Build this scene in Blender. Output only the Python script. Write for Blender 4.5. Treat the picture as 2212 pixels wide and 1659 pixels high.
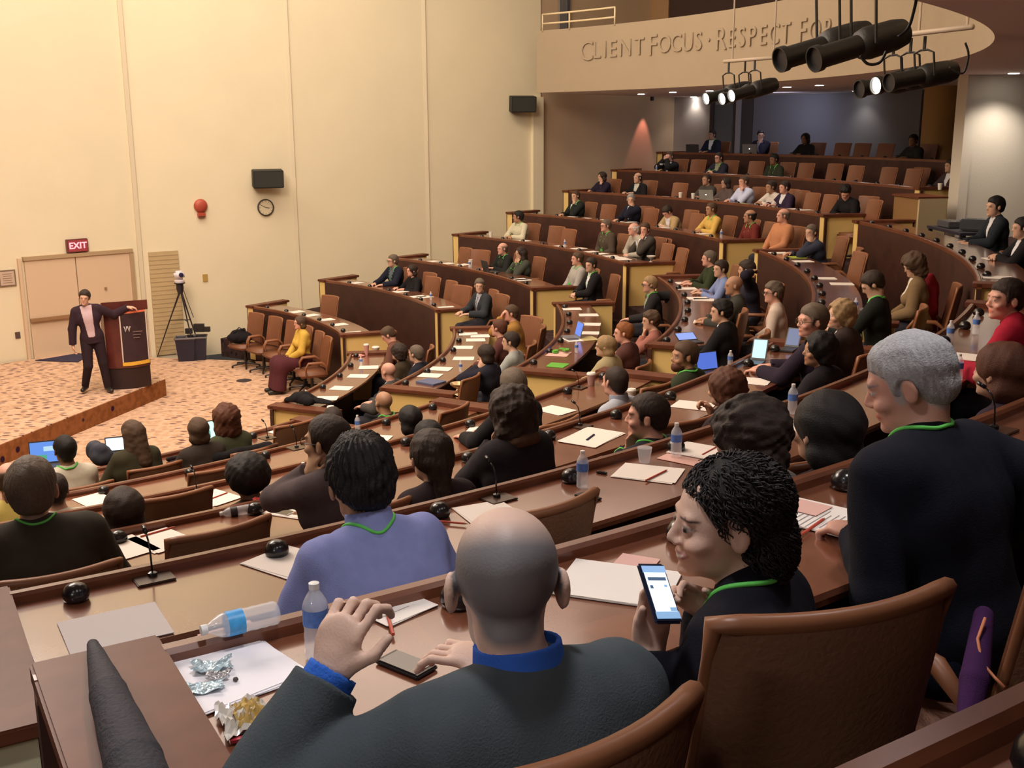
import bpy, bmesh, math, random, time
import numpy as np
from mathutils import Vector, Matrix, Euler
T0 = time.time()
for o in list(bpy.data.objects):
    bpy.data.objects.remove(o)
scene = bpy.context.scene
COL = scene.collection
PI = math.pi
# ------------------------------------------------------------------ camera
FPX, PITCH, ROLL, EYE = 2368.25, 0.23006, -0.005379, 4.5
FW = np.array([0.0, math.cos(PITCH), -math.sin(PITCH)])
UPV = np.array([0.0, math.sin(PITCH), math.cos(PITCH)])
RT = np.array([1.0, 0.0, 0.0])
CR = RT * math.cos(ROLL) + UPV * math.sin(ROLL)
CU = -RT * math.sin(ROLL) + UPV * math.cos(ROLL)
cd = bpy.data.cameras.new('camera')
cam = bpy.data.objects.new('camera', cd)
COL.objects.link(cam)
cd.sensor_fit = 'HORIZONTAL'; cd.sensor_width = 36.0
cd.lens = FPX / 2212 * 36.0
cd.clip_start = 0.05; cd.clip_end = 120
cam.matrix_world = Matrix(((CR[0], CU[0], -FW[0], 0), (CR[1], CU[1], -FW[1], 0), (CR[2], CU[2], -FW[2], EYE), (0, 0, 0, 1)))
scene.camera = cam
scene.view_settings.view_transform = 'Standard'
scene.view_settings.look = 'None'
scene.view_settings.gamma = 1
scene.view_settings.exposure = 0.0
w = bpy.data.worlds.new('world'); scene.world = w; w.use_nodes = True
w.node_tree.nodes['Background'].inputs[0].default_value = (1.0, 0.86, 0.72, 1)
w.node_tree.nodes['Background'].inputs[1].default_value = 0.05
CC = np.array([-9.246, 16.1115])       # centre of the curved desk rows
ROW = 'ABCDEFGH'
RR = dict(zip(ROW, [6.751, 8.366, 9.992, 11.610, 13.216, 14.844, 16.426, 17.899]))
HH = dict(zip(ROW, [EYE - v for v in [3.414, 3.044, 2.702, 2.307, 1.911, 1.477, 1.030, 0.629]]))
TF = {k: v - 0.76 for k, v in HH.items()}   # tier floor heights
DT = {k: v - 0.035 for k, v in HH.items()}  # desktop heights

def ray(px, py):
    return FW + (px - 1106) / FPX * CR - (py - 829.5) / FPX * CU
def at(px, py, z):
    d = ray(px, py); t = (z - EYE) / d[2]
    return np.array([d[0] * t, d[1] * t, z])
def aty(px, py, y):
    d = ray(px, py); t = y / d[1]
    return np.array([d[0] * t, y, EYE + d[2] * t])
def atcyl(px, py, R):
    d = ray(px, py); cx, cy = CC
    A = d[0]**2 + d[1]**2; B = -2 * (d[0] * cx + d[1] * cy); c_ = cx * cx + cy * cy - R * R
    q = max(0.0, B * B - 4 * A * c_)
    out = []
    for s in (-1, 1):
        t = (-B + s * math.sqrt(q)) / (2 * A)
        out.append(np.array([d[0] * t, d[1] * t, EYE + d[2] * t]))
    return out
def polar(p):
    dx, dy = p[0] - CC[0], p[1] - CC[1]
    return math.hypot(dx, dy), math.degrees(math.atan2(dy, dx))
def pol(R, a, z=0.0):
    return np.array([CC[0] + R * math.cos(math.radians(a)), CC[1] + R * math.sin(math.radians(a)), z])

# ------------------------------------------------------------------ lights
def area(loc, tgt, sx, sy, power, col, spread=180):
    l = bpy.data.lights.new('area_light', 'AREA'); l.shape = 'RECTANGLE'; l.size = sx; l.size_y = sy
    l.energy = power; l.color = col; l.spread = math.radians(spread)
    o = bpy.data.objects.new('area_light', l); COL.objects.link(o)
    o.location = loc; o.rotation_euler = (Vector(tgt) - Vector(loc)).to_track_quat('-Z', 'Y').to_euler()
    return o
def spot(loc, tgt, power, col, ang=60, blend=.6, rad=.06):
    l = bpy.data.lights.new('spot_light', 'SPOT'); l.energy = power; l.color = col
    l.spot_size = math.radians(ang); l.spot_blend = blend; l.shadow_soft_size = rad
    o = bpy.data.objects.new('spot_light', l); COL.objects.link(o)
    o.location = loc; o.rotation_euler = (Vector(tgt) - Vector(loc)).to_track_quat('-Z', 'Y').to_euler()
    return o
WARM = (1.0, 0.80, 0.52)
# ceiling wash over the stage and the left wall
area((-8.5, 15.5, 12.1), (-7.5, 21.0, 5.5), 8, 2.5, 620, (1.0, 0.87, 0.75))
area((-4.2, 18.5, 12.1), (-2.8, 24.6, 5.5), 7, 2.0, 580, (1.0, 0.85, 0.66))
# stage light from the front
area((-5.5, 10.5, 9.3), (-7.0, 18.0, 0.5), 3, 2, 190, (1.0, 0.78, 0.68), 110)
# house light over the bowl, with two added fills
area((-4.5, 6.0, 9.3), (0.5, 15.5, 1.2), 5, 3, 380, (1.0, 0.80, 0.60), 130)  # added frontal fill that brightens the desk end panels and faces
area((-3.5, 11.5, 9.6), (-3.5, 12.0, 0), 9, 8, 620, (1.0, 0.80, 0.66))
area((-6.0, 9.0, 9.0), (0.0, 3.5, 3.2), 4, 3, 260, (1.0, 0.86, 0.78), 130)  # added fill that brightens faces in the near block
area((0.5, 20.0, 9.6), (0.5, 20.0, 0), 6, 6, 200, (1.0, 0.76, 0.60))
# ------------------------------------------------------------------ materials
MATS = {}
def nt_new(name):
    m = bpy.data.materials.new(name); m.use_nodes = True
    n = m.node_tree; b = n.nodes['Principled BSDF']
    return m, n, b
def mat(name, col, rough=.6, metal=0.0, spec=.5, noise=None, bump=None, emit=None, trans=0.0, alpha=1.0, coat=0.0, sheen=0.0):
    """plain surface, noise=(scale, amount) varies the colour, bump=(scale, strength)"""
    if name in MATS: return MATS[name]
    m, n, b = nt_new(name)
    b.inputs['Base Color'].default_value = (*col, 1)
    b.inputs['Roughness'].default_value = rough
    b.inputs['Metallic'].default_value = metal
    b.inputs['Specular IOR Level'].default_value = spec
    b.inputs['Coat Weight'].default_value = coat
    if sheen: b.inputs['Sheen Weight'].default_value = sheen
    if trans: b.inputs['Transmission Weight'].default_value = trans
    if emit: b.inputs['Emission Color'].default_value = (*emit[:3], 1); b.inputs['Emission Strength'].default_value = emit[3]
    tc = n.nodes.new('ShaderNodeTexCoord')
    if noise:
        nz = n.nodes.new('ShaderNodeTexNoise'); nz.inputs['Scale'].default_value = noise[0]; nz.inputs['Detail'].default_value = 3
        n.links.new(tc.outputs['Object'], nz.inputs['Vector'])
        mx = n.nodes.new('ShaderNodeMix'); mx.data_type = 'RGBA'
        k = noise[1]
        mx.inputs[6].default_value = (*[max(0, c * (1 - k)) for c in col], 1)
        mx.inputs[7].default_value = (*[min(1, c * (1 + k)) for c in col], 1)
        n.links.new(nz.outputs['Fac'], mx.inputs[0]); n.links.new(mx.outputs[2], b.inputs['Base Color'])
    if bump:
        nb = n.nodes.new('ShaderNodeTexNoise'); nb.inputs['Scale'].default_value = bump[0]; nb.inputs['Detail'].default_value = 4
        n.links.new(tc.outputs['Object'], nb.inputs['Vector'])
        bp = n.nodes.new('ShaderNodeBump'); bp.inputs['Strength'].default_value = bump[1]; bp.inputs['Distance'].default_value = .01
        n.links.new(nb.outputs['Fac'], bp.inputs['Height']); n.links.new(bp.outputs[0], b.inputs['Normal'])
    MATS[name] = m
    return m
def wood(name, c1, c2, rough=.3, scale=(3, 3, 40), coat=0.0, spec=.5):
    m, n, b = nt_new(name); b.inputs['Specular IOR Level'].default_value = spec
    tc = n.nodes.new('ShaderNodeTexCoord'); mp = n.nodes.new('ShaderNodeMapping'); mp.inputs['Scale'].default_value = scale
    nz = n.nodes.new('ShaderNodeTexNoise'); nz.inputs['Scale'].default_value = 2.0; nz.inputs['Detail'].default_value = 5; nz.inputs['Distortion'].default_value = .6
    n.links.new(tc.outputs['Object'], mp.inputs[0]); n.links.new(mp.outputs[0], nz.inputs['Vector'])
    cr = n.nodes.new('ShaderNodeValToRGB'); cr.color_ramp.elements[0].color = (*c1, 1); cr.color_ramp.elements[1].color = (*c2, 1)
    cr.color_ramp.elements[0].position = .3; cr.color_ramp.elements[1].position = .7
    n.links.new(nz.outputs['Fac'], cr.inputs[0]); n.links.new(cr.outputs[0], b.inputs['Base Color'])
    b.inputs['Roughness'].default_value = rough; b.inputs['Coat Weight'].default_value = coat
    b.inputs['Coat Roughness'].default_value = .13
    MATS[name] = m
    return m
def carpet(name, base, base2, dark, sc=2.6, thr=.16, stretch=(1, 3.2, 1)):
    m, n, b = nt_new(name)
    tc = n.nodes.new('ShaderNodeTexCoord'); mp = n.nodes.new('ShaderNodeMapping'); mp.inputs['Scale'].default_value = stretch
    mp.inputs['Rotation'].default_value = (0, 0, .12)
    vo = n.nodes.new('ShaderNodeTexVoronoi'); vo.inputs['Scale'].default_value = sc; vo.inputs['Randomness'].default_value = .55
    n.links.new(tc.outputs['Object'], mp.inputs[0]); n.links.new(mp.outputs[0], vo.inputs['Vector'])
    nz = n.nodes.new('ShaderNodeTexNoise'); nz.inputs['Scale'].default_value = 9; nz.inputs['Detail'].default_value = 5
    n.links.new(tc.outputs['Object'], nz.inputs['Vector'])
    mx = n.nodes.new('ShaderNodeMix'); mx.data_type = 'RGBA'; mx.inputs[6].default_value = (*base, 1); mx.inputs[7].default_value = (*base2, 1)
    c0 = n.nodes.new('ShaderNodeValToRGB'); c0.color_ramp.elements[0].position = .42; c0.color_ramp.elements[1].position = .6
    n.links.new(nz.outputs['Fac'], c0.inputs[0]); n.links.new(c0.outputs[0], mx.inputs[0])
    cr = n.nodes.new('ShaderNodeValToRGB'); cr.color_ramp.elements[0].color = (1, 1, 1, 1); cr.color_ramp.elements[1].color = (0, 0, 0, 1)
    cr.color_ramp.elements[0].position = thr; cr.color_ramp.elements[1].position = thr + .05
    n.links.new(vo.outputs['Distance'], cr.inputs[0])
    m2 = n.nodes.new('ShaderNodeMix'); m2.data_type = 'RGBA'; m2.inputs[7].default_value = (*dark, 1)
    n.links.new(mx.outputs[2], m2.inputs[6]); n.links.new(cr.outputs[0], m2.inputs[0])
    n.links.new(m2.outputs[2], b.inputs['Base Color']); b.inputs['Roughness'].default_value = .95; b.inputs['Specular IOR Level'].default_value = .1
    MATS[name] = m
    return m
# ------------------------------------------------------------------ mesh helpers
class MB:
    def __init__(s): s.v = []; s.f = []
    def add(s, vs, fs):
        k = len(s.v); s.v += [tuple(float(c) for c in v) for v in vs]; s.f += [tuple(i + k for i in f) for f in fs]; return s
    def box(s, c, d, rz=0.0, M=None):
        x, y, z = d[0] / 2, d[1] / 2, d[2] / 2
        vs = [Vector((sx * x, sy * y, sz * z)) for sx in (-1, 1) for sy in (-1, 1) for sz in (-1, 1)]
        R = Matrix.Rotation(rz, 3, 'Z') if M is None else M
        vs = [R @ v + Vector(c) for v in vs]
        return s.add(vs, [(0, 1, 3, 2), (4, 6, 7, 5), (0, 4, 5, 1), (2, 3, 7, 6), (0, 2, 6, 4), (1, 5, 7, 3)])
    def prism(s, poly, z0, z1):
        n = len(poly); vs = [(x, y, z0) for x, y in poly] + [(x, y, z1) for x, y in poly]
        fs = [tuple(range(n - 1, -1, -1)), tuple(range(n, 2 * n))] + [(i, (i + 1) % n, n + (i + 1) % n, n + i) for i in range(n)]
        return s.add(vs, fs)
    def tube(s, pts, r, n=8, cap=True):
        pts = [Vector([float(c) for c in p]) for p in pts]; rs = r if isinstance(r, (list, tuple)) else [r] * len(pts)
        rings = []; prev = None
        for i, p in enumerate(pts):
            t = (pts[min(i + 1, len(pts) - 1)] - pts[max(i - 1, 0)]).normalized()
            if prev is None:
                a = Vector((0, 0, 1)) if abs(t.z) < .9 else Vector((1, 0, 0)); u = t.cross(a).normalized()
            else:
                u = (prev - t * prev.dot(t)).normalized()
            prev = u; v = t.cross(u)
            rings.append([p + (u * math.cos(2 * PI * k / n) + v * math.sin(2 * PI * k / n)) * rs[i] for k in range(n)])
        vs = [q for rg in rings for q in rg]; fs = []
        for i in range(len(pts) - 1):
            for k in range(n):
                fs.append((i * n + k, i * n + (k + 1) % n, (i + 1) * n + (k + 1) % n, (i + 1) * n + k))
        if cap: fs += [tuple(range(n - 1, -1, -1)), tuple((len(pts) - 1) * n + k for k in range(n))]
        return s.add(vs, fs)
    def lathe(s, prof, n=20, M=None, off=(0, 0, 0)):
        vs = []; fs = []; o = Vector(off)
        for r, z in prof:
            for k in range(n):
                v = Vector((r * math.cos(2 * PI * k / n), r * math.sin(2 * PI * k / n), z))
                if M is not None: v = M @ v
                vs.append(v + o)
        for i in range(len(prof) - 1):
            for k in range(n): fs.append((i * n + k, i * n + (k + 1) % n, (i + 1) * n + (k + 1) % n, (i + 1) * n + k))
        fs += [tuple(range(n - 1, -1, -1)), tuple((len(prof) - 1) * n + k for k in range(n))]
        return s.add(vs, fs)
    def sweep(s, prof, a0, a1, cx=None, step=1.0, r0=0.0):
        """closed profile of (radius, z) swept about the centre of the rows"""
        cx = CC if cx is None else cx
        n = max(2, int(abs(a1 - a0) / step) + 1); m = len(prof); vs = []; fs = []
        for i in range(n):
            a = math.radians(a0 + (a1 - a0) * i / (n - 1))
            for r, z in prof: vs.append((cx[0] + (r + r0) * math.cos(a), cx[1] + (r + r0) * math.sin(a), z))
        for i in range(n - 1):
            for k in range(m): fs.append((i * m + k, i * m + (k + 1) % m, (i + 1) * m + (k + 1) % m, (i + 1) * m + k))
        fs += [tuple(range(m - 1, -1, -1)), tuple((n - 1) * m + k for k in range(m))]
        return s.add(vs, fs)
    def build(s, name, m, parent=None, smooth=False, bevel=0.0, auto=None):
        me = bpy.data.meshes.new(name); me.from_pydata(s.v, [], s.f); me.materials.append(m)
        bm = bmesh.new(); bm.from_mesh(me); bmesh.ops.recalc_face_normals(bm, faces=bm.faces)
        if bevel: bmesh.ops.bevel(bm, geom=[e for e in bm.edges if len(e.link_faces) == 2 and e.calc_face_angle(0) > .5], offset=bevel, segments=2, affect='EDGES', clamp_overlap=True)
        bm.to_mesh(me); bm.free()
        if smooth: me.shade_smooth()
        if auto: me.shade_smooth(); me.set_sharp_from_angle(angle=math.radians(auto))
        o = bpy.data.objects.new(name, me); COL.objects.link(o)
        if parent is not None: o.parent = parent
        return o
def empty(name, loc, rz=0.0):
    o = bpy.data.objects.new(name, None); o.empty_display_size = .05; COL.objects.link(o); o.location = [float(c) for c in loc]; o.rotation_euler = (0, 0, rz); return o
def tag(o, label=None, cat=None, group=None, kind=None):
    if label: o['label'] = label
    if cat: o['category'] = cat
    if group: o['group'] = group
    if kind: o['kind'] = kind
    return o
def struct(o):
    o['kind'] = 'structure'; return o
KIDS = {}
def copy_tree(o, parent=None):
    c = o.copy(); COL.objects.link(c)
    if parent is not None: c.parent = parent
    for ch in list(o.children): copy_tree(ch, c)
    return c
# ------------------------------------------------------------------ solid fields -> smooth meshes
def smin(a, b, k):
    h = np.clip(.5 + .5 * (b - a) / k, 0, 1)
    return b + (a - b) * h - k * h * (1 - h)
class Field:
    def __init__(s, lo, hi, h):
        s.h = h; s.o = np.array(lo, np.float32); s.n = np.ceil((np.array(hi) - lo) / h).astype(int) + 1
        s.D = np.full(s.n, 1.0, np.float32)
        s.ax = [s.o[i] + h * np.arange(s.n[i], dtype=np.float32) for i in range(3)]
    def sl(s, lo, hi):
        a = np.maximum(0, np.floor((np.array(lo) - s.o) / s.h).astype(int)); b = np.minimum(s.n, np.ceil((np.array(hi) - s.o) / s.h).astype(int) + 1)
        return None if (b <= a).any() else tuple(slice(int(p), int(q)) for p, q in zip(a, b))
    def pts(s, w):
        return s.ax[0][w[0]][:, None, None], s.ax[1][w[1]][None, :, None], s.ax[2][w[2]][None, None, :]
    def put(s, w, d, k, mode='u'):
        if mode == 'u': s.D[w] = smin(s.D[w], d, k) if k else np.minimum(s.D[w], d)
        else: s.D[w] = -smin(-s.D[w], d, k)          # carve
    def cap(s, a, b, ra, rb=None, k=.02, cut=None, flat=None, mode='u'):
        """tapered capsule a->b; cut: keep only up to the plane at b; flat=(axis, factor)"""
        rb = ra if rb is None else rb
        a = np.array(a, np.float32); b = np.array(b, np.float32); m = max(.03, k * 1.5, 3 * s.h); R = max(ra, rb) + m
        w = s.sl(np.minimum(a, b) - R, np.maximum(a, b) + R)
        if w is None: return
        X, Y, Z = s.pts(w); x, y, z = X - a[0], Y - a[1], Z - a[2]; ab = b - a
        if flat is not None:
            f, fac = np.array(flat[0], np.float32), flat[1]
            q = (x * f[0] + y * f[1] + z * f[2]) * (fac - 1); x, y, z = x + f[0] * q, y + f[1] * q, z + f[2] * q
            ab = ab + f * (ab @ f) * (fac - 1)
        L2 = float(ab @ ab) + 1e-9
        t = np.clip((x * ab[0] + y * ab[1] + z * ab[2]) / L2, 0, 1)
        d = np.sqrt((x - ab[0] * t)**2 + (y - ab[1] * t)**2 + (z - ab[2] * t)**2) - (ra + (rb - ra) * t)
        if cut is not None:
            u = (b - a) / (np.linalg.norm(b - a) + 1e-9)
            d = np.maximum(d, (X - b[0]) * u[0] + (Y - b[1]) * u[1] + (Z - b[2]) * u[2] - cut)
        s.put(w, d, k, mode)
    def ell(s, c, r, M=None, k=.02, mode='u', keep=None):
        """ellipsoid with axes M (columns); keep(x,y,z) returns an extra local field to intersect with"""
        c = np.array(c, np.float32); r = np.array(r, np.float32); R = float(r.max()) + max(.03, k * 1.5, 3 * s.h)
        w = s.sl(c - R, c + R)
        if w is None: return
        X, Y, Z = s.pts(w); X, Y, Z = X - c[0], Y - c[1], Z - c[2]
        if M is not None:
            M = np.array(M, np.float32); X, Y, Z = (X * M[0, i] + Y * M[1, i] + Z * M[2, i] for i in range(3))
        q = np.sqrt((X / r[0])**2 + (Y / r[1])**2 + (Z / r[2])**2); g = np.sqrt((X / r[0]**2)**2 + (Y / r[1]**2)**2 + (Z / r[2]**2)**2)
        d = q * (q - 1) / (g + 1e-6)
        if keep is not None: d = np.maximum(d, keep(X, Y, Z))
        s.put(w, d, k, mode)
    def all(s):
        return s.ax[0][:, None, None], s.ax[1][None, :, None], s.ax[2][None, None, :]
def wob(X, Y, Z, sc, seed):
    r = np.random.RandomState(seed); out = 0
    for i in range(5):
        v = r.normal(size=3); v = v / np.linalg.norm(v) * sc * (.6 + .35 * i); out = out + np.sin(X * v[0] + Y * v[1] + Z * v[2] + r.uniform(0, 6)) / (1 + .4 * i)
    return out / 3
CORN = np.array([(i, j, k) for i in (0, 1) for j in (0, 1) for k in (0, 1)])
EDG = [(0, 1), (0, 2), (0, 4), (1, 3), (1, 5), (2, 3), (2, 6), (3, 7), (4, 5), (4, 6), (5, 7), (6, 7)]
def nets(D, o, h):
    S = D < 0
    if not S.any(): return np.zeros((0, 3)), np.zeros((0, 4), int)
    D = D.copy(); D[0], D[-1] = 1, 1; D[:, 0], D[:, -1] = 1, 1; D[:, :, 0], D[:, :, -1] = 1, 1; S = D < 0
    c = np.zeros(np.array(D.shape) - 1, np.uint8)
    for i, j, k in CORN: c += S[i:i + c.shape[0], j:j + c.shape[1], k:k + c.shape[2]]
    act = (c > 0) & (c < 8); idx = np.argwhere(act); vid = np.full(c.shape, -1, np.int32); vid[act] = np.arange(len(idx))
    vals = np.stack([D[idx[:, 0] + a, idx[:, 1] + b, idx[:, 2] + e] for a, b, e in CORN])
    acc = np.zeros((len(idx), 3)); cnt = np.zeros(len(idx))
    for a, b in EDG:
        va, vb = vals[a], vals[b]; m = (va < 0) != (vb < 0); t = np.where(m, va / np.where(m, va - vb, 1), 0)
        acc += m[:, None] * (CORN[a] + (CORN[b] - CORN[a]) * t[:, None]); cnt += m
    V = o + h * (idx + acc / cnt[:, None])
    F = []
    for axis in range(3):
        o1, o2 = (axis + 1) % 3, (axis + 2) % 3
        n = D.shape; sa = [slice(1, n[i] - 1) for i in range(3)]; sb = list(sa); sa[axis] = slice(0, n[axis] - 1); sb[axis] = slice(1, n[axis])
        A = S[tuple(sa)]; B = S[tuple(sb)]; q = np.argwhere(A != B)
        if len(q) == 0: continue
        sg = A[q[:, 0], q[:, 1], q[:, 2]]; base = q.copy(); base[:, o1] += 1; base[:, o2] += 1
        e1 = np.zeros(3, int); e1[o1] = 1; e2 = np.zeros(3, int); e2[o2] = 1
        g = lambda p: vid[p[:, 0], p[:, 1], p[:, 2]]
        quad = np.stack([g(base - e1 - e2), g(base - e2), g(base), g(base - e1)], 1)
        quad[~sg] = quad[~sg][:, ::-1]
        F.append(quad)
    return V, np.concatenate(F)
def np_mesh(name, V, F, m, col=None):
    me = bpy.data.meshes.new(name); nv, nf = len(V), len(F)
    me.vertices.add(nv); me.vertices.foreach_set('co', np.asarray(V, np.float32).ravel())
    me.loops.add(nf * 4); me.loops.foreach_set('vertex_index', np.asarray(F, np.int32).ravel())
    me.polygons.add(nf); me.polygons.foreach_set('loop_start', np.arange(0, nf * 4, 4, dtype=np.int32))
    me.update(); me.validate(); me.shade_smooth(); me.materials.append(m)
    if col is not None:
        a = me.color_attributes.new('tint', 'FLOAT_COLOR', 'POINT')
        c4 = np.ones((nv, 4), np.float32); c4[:, :3] = col; a.data.foreach_set('color', c4.ravel())
    return me
def fobj(name, D, o, h, m, parent=None, color=None):
    V, F = nets(D, o, h)
    if len(F) == 0: return None
    me = np_mesh(name, V, F, m, color(V) if color else None)
    ob = bpy.data.objects.new(name, me); COL.objects.link(ob)
    if parent is not None: ob.parent = parent
    return ob
def tint_mat(name, rough=.55, sss=0.0, bump=None):
    m, n, b = nt_new(name); a = n.nodes.new('ShaderNodeAttribute'); a.attribute_name = 'tint'
    n.links.new(a.outputs['Color'], b.inputs['Base Color']); b.inputs['Roughness'].default_value = rough
    b.inputs['Specular IOR Level'].default_value = .35
    if sss: b.inputs['Subsurface Weight'].default_value = sss; b.inputs['Subsurface Radius'].default_value = (.01, .004, .002); b.inputs['Subsurface Scale'].default_value = .5
    if bump:
        tc = n.nodes.new('ShaderNodeTexCoord'); nb = n.nodes.new('ShaderNodeTexNoise'); nb.inputs['Scale'].default_value = bump[0]
        n.links.new(tc.outputs['Object'], nb.inputs['Vector']); bp = n.nodes.new('ShaderNodeBump'); bp.inputs['Strength'].default_value = bump[1]; bp.inputs['Distance'].default_value = .002
        n.links.new(nb.outputs['Fac'], bp.inputs['Height']); n.links.new(bp.outputs[0], b.inputs['Normal'])
    MATS[name] = m
    return m
SKIN = tint_mat('skin', .5, 0.0, (220, .25))
# ------------------------------------------------------------------ people
def rotm(yaw, pitch=0.0, roll=0.0):
    """head axes: yaw left positive, pitch down positive (degrees)"""
    return np.array(Matrix.Rotation(math.radians(yaw), 3, 'Z') @ Matrix.Rotation(math.radians(-pitch), 3, 'X') @ Matrix.Rotation(math.radians(roll), 3, 'Y'))
def ik(S, T, l1, l2, hint):
    S, T, hint = (np.array(v, float) for v in (S, T, hint))
    d = T - S; L = np.linalg.norm(d); mx = (l1 + l2) * .995
    if L > mx: T = S + d / L * mx; d = T - S; L = mx
    a = (l1 * l1 - l2 * l2 + L * L) / (2 * L); hgt = math.sqrt(max(1e-6, l1 * l1 - a * a)); u = d / L
    p = hint - u * (hint @ u); p /= np.linalg.norm(p) + 1e-9
    return S + u * a + p * hgt, T
SK = {'fair': (.60, .36, .25), 'pink': (.66, .35, .26), 'tan': (.42, .23, .14), 'olive': (.50, .31, .20), 'brown': (.22, .11, .06), 'dark': (.12, .06, .04), 'pale': (.68, .46, .36)}
HC_ = {'black': (.012, .010, .010), 'dark': (.034, .022, .017), 'brown': (.085, .05, .03), 'auburn': (.10, .035, .018), 'ginger': (.25, .09, .03), 'blond': (.33, .22, .11), 'grey': (.26, .25, .24), 'silver': (.42, .42, .43), 'greybrown': (.13, .10, .075), 'white': (.6, .58, .54)}
def hairmat(c): return mat('hair_' + c, HC_[c], .6, spec=.3, noise=(140, .45), bump=(240, .35))
def cloth(col, name=None):
    key = 'cloth_%02x%02x%02x' % tuple(int(255 * min(1, max(0, c))**.45) for c in col)
    return mat(key, col, .85, spec=.2, noise=(30, .12), bump=(260, .25))

HAIRLINE = ([-.13, -.07, -.035, -.012, .004, .012, .032, .040, .06, .085, .12], [-.098, -.088, -.055, -.020, -.010, -.040, -.035, .030, .050, .060, .066])
def headhair(hc, M, style, hs, h, seed, hv=None):
    """returns the field of a head of hair around head centre hc with axes M"""
    big = dict(afro=.10, curly=.075, bigcurly=.10, long=.32, ponytail=.25, bob=.14, bun=.12, fur=.1).get(style, .04)
    lo = hc - .16 - big * np.array([.6, .6, 1]); hi = hc + .17 + big * .5
    F = Field(lo, hi, h)
    X, Y, Z = F.all(); x, y, z = X - hc[0], Y - hc[1], Z - hc[2]
    hv = np.ones(3) * hs if hv is None else hv
    lx, ly, lz = ((x * M[0, i] + y * M[1, i] + z * M[2, i]) / hv[i] for i in range(3))
    def el(c, r):
        a, b, g = (lx - c[0]) / r[0], (ly - c[1]) / r[1], (lz - c[2]) / r[2]
        q = np.sqrt(a * a + b * b + g * g); gg = np.sqrt((a / r[0])**2 + (b / r[1])**2 + (g / r[2])**2)
        return q * (q - 1) / (gg + 1e-6)
    def cp(a, b, ra, rb):
        a, b = np.array(a), np.array(b); ab = b - a; t = np.clip(((lx - a[0]) * ab[0] + (ly - a[1]) * ab[1] + (lz - a[2]) * ab[2]) / (ab @ ab), 0, 1)
        return np.sqrt((lx - a[0] - ab[0] * t)**2 + (ly - a[1] - ab[1] * t)**2 + (lz - a[2] - ab[2] * t)**2) - (ra + (rb - ra) * t)
    w = wob(lx, ly, lz, 90, seed); w2 = wob(lx, ly, lz, 230, seed + 9)
    if style not in ('curly', 'bigcurly', 'afro') and h < .01: w2 = w2 * .5 + np.sin(np.arctan2(lx, ly + .03 + .0 * lz) * 30 + w * 3) * 1.1
    line = np.interp(ly, *HAIRLINE); thin = .009 * (1 - np.clip((lz - line) / .035, 0, 1)); back = el((0, -.048, -.030), (.070, .062, .062))
    face = el((0, .095, -.03), (.056, .07, .105))
    if style in ('short', 'neat', 'side'):
        t = .013 if style != 'neat' else .009
        D = el((0, -.015, .032), (.077 + t, .098 + t, .090 + t * 1.3)); D = smin(D, back, .02) + w * .004 + w2 * .0015 + thin
        D = np.maximum(D, line - lz)
    elif style == 'tousled':
        D = smin(el((0, -.012, .036), (.093, .116, .110)), back, .02) + w * .009 + w2 * .003 + thin; D = np.maximum(D, line - .004 - lz)
    elif style == 'fringe':     # bald on top
        D = smin(el((0, -.017, .03), (.083, .104, .09)), back, .02) + w * .003 + thin * .6; D = np.maximum(np.maximum(D, line - lz), lz - .045 - .25 * np.maximum(0, -ly - .03))
    elif style == 'thinning':
        D = smin(el((0, -.017, .03), (.082, .103, .097)), back, .02) + w * .003 + w2 * .001 + thin * .6; D = np.maximum(D, line + np.where(ly > .03, .03, 0) - lz)
    elif style == 'afro':
        D = el((0, -.02, .035), (.125, .13, .125)) + w * .006 + w2 * .004; D = np.maximum(D, -face)
    elif style == 'curly':
        D = smin(el((0, -.02, .03), (.108, .12, .115)), el((0, -.05, -.045), (.10, .08, .09)), .03) + w * .011 + w2 * .005; D = np.maximum(D, -face)
    elif style == 'bigcurly':
        D = smin(el((0, -.02, .04), (.125, .135, .13)), el((0, -.05, -.08), (.125, .09, .12)), .03) + w * .013 + w2 * .006; D = np.maximum(D, -face)
    elif style == 'bob':
        D = smin(el((0, -.02, .03), (.098, .117, .105)), el((0, -.045, -.07), (.10, .075, .075)), .03) + w * .005; D = np.maximum(D, -face)
        D = np.maximum(D, -.125 - lz)
    elif style in ('long', 'ponytail'):
        D = el((0, -.018, .03), (.092, .114, .105))
        if style == 'long':
            D = smin(D, cp((-.062, -.03, .0), (-.085, -.03, -.24), .05, .04), .03); D = smin(D, cp((.062, -.03, .0), (.085, -.03, -.24), .05, .04), .03)
            D = smin(D, cp((0, -.07, 0), (0, -.10, -.28), .08, .07), .04)
        else:
            D = np.maximum(D, line - lz - .006); D = smin(D, cp((0, -.10, .02), (0, -.135, -.19), .035, .03), .02)
            D = smin(D, cp((0, -.08, -.02), (0, -.09, -.06), .06, .05), .03)
        D = D + w * .005 + w2 * .002; D = np.maximum(D, -face)
    elif style == 'bun':
        D = smin(el((0, -.017, .032), (.089, .110, .103)), el((0, -.125, .05), (.045, .04, .045)), .015) + w * .003; D = np.maximum(np.maximum(D, -face), line - lz - .004)
    elif style == 'goatee':
        D = el((0, .062, -.095), (.04, .035, .032)) + w2 * .002
    elif style == 'beard':
        D = smin(el((0, .040, -.085), (.062, .062, .045)), el((0, .07, -.1), (.03, .03, .03)), .02) + w2 * .0015; D = np.maximum(D, lz + .045 + .02 * (ly > .1))
    else: return None
    # keep the ears clear
    if style in ('short', 'neat', 'side', 'fringe', 'thinning', 'bun', 'tousled'):
        for sx in (-1, 1): D = np.maximum(D, -el((sx * .085, .002, -.012), (.02, .026, .036)))
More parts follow.
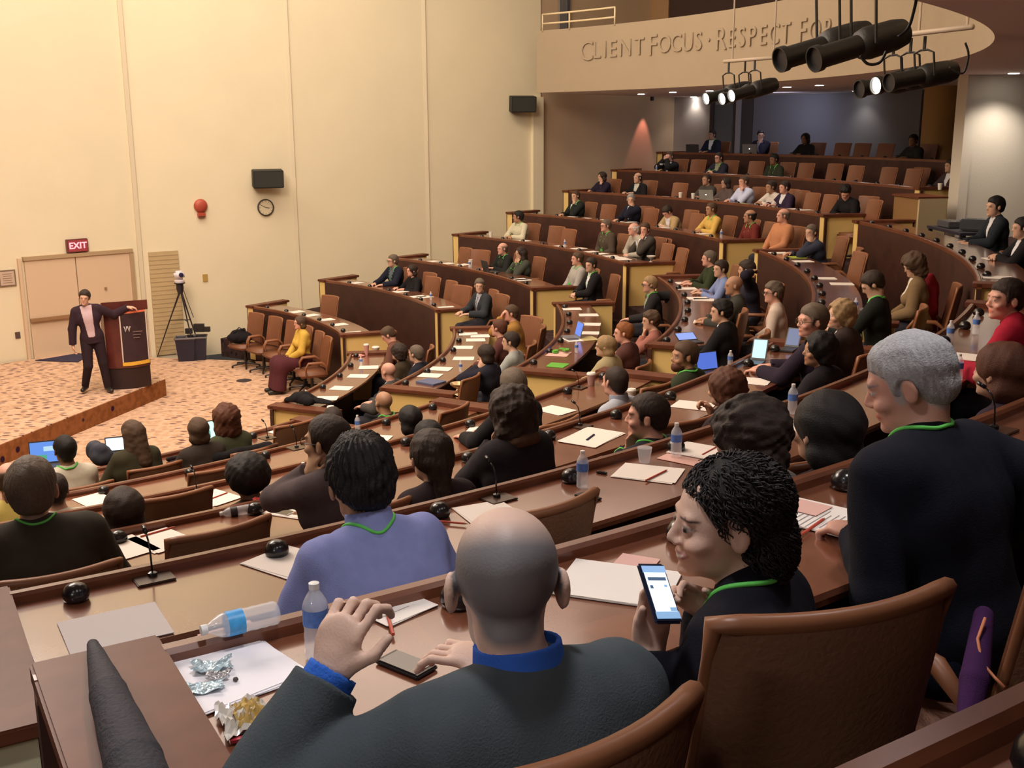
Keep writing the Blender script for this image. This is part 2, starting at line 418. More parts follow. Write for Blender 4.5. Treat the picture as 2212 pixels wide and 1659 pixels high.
    F.D = np.asarray(D * hs, np.float32)
    return F

def make_person(loc, yaw, c):
    """one continuous body mesh (skin) with hair and clothing as children. Local +Y is the way the person faces."""
    h = c.get('h', .016); fem = c.get('fem', False); g = c.get('g', 1.0); seed = c.get('seed', 1)
    lean = math.radians(c.get('lean', 8)); tilt = math.radians(c.get('tilt', 0)); L = c.get('L', .50)
    stand = c.get('pose') == 'stand'; hipz = c.get('hipz', .55)
    hip = np.array([0, 0, hipz]); hs = c.get('hs', .95 if fem else 1.0)
    hv = hs * np.array(c.get('hv', (1.0, 1.04, .96)))
    ty = math.radians(c.get('twist', 0))
    U = np.array([math.sin(tilt), math.cos(tilt) * math.sin(lean), math.cos(tilt) * math.cos(lean)])
    Fd = np.array([-math.sin(ty), math.cos(ty), 0]); Fd = Fd - U * (Fd @ U); Fd /= np.linalg.norm(Fd); X = np.cross(Fd, U)
    Tm = np.stack([X, Fd, U], 1)
    P = lambda x, f, u: hip + X * x + Fd * f + U * u
    N = P(0, -.01, L)
    M = rotm(c.get('hy', 0), c.get('hp', 0), c.get('hr', 0))
    hf = c.get('hf', .035)
    HC = N + U * .055 + np.array([0, 0, .092]) + Fd * hf + M[:, 2] * .01
    sw = c.get('sw', .15 if fem else .172)
    SH = {s: P(s * sw, 0, L - .055) for s in (-1, 1)}
    arm = {}
    for s, key in ((-1, 'l'), (1, 'r')):
        T, hint = c.get(key, ((s * .12, .33, .74), (s * .6, -.3, -.8)))[:2]
        e, w_ = ik(SH[s], T, .285, .255, hint); arm[s] = (e, w_)
    lo = np.min([hip, HC, N, *SH.values(), *[a for v in arm.values() for a in v]], 0) - .26
    hi = np.max([hip, HC, N, *SH.values(), *[a for v in arm.values() for a in v]], 0) + .24
    # legs
    if stand:
        legs = c['legs']
        foot_dir = c.get('feet', [(0, 1), (0, 1)])
    else:
        kz = c.get('kneez', .50); sp_ = c.get('knees', .12)
        legs = []
        for s in (-1, 1):
            legs.append((hip + np.array([s * .09, .02, -.02]), np.array([s * sp_, .44, kz]), np.array([s * sp_, .50, .09])))
        foot_dir = [(0, 1), (0, 1)]
    for a_, b_, c_ in legs:
        lo = np.minimum(lo, np.min([a_, b_, c_], 0) - np.array([.14, .14, .10])); hi = np.maximum(hi, np.max([a_, b_, c_], 0) + np.array([.14, .26, .14]))
    lo[2] = max(lo[2], -.03)
    B = Field(lo, hi, h)
    def torso(F, t, k=.03):
        F.ell(P(0, 0, .03), (.155 * g + t + (.012 if fem else 0), .115 * g + t, .12 + t), Tm, k)
        F.cap(P(0, 0, .06), P(0, .0, L * .55), (.115 if fem else .13) * g + t, (.115 if fem else .14) * g + t, k, flat=(Fd, 1.22))
        F.cap(P(-.075, -.005, L - .17), P(.075, -.005, L - .17), .118 * g + t, None, k, flat=(Fd, 1.12))
        F.cap(P(-sw + .035, -.02, L - .075), P(sw - .035, -.02, L - .075), .07 * (g * .5 + .5) + t, None, k)
        for s in (-1, 1):
            F.cap(P(0, -.02, L - .005), P(s * (sw - .03), -.01, L - .05), .05 + t * .6, .055 + t, k)
            if fem: F.ell(P(s * .065, .10, L - .20), (.06 + t * .6, .055 + t * .6, .06 + t * .6), Tm, .03)
    torso(B, 0.0)
    B.cap(N - U * .02, HC + M @ np.array([0, -.028, -.07]) * hs, .056 if not fem else .047, .052 if not fem else .044, .03)
    # head
    e = lambda c_, r_, k, mode='u': B.ell(HC + M @ (np.array(c_) * hv), np.array(r_) * hv, M, k, mode)
    q = lambda a_, b_, ra, rb, k: B.cap(HC + M @ (np.array(a_) * hv), HC + M @ (np.array(b_) * hv), ra * hs, rb * hs, k)
    e((0, -.015, .032), (.076, .097, .088), .02)
    e((0, .028, -.035), (.060, .060, .088), .03)
    e((0, .030, -.082), (.052, .048, .033), .02)
    e((0, .074, -.104), (.020, .018, .015), .02)
    if h < .0125:
        q((-.036, .076 if fem else .078, .022), (.036, .076 if fem else .078, .022), .009 if fem else .012, .009 if fem else .012, .014)
        for s in (-1, 1):
            e((s * .031, .102 if fem else .100, .000), (.018, .013, .011), .010, 'd')
            e((s * .030, .077, -.001), (.0145, .013, .012), .004)
            e((s * .042, .066, -.036), (.022, .022, .018), .018)
            e((s * .012, .093, -.036), (.008, .011, .008), .006)
        q((0, .084, .010), (0, .103, -.028), .0068, .0102, .009)
        e((0, .0815, -.064), (.025 + .006 * bool(c.get('smile')), .0125, .0058), .008)
        e((0, .0800, -.0755), (.021 + .005 * bool(c.get('smile')), .0125, .0066), .008)
    else:
        q((0, .083, .008), (0, .100, -.030), .008, .012, .01)
        q((-.034, .08, .022), (.034, .08, .022), .013, .013, .01)
    for s in (-1, 1):
        if h < .0125:
            B.ell(HC + M @ (np.array([s * .083, -.006, -.010]) * hv), np.array([.009, .020, .032]) * hs, M @ rotm(s * 22, 0, 0), .008)
            B.ell(HC + M @ (np.array([s * .092, .002, -.008]) * hv), np.array([.006, .010, .017]) * hs, M, .006, 'd')
        else: e((s * .082, -.004, -.010), (.012, .020, .030), .008)
    # arms and hands
    hl = c.get('handscale', .92 if fem else 1.0)
    for s, key in ((-1, 'l'), (1, 'r')):
        el_, wr = arm[s]; spec = c.get(key, None); o = spec[2] if spec is not None and len(spec) > 2 else {}
        B.cap(SH[s], el_, .046 * g, .038, .03); B.cap(el_, wr, .041, .027, .02)
        fd = np.array(o.get('dir', wr - el_), float); fd /= np.linalg.norm(fd); fu = (wr - el_) / np.linalg.norm(wr - el_); fd = fd + fu * .55; fd /= np.linalg.norm(fd)
        pn = np.array(o.get('palm', (0, 0, -1)), float); pn = pn - fd * (pn @ fd); pn /= np.linalg.norm(pn) + 1e-9
        sd = np.cross(fd, pn) * s          # towards the thumb for this hand
        sd = -sd if o.get('flip') else sd
        hm = np.stack([sd, fd, pn], 1); curl = math.radians(o.get('curl', 30)); fr = (.0085 if h < .009 else .0105) * hl
        pc = wr + fd * .05 * hl
        B.cap(wr, wr + fd * .03, .027, .026, .015, flat=(pn, 1.3))
        B.ell(pc, np.array([.042, .052, .017 if h < .012 else .02]) * hl, hm, .015)
        sprd = o.get('spread', .12)
        for i, (off, ln) in enumerate(((.030, .040), (.010, .045), (-.010, .042), (-.029, .033))):
            base = wr + fd * .088 * hl + sd * off * hl; ang = curl * (1 + .12 * i); lat = (1.5 - i) * sprd / 1.5
            d1 = fd * math.cos(ang) + pn * math.sin(ang) + sd * lat; d1 /= np.linalg.norm(d1)
            d2 = fd * math.cos(ang * 2.1) + pn * math.sin(ang * 2.1) + sd * lat * .7; d2 /= np.linalg.norm(d2)
            d3 = fd * math.cos(ang * 3) + pn * math.sin(ang * 3) + sd * lat * .5; d3 /= np.linalg.norm(d3)
            p1 = base + d1 * ln * hl; p2 = p1 + d2 * ln * .62 * hl; p3 = p2 + d3 * ln * .5 * hl
            B.cap(base - fd * .02, p1, fr * 1.08, fr, .007); B.cap(p1, p2, fr, fr * .95, .003); B.cap(p2, p3, fr * .95, fr * .82, .003)
        tb = wr + fd * .022 * hl + sd * .026 * hl; ta = o.get('thumb', .7); t1 = fd * .75 + sd * ta + pn * .25; t1 /= np.linalg.norm(t1)
        t2 = fd * .9 + sd * ta * .3 + pn * .45; t2 /= np.linalg.norm(t2)
        B.cap(tb, tb + t1 * .048 * hl, fr * 1.5, fr * 1.15, .012); B.cap(tb + t1 * .048 * hl, tb + t1 * .048 * hl + t2 * .034 * hl, fr * 1.15, fr * .95, .004)
    for (a_, b_, c_), fdv in zip(legs, foot_dir):
        B.cap(a_, b_, .085 * g, .055, .03); B.cap(b_, c_, .055, .036, .02); f3 = np.array([fdv[0], fdv[1], 0])
        B.cap(c_ + np.array([0, 0, -.04]) - f3 * .03, c_ + f3 * .15 + np.array([0, 0, -.055]), .036, .028, .02)
    skin = np.array(SK[c.get('skin', 'fair')]); hairc = np.array(HC_[c.get('hc', 'brown')])
    lipc = skin * np.array([.92, .52, .52]) if not c.get('lip') else np.array(c['lip'])
    stub = c.get('stubble', 0.0); beard5 = c.get('shadow', 0.0)
    def color(V):
        p = (V - HC) @ M / hv; x, y, z = p.T; out = np.tile(skin, (len(V), 1))
        near = (np.abs(p) < .16).all(1)
        def blend(wt, colr):
            nonlocal out
            wt = (wt * near)[:, None]; out = out * (1 - wt) + np.array(colr) * wt
        sm = lambda d, a, b: np.clip((b - d) / (b - a), 0, 1)
        blend(.18 * sm(np.hypot(np.abs(x) - .04, (z + .038)) , .008, .03) * (y > .03), skin * np.array([1.05, .62, .58]))
        if h < .0125:
            for s in (-1, 1):
                dx, dz = x - s * .031, z - (.0 - c.get('squint', 0) * .001)
                if fem: blend(.8 * sm(np.abs(dz - .0062 + dx * dx * 18) / .0026 + (np.abs(dx) / .017)**4, .6, 1.6) * (y > .04), (.02, .015, .015))
                op = .0045 if c.get('squint') else .0062
                blend(sm((dx / .0145)**2 + (dz / op)**2, .75, 1.1) * (y > .05), (.55, .5, .47))
                blend(sm(np.hypot(dx - c.get('look', 0) * .006, dz), .0045, .0065) * (np.abs(dz) < op) * (y > .05), (.02, .014, .01))
                bz = dz - .0235 + np.abs(dx - s * .003) * .20
                blend(c.get('brow', .85) * sm((bz / (.0030 if fem else .0042))**2 + (dx / .021)**4, .5, 1.5) * (y > .04), hairc * .8 if c.get('hc') not in ('silver', 'white', 'grey') else hairc * .6)
            m_ = np.abs(x) * (.25 if c.get('smile') else .0)
            blend(sm((x / (.027 + .008 * bool(c.get('smile'))))**2 + ((z + .070 - m_) / .0105)**2, .7, 1.1) * (y > .045), lipc)
            if c.get('smile'): blend(sm((x / .029)**2 + ((z + .0695 - m_ * .9) / .0046)**2, .7, 1.1) * (y > .045), (.80, .77, .72))
            else: blend(.8 * sm((x / .023)**2 + ((z + .070) / .0016)**2, .6, 1.6) * (y > .06), skin * .3)
        else:
            for s in (-1, 1): blend(.7 * sm(np.hypot((x - s * .031) / 1.3, (z - .002)), .008, .016) * (y > .05), skin * .22)
            blend(.6 * sm(np.hypot(x / 2.4, z + .07), .006, .013) * (y > .06), lipc * .7)
        if c.get('hair', 'short') in ('short', 'neat', 'side', 'tousled', 'thinning', 'fringe'):
            line = np.interp(y, *HAIRLINE); wt = np.clip((z - line + .010) / .012, 0, 1) * (1 - .0 * z)
            if c.get('hair') == 'fringe': wt = wt * np.clip((.07 - z) / .02, 0, 1)
            blend(.75 * wt * (np.abs(x) < .080 + .2 * (z > .03)), hairc)
        if stub:
            line = np.interp(y, *HAIRLINE); wt = np.clip((z - line + .004) / .02, 0, 1) * (1 - .92 * np.clip((z - .052 + .3 * (y + .02)) / .045, 0, 1) * c.get('crown', 1))
            blend(stub * wt * (np.abs(x) < .081 + .2 * (z > .03)), np.array(c.get('stubc', hairc)))
        if beard5: blend(beard5 * sm(z + .035, -.01, .012) * (y > -.01) * (z > -.14), hairc)
        return out
    body = fobj('person', B.D, B.o, B.h, SKIN, None, color)
    body.location = [float(v) for v in loc]; body.rotation_euler = (0, 0, yaw)
    # hair
    st = c.get('hair', 'short')
    for sty, nm, cc in ((st, 'hair', c.get('hc', 'brown')), (c.get('beard'), 'beard', c.get('bc', c.get('hc', 'brown')))):
        if sty and sty != 'bald':
            Fh = headhair(HC, M, sty, hs, min(h, .012) * c.get('hairh', .9), seed, hv)
            if Fh is not None: fobj(nm, Fh.D, Fh.o, Fh.h, hairmat(cc), body)
    # top
    top = c.get('top', 'shirt'); tcol = c.get('tc', (.1, .1, .1)); thick = {'suit': .020, 'sweater': .018, 'coat': .032, 'shirt': .011, 'tee': .010}[top]
    G = Field(lo, hi, h)
    torso(G, thick)
    slv = c.get('sleeve', 1.0)
    for s, key in ((-1, 'l'), (1, 'r')):
        el_, wr = arm[s]; o = c[key][2] if key in c and len(c[key]) > 2 else {}
        sl = o.get('sleeve', slv); ext = thick + .006
        G.cap(SH[s], el_, .047 * g + ext, .041 + ext, .025)
        if sl > .35:
            we = el_ + (wr - el_) * (sl * .98 - .02)
            G.cap(el_, we, .043 + ext, .031 + ext * (1.0 if top != 'shirt' else .8), .02, cut=.003)
    if top in ('suit', 'coat', 'sweater', 'shirt') and not c.get('nocollar'):
        G.cap(N - U * .03, N + U * (.012 if top in ('shirt', 'suit') else .022) + M[:, 2] * .0, (.060 if not fem else .054) + thick * .5, (.058 if not fem else .05) + thick * .4, .015, cut=.0)
    if top in ('suit', 'coat') : # skirt of the jacket
        G.cap(P(0, 0, -.02), P(0, .01, -.10), .165 * g + thick, .17 * g, .03, flat=(Fd, 1.3), cut=0)
    Xa, Ya, Za = G.all(); ux, uy, uz = Xa - hip[0], Ya - hip[1], Za - hip[2]
    lx = ux * X[0] + uy * X[1] + uz * X[2]; lf = ux * Fd[0] + uy * Fd[1] + uz * Fd[2]; lu = ux * U[0] + uy * U[1] + uz * U[2]
    fold = c.get('fold', 1.0)
    if h < .013:
        G.D = G.D + (np.float32(.0045 * fold) * wob(Xa, Ya, Za * .7, 26, seed) + np.float32(.0018 * fold) * wob(Xa, Ya, Za, 75, seed + 3)).astype(np.float32)
    gm = c.get('tmat') or cloth(tcol)
    names = {'suit': 'jacket', 'sweater': 'sweater', 'coat': 'coat', 'shirt': 'shirt', 'tee': 'top'}
    TG = G.D
    vn = c.get('vneck', 0)
    if vn:  # open neckline: carve the garment in front of the neck
        TG = np.maximum(TG, -np.maximum(np.maximum(np.abs(lx) - (lu - (L - vn)) * .55, .0 - lf), (L - vn) - lu))
    fobj(names[top], TG, G.o, h, gm, body)
    if top == 'suit' or c.get('undershirt'):
        sc_ = c.get('sc', (.7, .7, .75)); vd = c.get('vdepth', .30)
        vw = (lu - (L - vd)) * .27 if not c.get('open') else np.where(lu > .02, .055 + np.maximum(0, lu - .02) * .075, -1)
        Fv = np.maximum(np.maximum(G.D - max(.004, h * .35), np.abs(lx) - vw), .02 - lf)
        Fv = np.maximum(Fv, lu - (L + .03))
        if c.get('front', True): fobj('shirt', Fv, G.o, h, cloth(sc_), body)
        if c.get('tie'):
            Ft = np.maximum(np.maximum(G.D - max(.009, h * .7), np.abs(lx) - .022 - .02 * (L - lu) * .3), np.maximum(.02 - lf, np.maximum((L - vd) - lu, lu - (L - .02))))
            fobj('necktie', Ft, G.o, h, cloth(c['tie']), body)
        if c.get('front', True):
            for s in (-1, 1):
                Fl = np.maximum(np.maximum(G.D - max(.005, h * .45), np.abs(np.abs(lx) - (lu - (L - vd)) * .27 - .022) - .020 - .03 * (lu - L + .15)), np.maximum(.02 - lf, np.maximum((L - vd + .02) - lu, lu - (L + .005))))
                if h < .013 and s == 1 and not c.get('open'): fobj('lapel', Fl, G.o, h, gm, body)
    if c.get('collar'):
        K = Field(N - .12, N + .14, .0032 if h < .009 else min(h, .006)); a0 = N - U * .01; a1 = N + U * .050 + np.array([0, 0, .014])
        K.cap(a0, a1, .078 if not fem else .066, .070 if not fem else .060, 0, cut=0); I = K.D.copy(); K.D[:] = 1
        K.cap(a0 - U * .05, a1 + U * .05, .066 if not fem else .056, .060 if not fem else .052, 0)
        D_ = np.maximum(I, -K.D)
        if c.get('collar_open'):
            KX, KY, KZ = K.all(); D_ = np.maximum(D_, ((KX - N[0]) * Fd[0] + (KY - N[1]) * Fd[1] + (KZ - N[2]) * Fd[2]) - .035)
        fobj('collar', D_, K.o, K.h, cloth(c['collar']), body)
    if c.get('scarf'):
        K = Field(N - .2, N + .2, min(h, .009)); a0 = N + U * .0
        for i in range(14):
            an = 2 * PI * i / 14; an2 = 2 * PI * (i + 1) / 14; rr_ = c.get('scarfr', .095)
            K.cap(a0 + X * math.cos(an) * rr_ + Fd * math.sin(an) * rr_ - U * .02 * math.sin(an), a0 + X * math.cos(an2) * rr_ + Fd * math.sin(an2) * rr_ - U * .02 * math.sin(an2), .03, None, .02)
        KX, KY, KZ = K.all(); K.D = K.D + (wob(KX, KY, KZ, 120, seed) * .006).astype(np.float32)
        fobj('fur_trim' if c['scarf'][0] == 'fur' else 'scarf', K.D, K.o, K.h, cloth(c['scarf'][1]), body)
    if c.get('lan'):
        lanm = mat('lanyard_green', (.12, .62, .10) if c['lan'] is True else c['lan'], .6); bd = max(.0055, h * .45)
        Fb = np.maximum(G.D - max(.004, h * .35), np.abs(np.abs(lx) - .004 - np.maximum(0, lu - (L - .30)) * .30) - bd)
        Fb = np.maximum(Fb, np.maximum(.0 - lf, (L - .31) - lu)); Fb = np.maximum(Fb, lu - (L + .0))
        lr = c.get('lanr', .078); pts_ = []
        for an in np.linspace(-2.5, 2.5, 41):
            base = N + (X * math.sin(an) - Fd * math.cos(an)) * lr * (1 + .25 * max(0, -math.cos(an)))
            ss = np.linspace(.07, -.16, 116); qs = base + U * ss[:, None]; gi = np.clip(np.round((qs - G.o) / h).astype(int), 0, np.array(G.D.shape) - 1)
            dv = G.D[gi[:, 0], gi[:, 1], gi[:, 2]]; kx = int(np.argmax(dv < .002)); pts_.append(base + U * (ss[kx] + .002))
        for _ in range(6 if h < .009 else 2): pts_ = [pts_[0]] + [(pts_[i - 1] + 2 * pts_[i] + pts_[i + 1]) / 4 for i in range(1, 40)] + [pts_[-1]]
        MB().tube(pts_, .0055 if h < .009 else .008, 6).build('lanyard', lanm, body, smooth=True)
        if c.get('badge', True): fobj('lanyard_front', Fb, G.o, h, lanm, body)
        if c.get('badge', True):
            bm_ = MB(); Z_ = None
            # badge hangs on the chest
            uu = L - .35
            iu = np.array([P(0, f_, uu) for f_ in np.linspace(.05, .32, 40)]); gi = ((iu - G.o) / h).astype(int); gi = np.clip(gi, 0, np.array(G.D.shape) - 1)
            dv = G.D[gi[:, 0], gi[:, 1], gi[:, 2]]; kx = np.argmax(dv > .004); fz = np.linspace(.05, .32, 40)[kx]
            mm = Matrix([[float(Tm[i, j]) for j in range(3)] for i in range(3)])
            bm_.box(P(0, fz + .008, uu), (.085, .004, .06), M=mm); bm_.build('badge', mat('badge_white', (.85, .85, .82), .5), body)
            b2 = MB(); b2.box(P(0, fz + .008, uu + .052), (.085, .004, .045), M=mm); b2.build('badge_ribbon', mat('ribbon_green', (.10, .55, .08), .6), body)
    # bottom
    Bt = Field(lo, np.minimum(hi, hip + np.array([9, 9, .16])), h)
    t = .014; Bt.ell(P(0, 0, .03), (.155 * g + t, .115 * g + t, .12), Tm, .03)
    skirt = c.get('skirt')
    for a_, b_, c_ in legs:
        Bt.cap(a_, b_, .085 * g + t + (.03 if skirt else 0), .06 + t + (.04 if skirt else 0), .04 if not skirt else .1)
        if not skirt or skirt == 'long': Bt.cap(b_, c_, .058 + t + (.04 if skirt else 0), .050 + t * .6 + (.07 if skirt else 0), .02 if not skirt else .12, cut=.02)
    if c.get('bot', True) is not None: fobj('skirt' if skirt else 'trousers', Bt.D, Bt.o, h, cloth(c.get('bc2', (.03, .03, .04))), body)
    for (a_, b_, c_), fdv in zip(legs, foot_dir):
        if not c.get('shoes', True): break
        f3 = np.array([fdv[0], fdv[1], 0]); Sh = Field(c_ - .26, c_ + np.array([.26, .26, .1]), min(h, .012))
        Sh.cap(c_ + np.array([0, 0, -.035]) - f3 * .035, c_ + f3 * .165 + np.array([0, 0, -.05]), .045, .036, .02)
        X3, Y3, Z3 = Sh.all(); fobj('shoe', np.maximum(Sh.D, (c_[2] - .09) - Z3), Sh.o, Sh.h, mat('shoe_leather', c.get('shoec', (.02, .015, .012)), .4), body)
    if c.get('cuff') is not None:
        for s, key in ((-1, 'l'), (1, 'r')):
            if key not in c['cuff']: continue
            el_, wr = arm[s]; u_ = (wr - el_) / np.linalg.norm(wr - el_)
            K = Field(wr - .1, wr + .1, min(h, .005)); K.cap(wr - u_ * .05, wr - u_ * c.get('cuffend', .005), .043, .041, 0, cut=0); I = K.D.copy(); K.D[:] = 1; K.cap(wr - u_ * .1, wr + u_ * .1, .034, .034, 0)
            fobj('cuff', np.maximum(np.maximum(I, -K.D), -((K.ax[0][:, None, None] - (wr - u_ * .05)[0]) * u_[0] + (K.ax[1][None, :, None] - (wr - u_ * .05)[1]) * u_[1] + (K.ax[2][None, None, :] - (wr - u_ * .05)[2]) * u_[2])), K.o, K.h, cloth(c['cuffc']), body)
    if c.get('glasses'):
        gb = MB(); W_ = lambda x, y, z: HC + M @ (np.array([x, y, z]) * hv); r = .0018 if h < .012 else .003
        for s in (-1, 1):
            ring = [W_(s * .032 + .024 * math.cos(a), .101 - .004 * abs(math.cos(a)), -.002 + .017 * math.sin(a)) for a in np.linspace(0, 2 * PI, 17)]
            gb.tube(ring, r, 5, False); gb.tube([W_(s * .056, .098, .004), W_(s * .079, .06, .004), W_(s * .082, .0, .006), W_(s * .083, -.015, -.004)], r, 5)
        gb.tube([W_(-.009, .104, .003), W_(.009, .104, .003)], r, 5); gb.build('glasses', mat('glasses_frame', (.03, .025, .02), .3), body, smooth=True)
    if c.get('headband'):
        gb = MB(); gb.tube([HC + M @ (np.array([.094 * math.sin(a), -.01, .03 + .098 * math.cos(a)]) * hs * 1.03) for a in np.linspace(-1.6, 1.6, 20)], .004, 6); gb.build('headband', mat('headband', (.5, .48, .4), .3), body, smooth=True)
    body['_j'] = 0; del body['_j']
    return body, dict(HC=HC, M=M, N=N, arm=arm, SH=SH, P=P, hs=hs, hv=hv, U=U)
# ------------------------------------------------------------------ surfaces of the room
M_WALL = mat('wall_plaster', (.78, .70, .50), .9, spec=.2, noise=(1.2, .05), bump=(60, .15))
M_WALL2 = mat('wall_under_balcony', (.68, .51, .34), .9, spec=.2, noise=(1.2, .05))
M_BALC = mat('balcony_plaster', (.40, .32, .225), .9, spec=.2, noise=(1.5, .05), bump=(60, .15))
M_SOFF = mat('soffit_paint', (.90, .78, .76), .85, spec=.2)
M_CEIL = mat('ceiling_paint', (.55, .50, .42), .9)
M_YEL = mat('yellow_laminate', (.78, .55, .20), .55, noise=(4, .06))
M_PALE = mat('pale_laminate', (.62, .60, .42), .55, noise=(4, .05))
M_TOP = wood('desk_top_wood', (.150, .050, .026), (.215, .078, .040), .26, (3, 3, 3), coat=1.0)
M_RAIL = wood('rail_wood', (.11, .032, .014), (.19, .062, .028), .3, (2, 2, 10), coat=.2)
M_FASC = wood('panel_wood', (.036, .011, .008), (.062, .020, .013), .5, (2, 2, 2))
M_CAP = wood('cap_wood', (.10, .032, .017), (.155, .050, .026), .42, (3, 3, 3), coat=0, spec=.2)
M_CARP = carpet('stage_carpet', (.64, .42, .29), (.50, .32, .20), (.06, .025, .05), 4.4, .20, (.9, 2.6, 1))
M_BORD = carpet('carpet_border', (.30, .12, .045), (.22, .085, .03), (.03, .01, .03), 3.2, .14, (1, 1, 1))
M_AISLE = carpet('aisle_carpet', (.055, .032, .028), (.035, .02, .02), (.02, .01, .015), 5, .15, (1, 2, 1))
# wall line of the left side, following the creases
W0 = np.array([-15.0, 14.86]); W1 = np.array([-7.36, 21.76]); W4 = np.array([.72, 27.03]); W5 = np.array([4.65, 31.1])
d14 = (W4 - W1) / np.linalg.norm(W4 - W1)
def plane_hit(px, py, a, b):
    d = ray(px, py); n = np.array([-(b - a)[1], (b - a)[0]]); t = (n @ a) / (n @ d[:2]); return np.array([d[0] * t, d[1] * t, EYE + d[2] * t])
def on_left(px, py): return plane_hit(px, py, W0, W1)
def on_wall(px, py): return plane_hit(px, py, W1, W4)
CZ = 12.5
def wall(name, a, b, z0, z1, m, th=.2):
    d = (b - a) / np.linalg.norm(b - a); n = np.array([-d[1], d[0]]); mb = MB()
    mb.prism([tuple(a), tuple(b), tuple(b + n * th), tuple(a + n * th)], z0, z1); o = mb.build(name, m); return struct(o)
wall('wall_stage', W0, W1, -.1, CZ, M_WALL); wall('wall_left', W1, W4, -.1, CZ, M_WALL)
W45 = W4 + (W5 - W4) * .0
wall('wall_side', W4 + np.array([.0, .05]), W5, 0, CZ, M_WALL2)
# back wall ring
mb = MB(); mb.sweep([(20.2, 0), (20.45, 0), (20.45, CZ), (20.2, CZ)], 47.5, -104, step=1.5); struct(mb.build('wall_back', mat('wall_back_paint', (.44, .40, .38), .9, noise=(1.2, .05)), auto=30))
# far house wall on the stage side and behind the lectern
wall('wall_front', np.array([-15.0, -4.5]), W0, -.1, CZ, M_WALL)
# floor
mb = MB(); fl = [tuple(pol(6.9, a)[:2]) for a in np.linspace(48, -104, 50)] + [(-14.9, -4), tuple(W0)] + [tuple(W1)]
mb.prism(fl, -.12, 0); struct(mb.build('floor', M_CARP))
def wall_angle(R, off=0.02):
    for a in np.arange(75, 20, -.1):
        p = pol(R, a)[:2]
        n = np.array([-(W4 - W1)[1], (W4 - W1)[0]]); n /= np.linalg.norm(n); d1 = (p - W1) @ n
        m_ = np.array([-(W5 - W4)[1], (W5 - W4)[0]]); m_ /= np.linalg.norm(m_); d2 = (p - W4) @ m_
        if (d1 < -off if p[0] < W4[0] else d2 < -off): return a
    return 45
for i, k in enumerate(ROW):
    R0 = RR[k] + .035; R1 = RR[ROW[i + 1]] + .035 if i < 7 else 20.2; a1 = min(wall_angle(R0), wall_angle(min(R1, 19.6)) + 2)
    mb = MB(); lowz = (TF[ROW[i - 1]] if i else 0) - .05
    mb.sweep([(R0, lowz), (R1, lowz), (R1, TF[k]), (R0, TF[k])], a1, -100, step=1.5)
    struct(mb.build('floor_tier_%d' % (i + 1), M_AISLE))
# ceiling, balcony
CB = np.array([-8.02, 15.71])
mb = MB(); mb.prism([(-15.2, -5), (14, -5), (14, 36), (-15.2, 36)], CZ, CZ + .2); struct(mb.build('ceiling', M_CEIL))
BA = math.degrees(math.atan2(26.03 - CB[1], .69 - CB[0]))
mb = MB(); mb.sweep([(13.506, 5.27), (23.0, 5.27), (23.0, 5.55), (13.72, 5.55), (13.72, 6.63), (13.506, 6.63)], 50.3, -104, cx=CB, step=1.2)
bal = struct(mb.build('trim_balcony', M_BALC, auto=30)); 
bal.data.materials.append(M_SOFF)
for p in bal.data.polygons:
    if p.normal.z < -.7: p.material_index = 1
# letters on the balcony front
lm = mat('letter_plaster', (.38, .30, .21), .8)
txt = 'CLIENT FOCUS \u00b7 RESPECT FOR'
def bal_hit(px, py):
    d = ray(px, py); A = d[0]**2 + d[1]**2; B = -2 * (d[0] * CB[0] + d[1] * CB[1]); c_ = CB @ CB - 13.5**2
    t = (-B + math.sqrt(B * B - 4 * A * c_)) / (2 * A); return np.array([d[0] * t, d[1] * t, EYE + d[2] * t])
sgn = empty('raised_lettering', (0, 0, 0)); tag(sgn, 'raised cream lettering reading CLIENT FOCUS RESPECT FOR along the curved balcony front', 'lettering')
word = [('C', 1268), ('L', 1290), ('I', 1308), ('E', 1325), ('N', 1352), ('T', 1382), ('F', 1411), ('O', 1437), ('C', 1462), ('U', 1487), ('S', 1510), ('\u00b7', 1532), ('R', 1558), ('E', 1582), ('S', 1604), ('P', 1626), ('E', 1650), ('C', 1674), ('T', 1699), ('F', 1735), ('O', 1762), ('R', 1790)]
for ch, px in word:
    py = 112 - (px - 1268) * .089; p = bal_hit(px, py); big = ch in 'C' and px == 1268 or ch == 'F' or (ch == 'R' and px == 1558)
    cu = bpy.data.curves.new('letter', 'FONT'); cu.body = ch; cu.size = .50 if not big else .60; cu.extrude = .012; cu.align_x = 'CENTER'; cu.align_y = 'CENTER'; cu.resolution_u = 3
    t = bpy.data.objects.new('letter', cu); COL.objects.link(t)
    n = np.array([CB[0] - p[0], CB[1] - p[1]]); n /= np.linalg.norm(n); yw = math.atan2(n[1], n[0]) + PI / 2
    bpy.context.view_layer.update(); dg = bpy.context.evaluated_depsgraph_get(); me = bpy.data.meshes.new_from_object(t.evaluated_get(dg))
    bpy.data.objects.remove(t); me.materials.append(lm) if not me.materials else None; me.materials[0] = lm
    o = bpy.data.objects.new('letter', me); COL.objects.link(o); o.parent = sgn
    o.location = (p[0] + n[0] * .012, p[1] + n[1] * .012, p[2]); o.rotation_euler = (PI / 2, 0, yw)
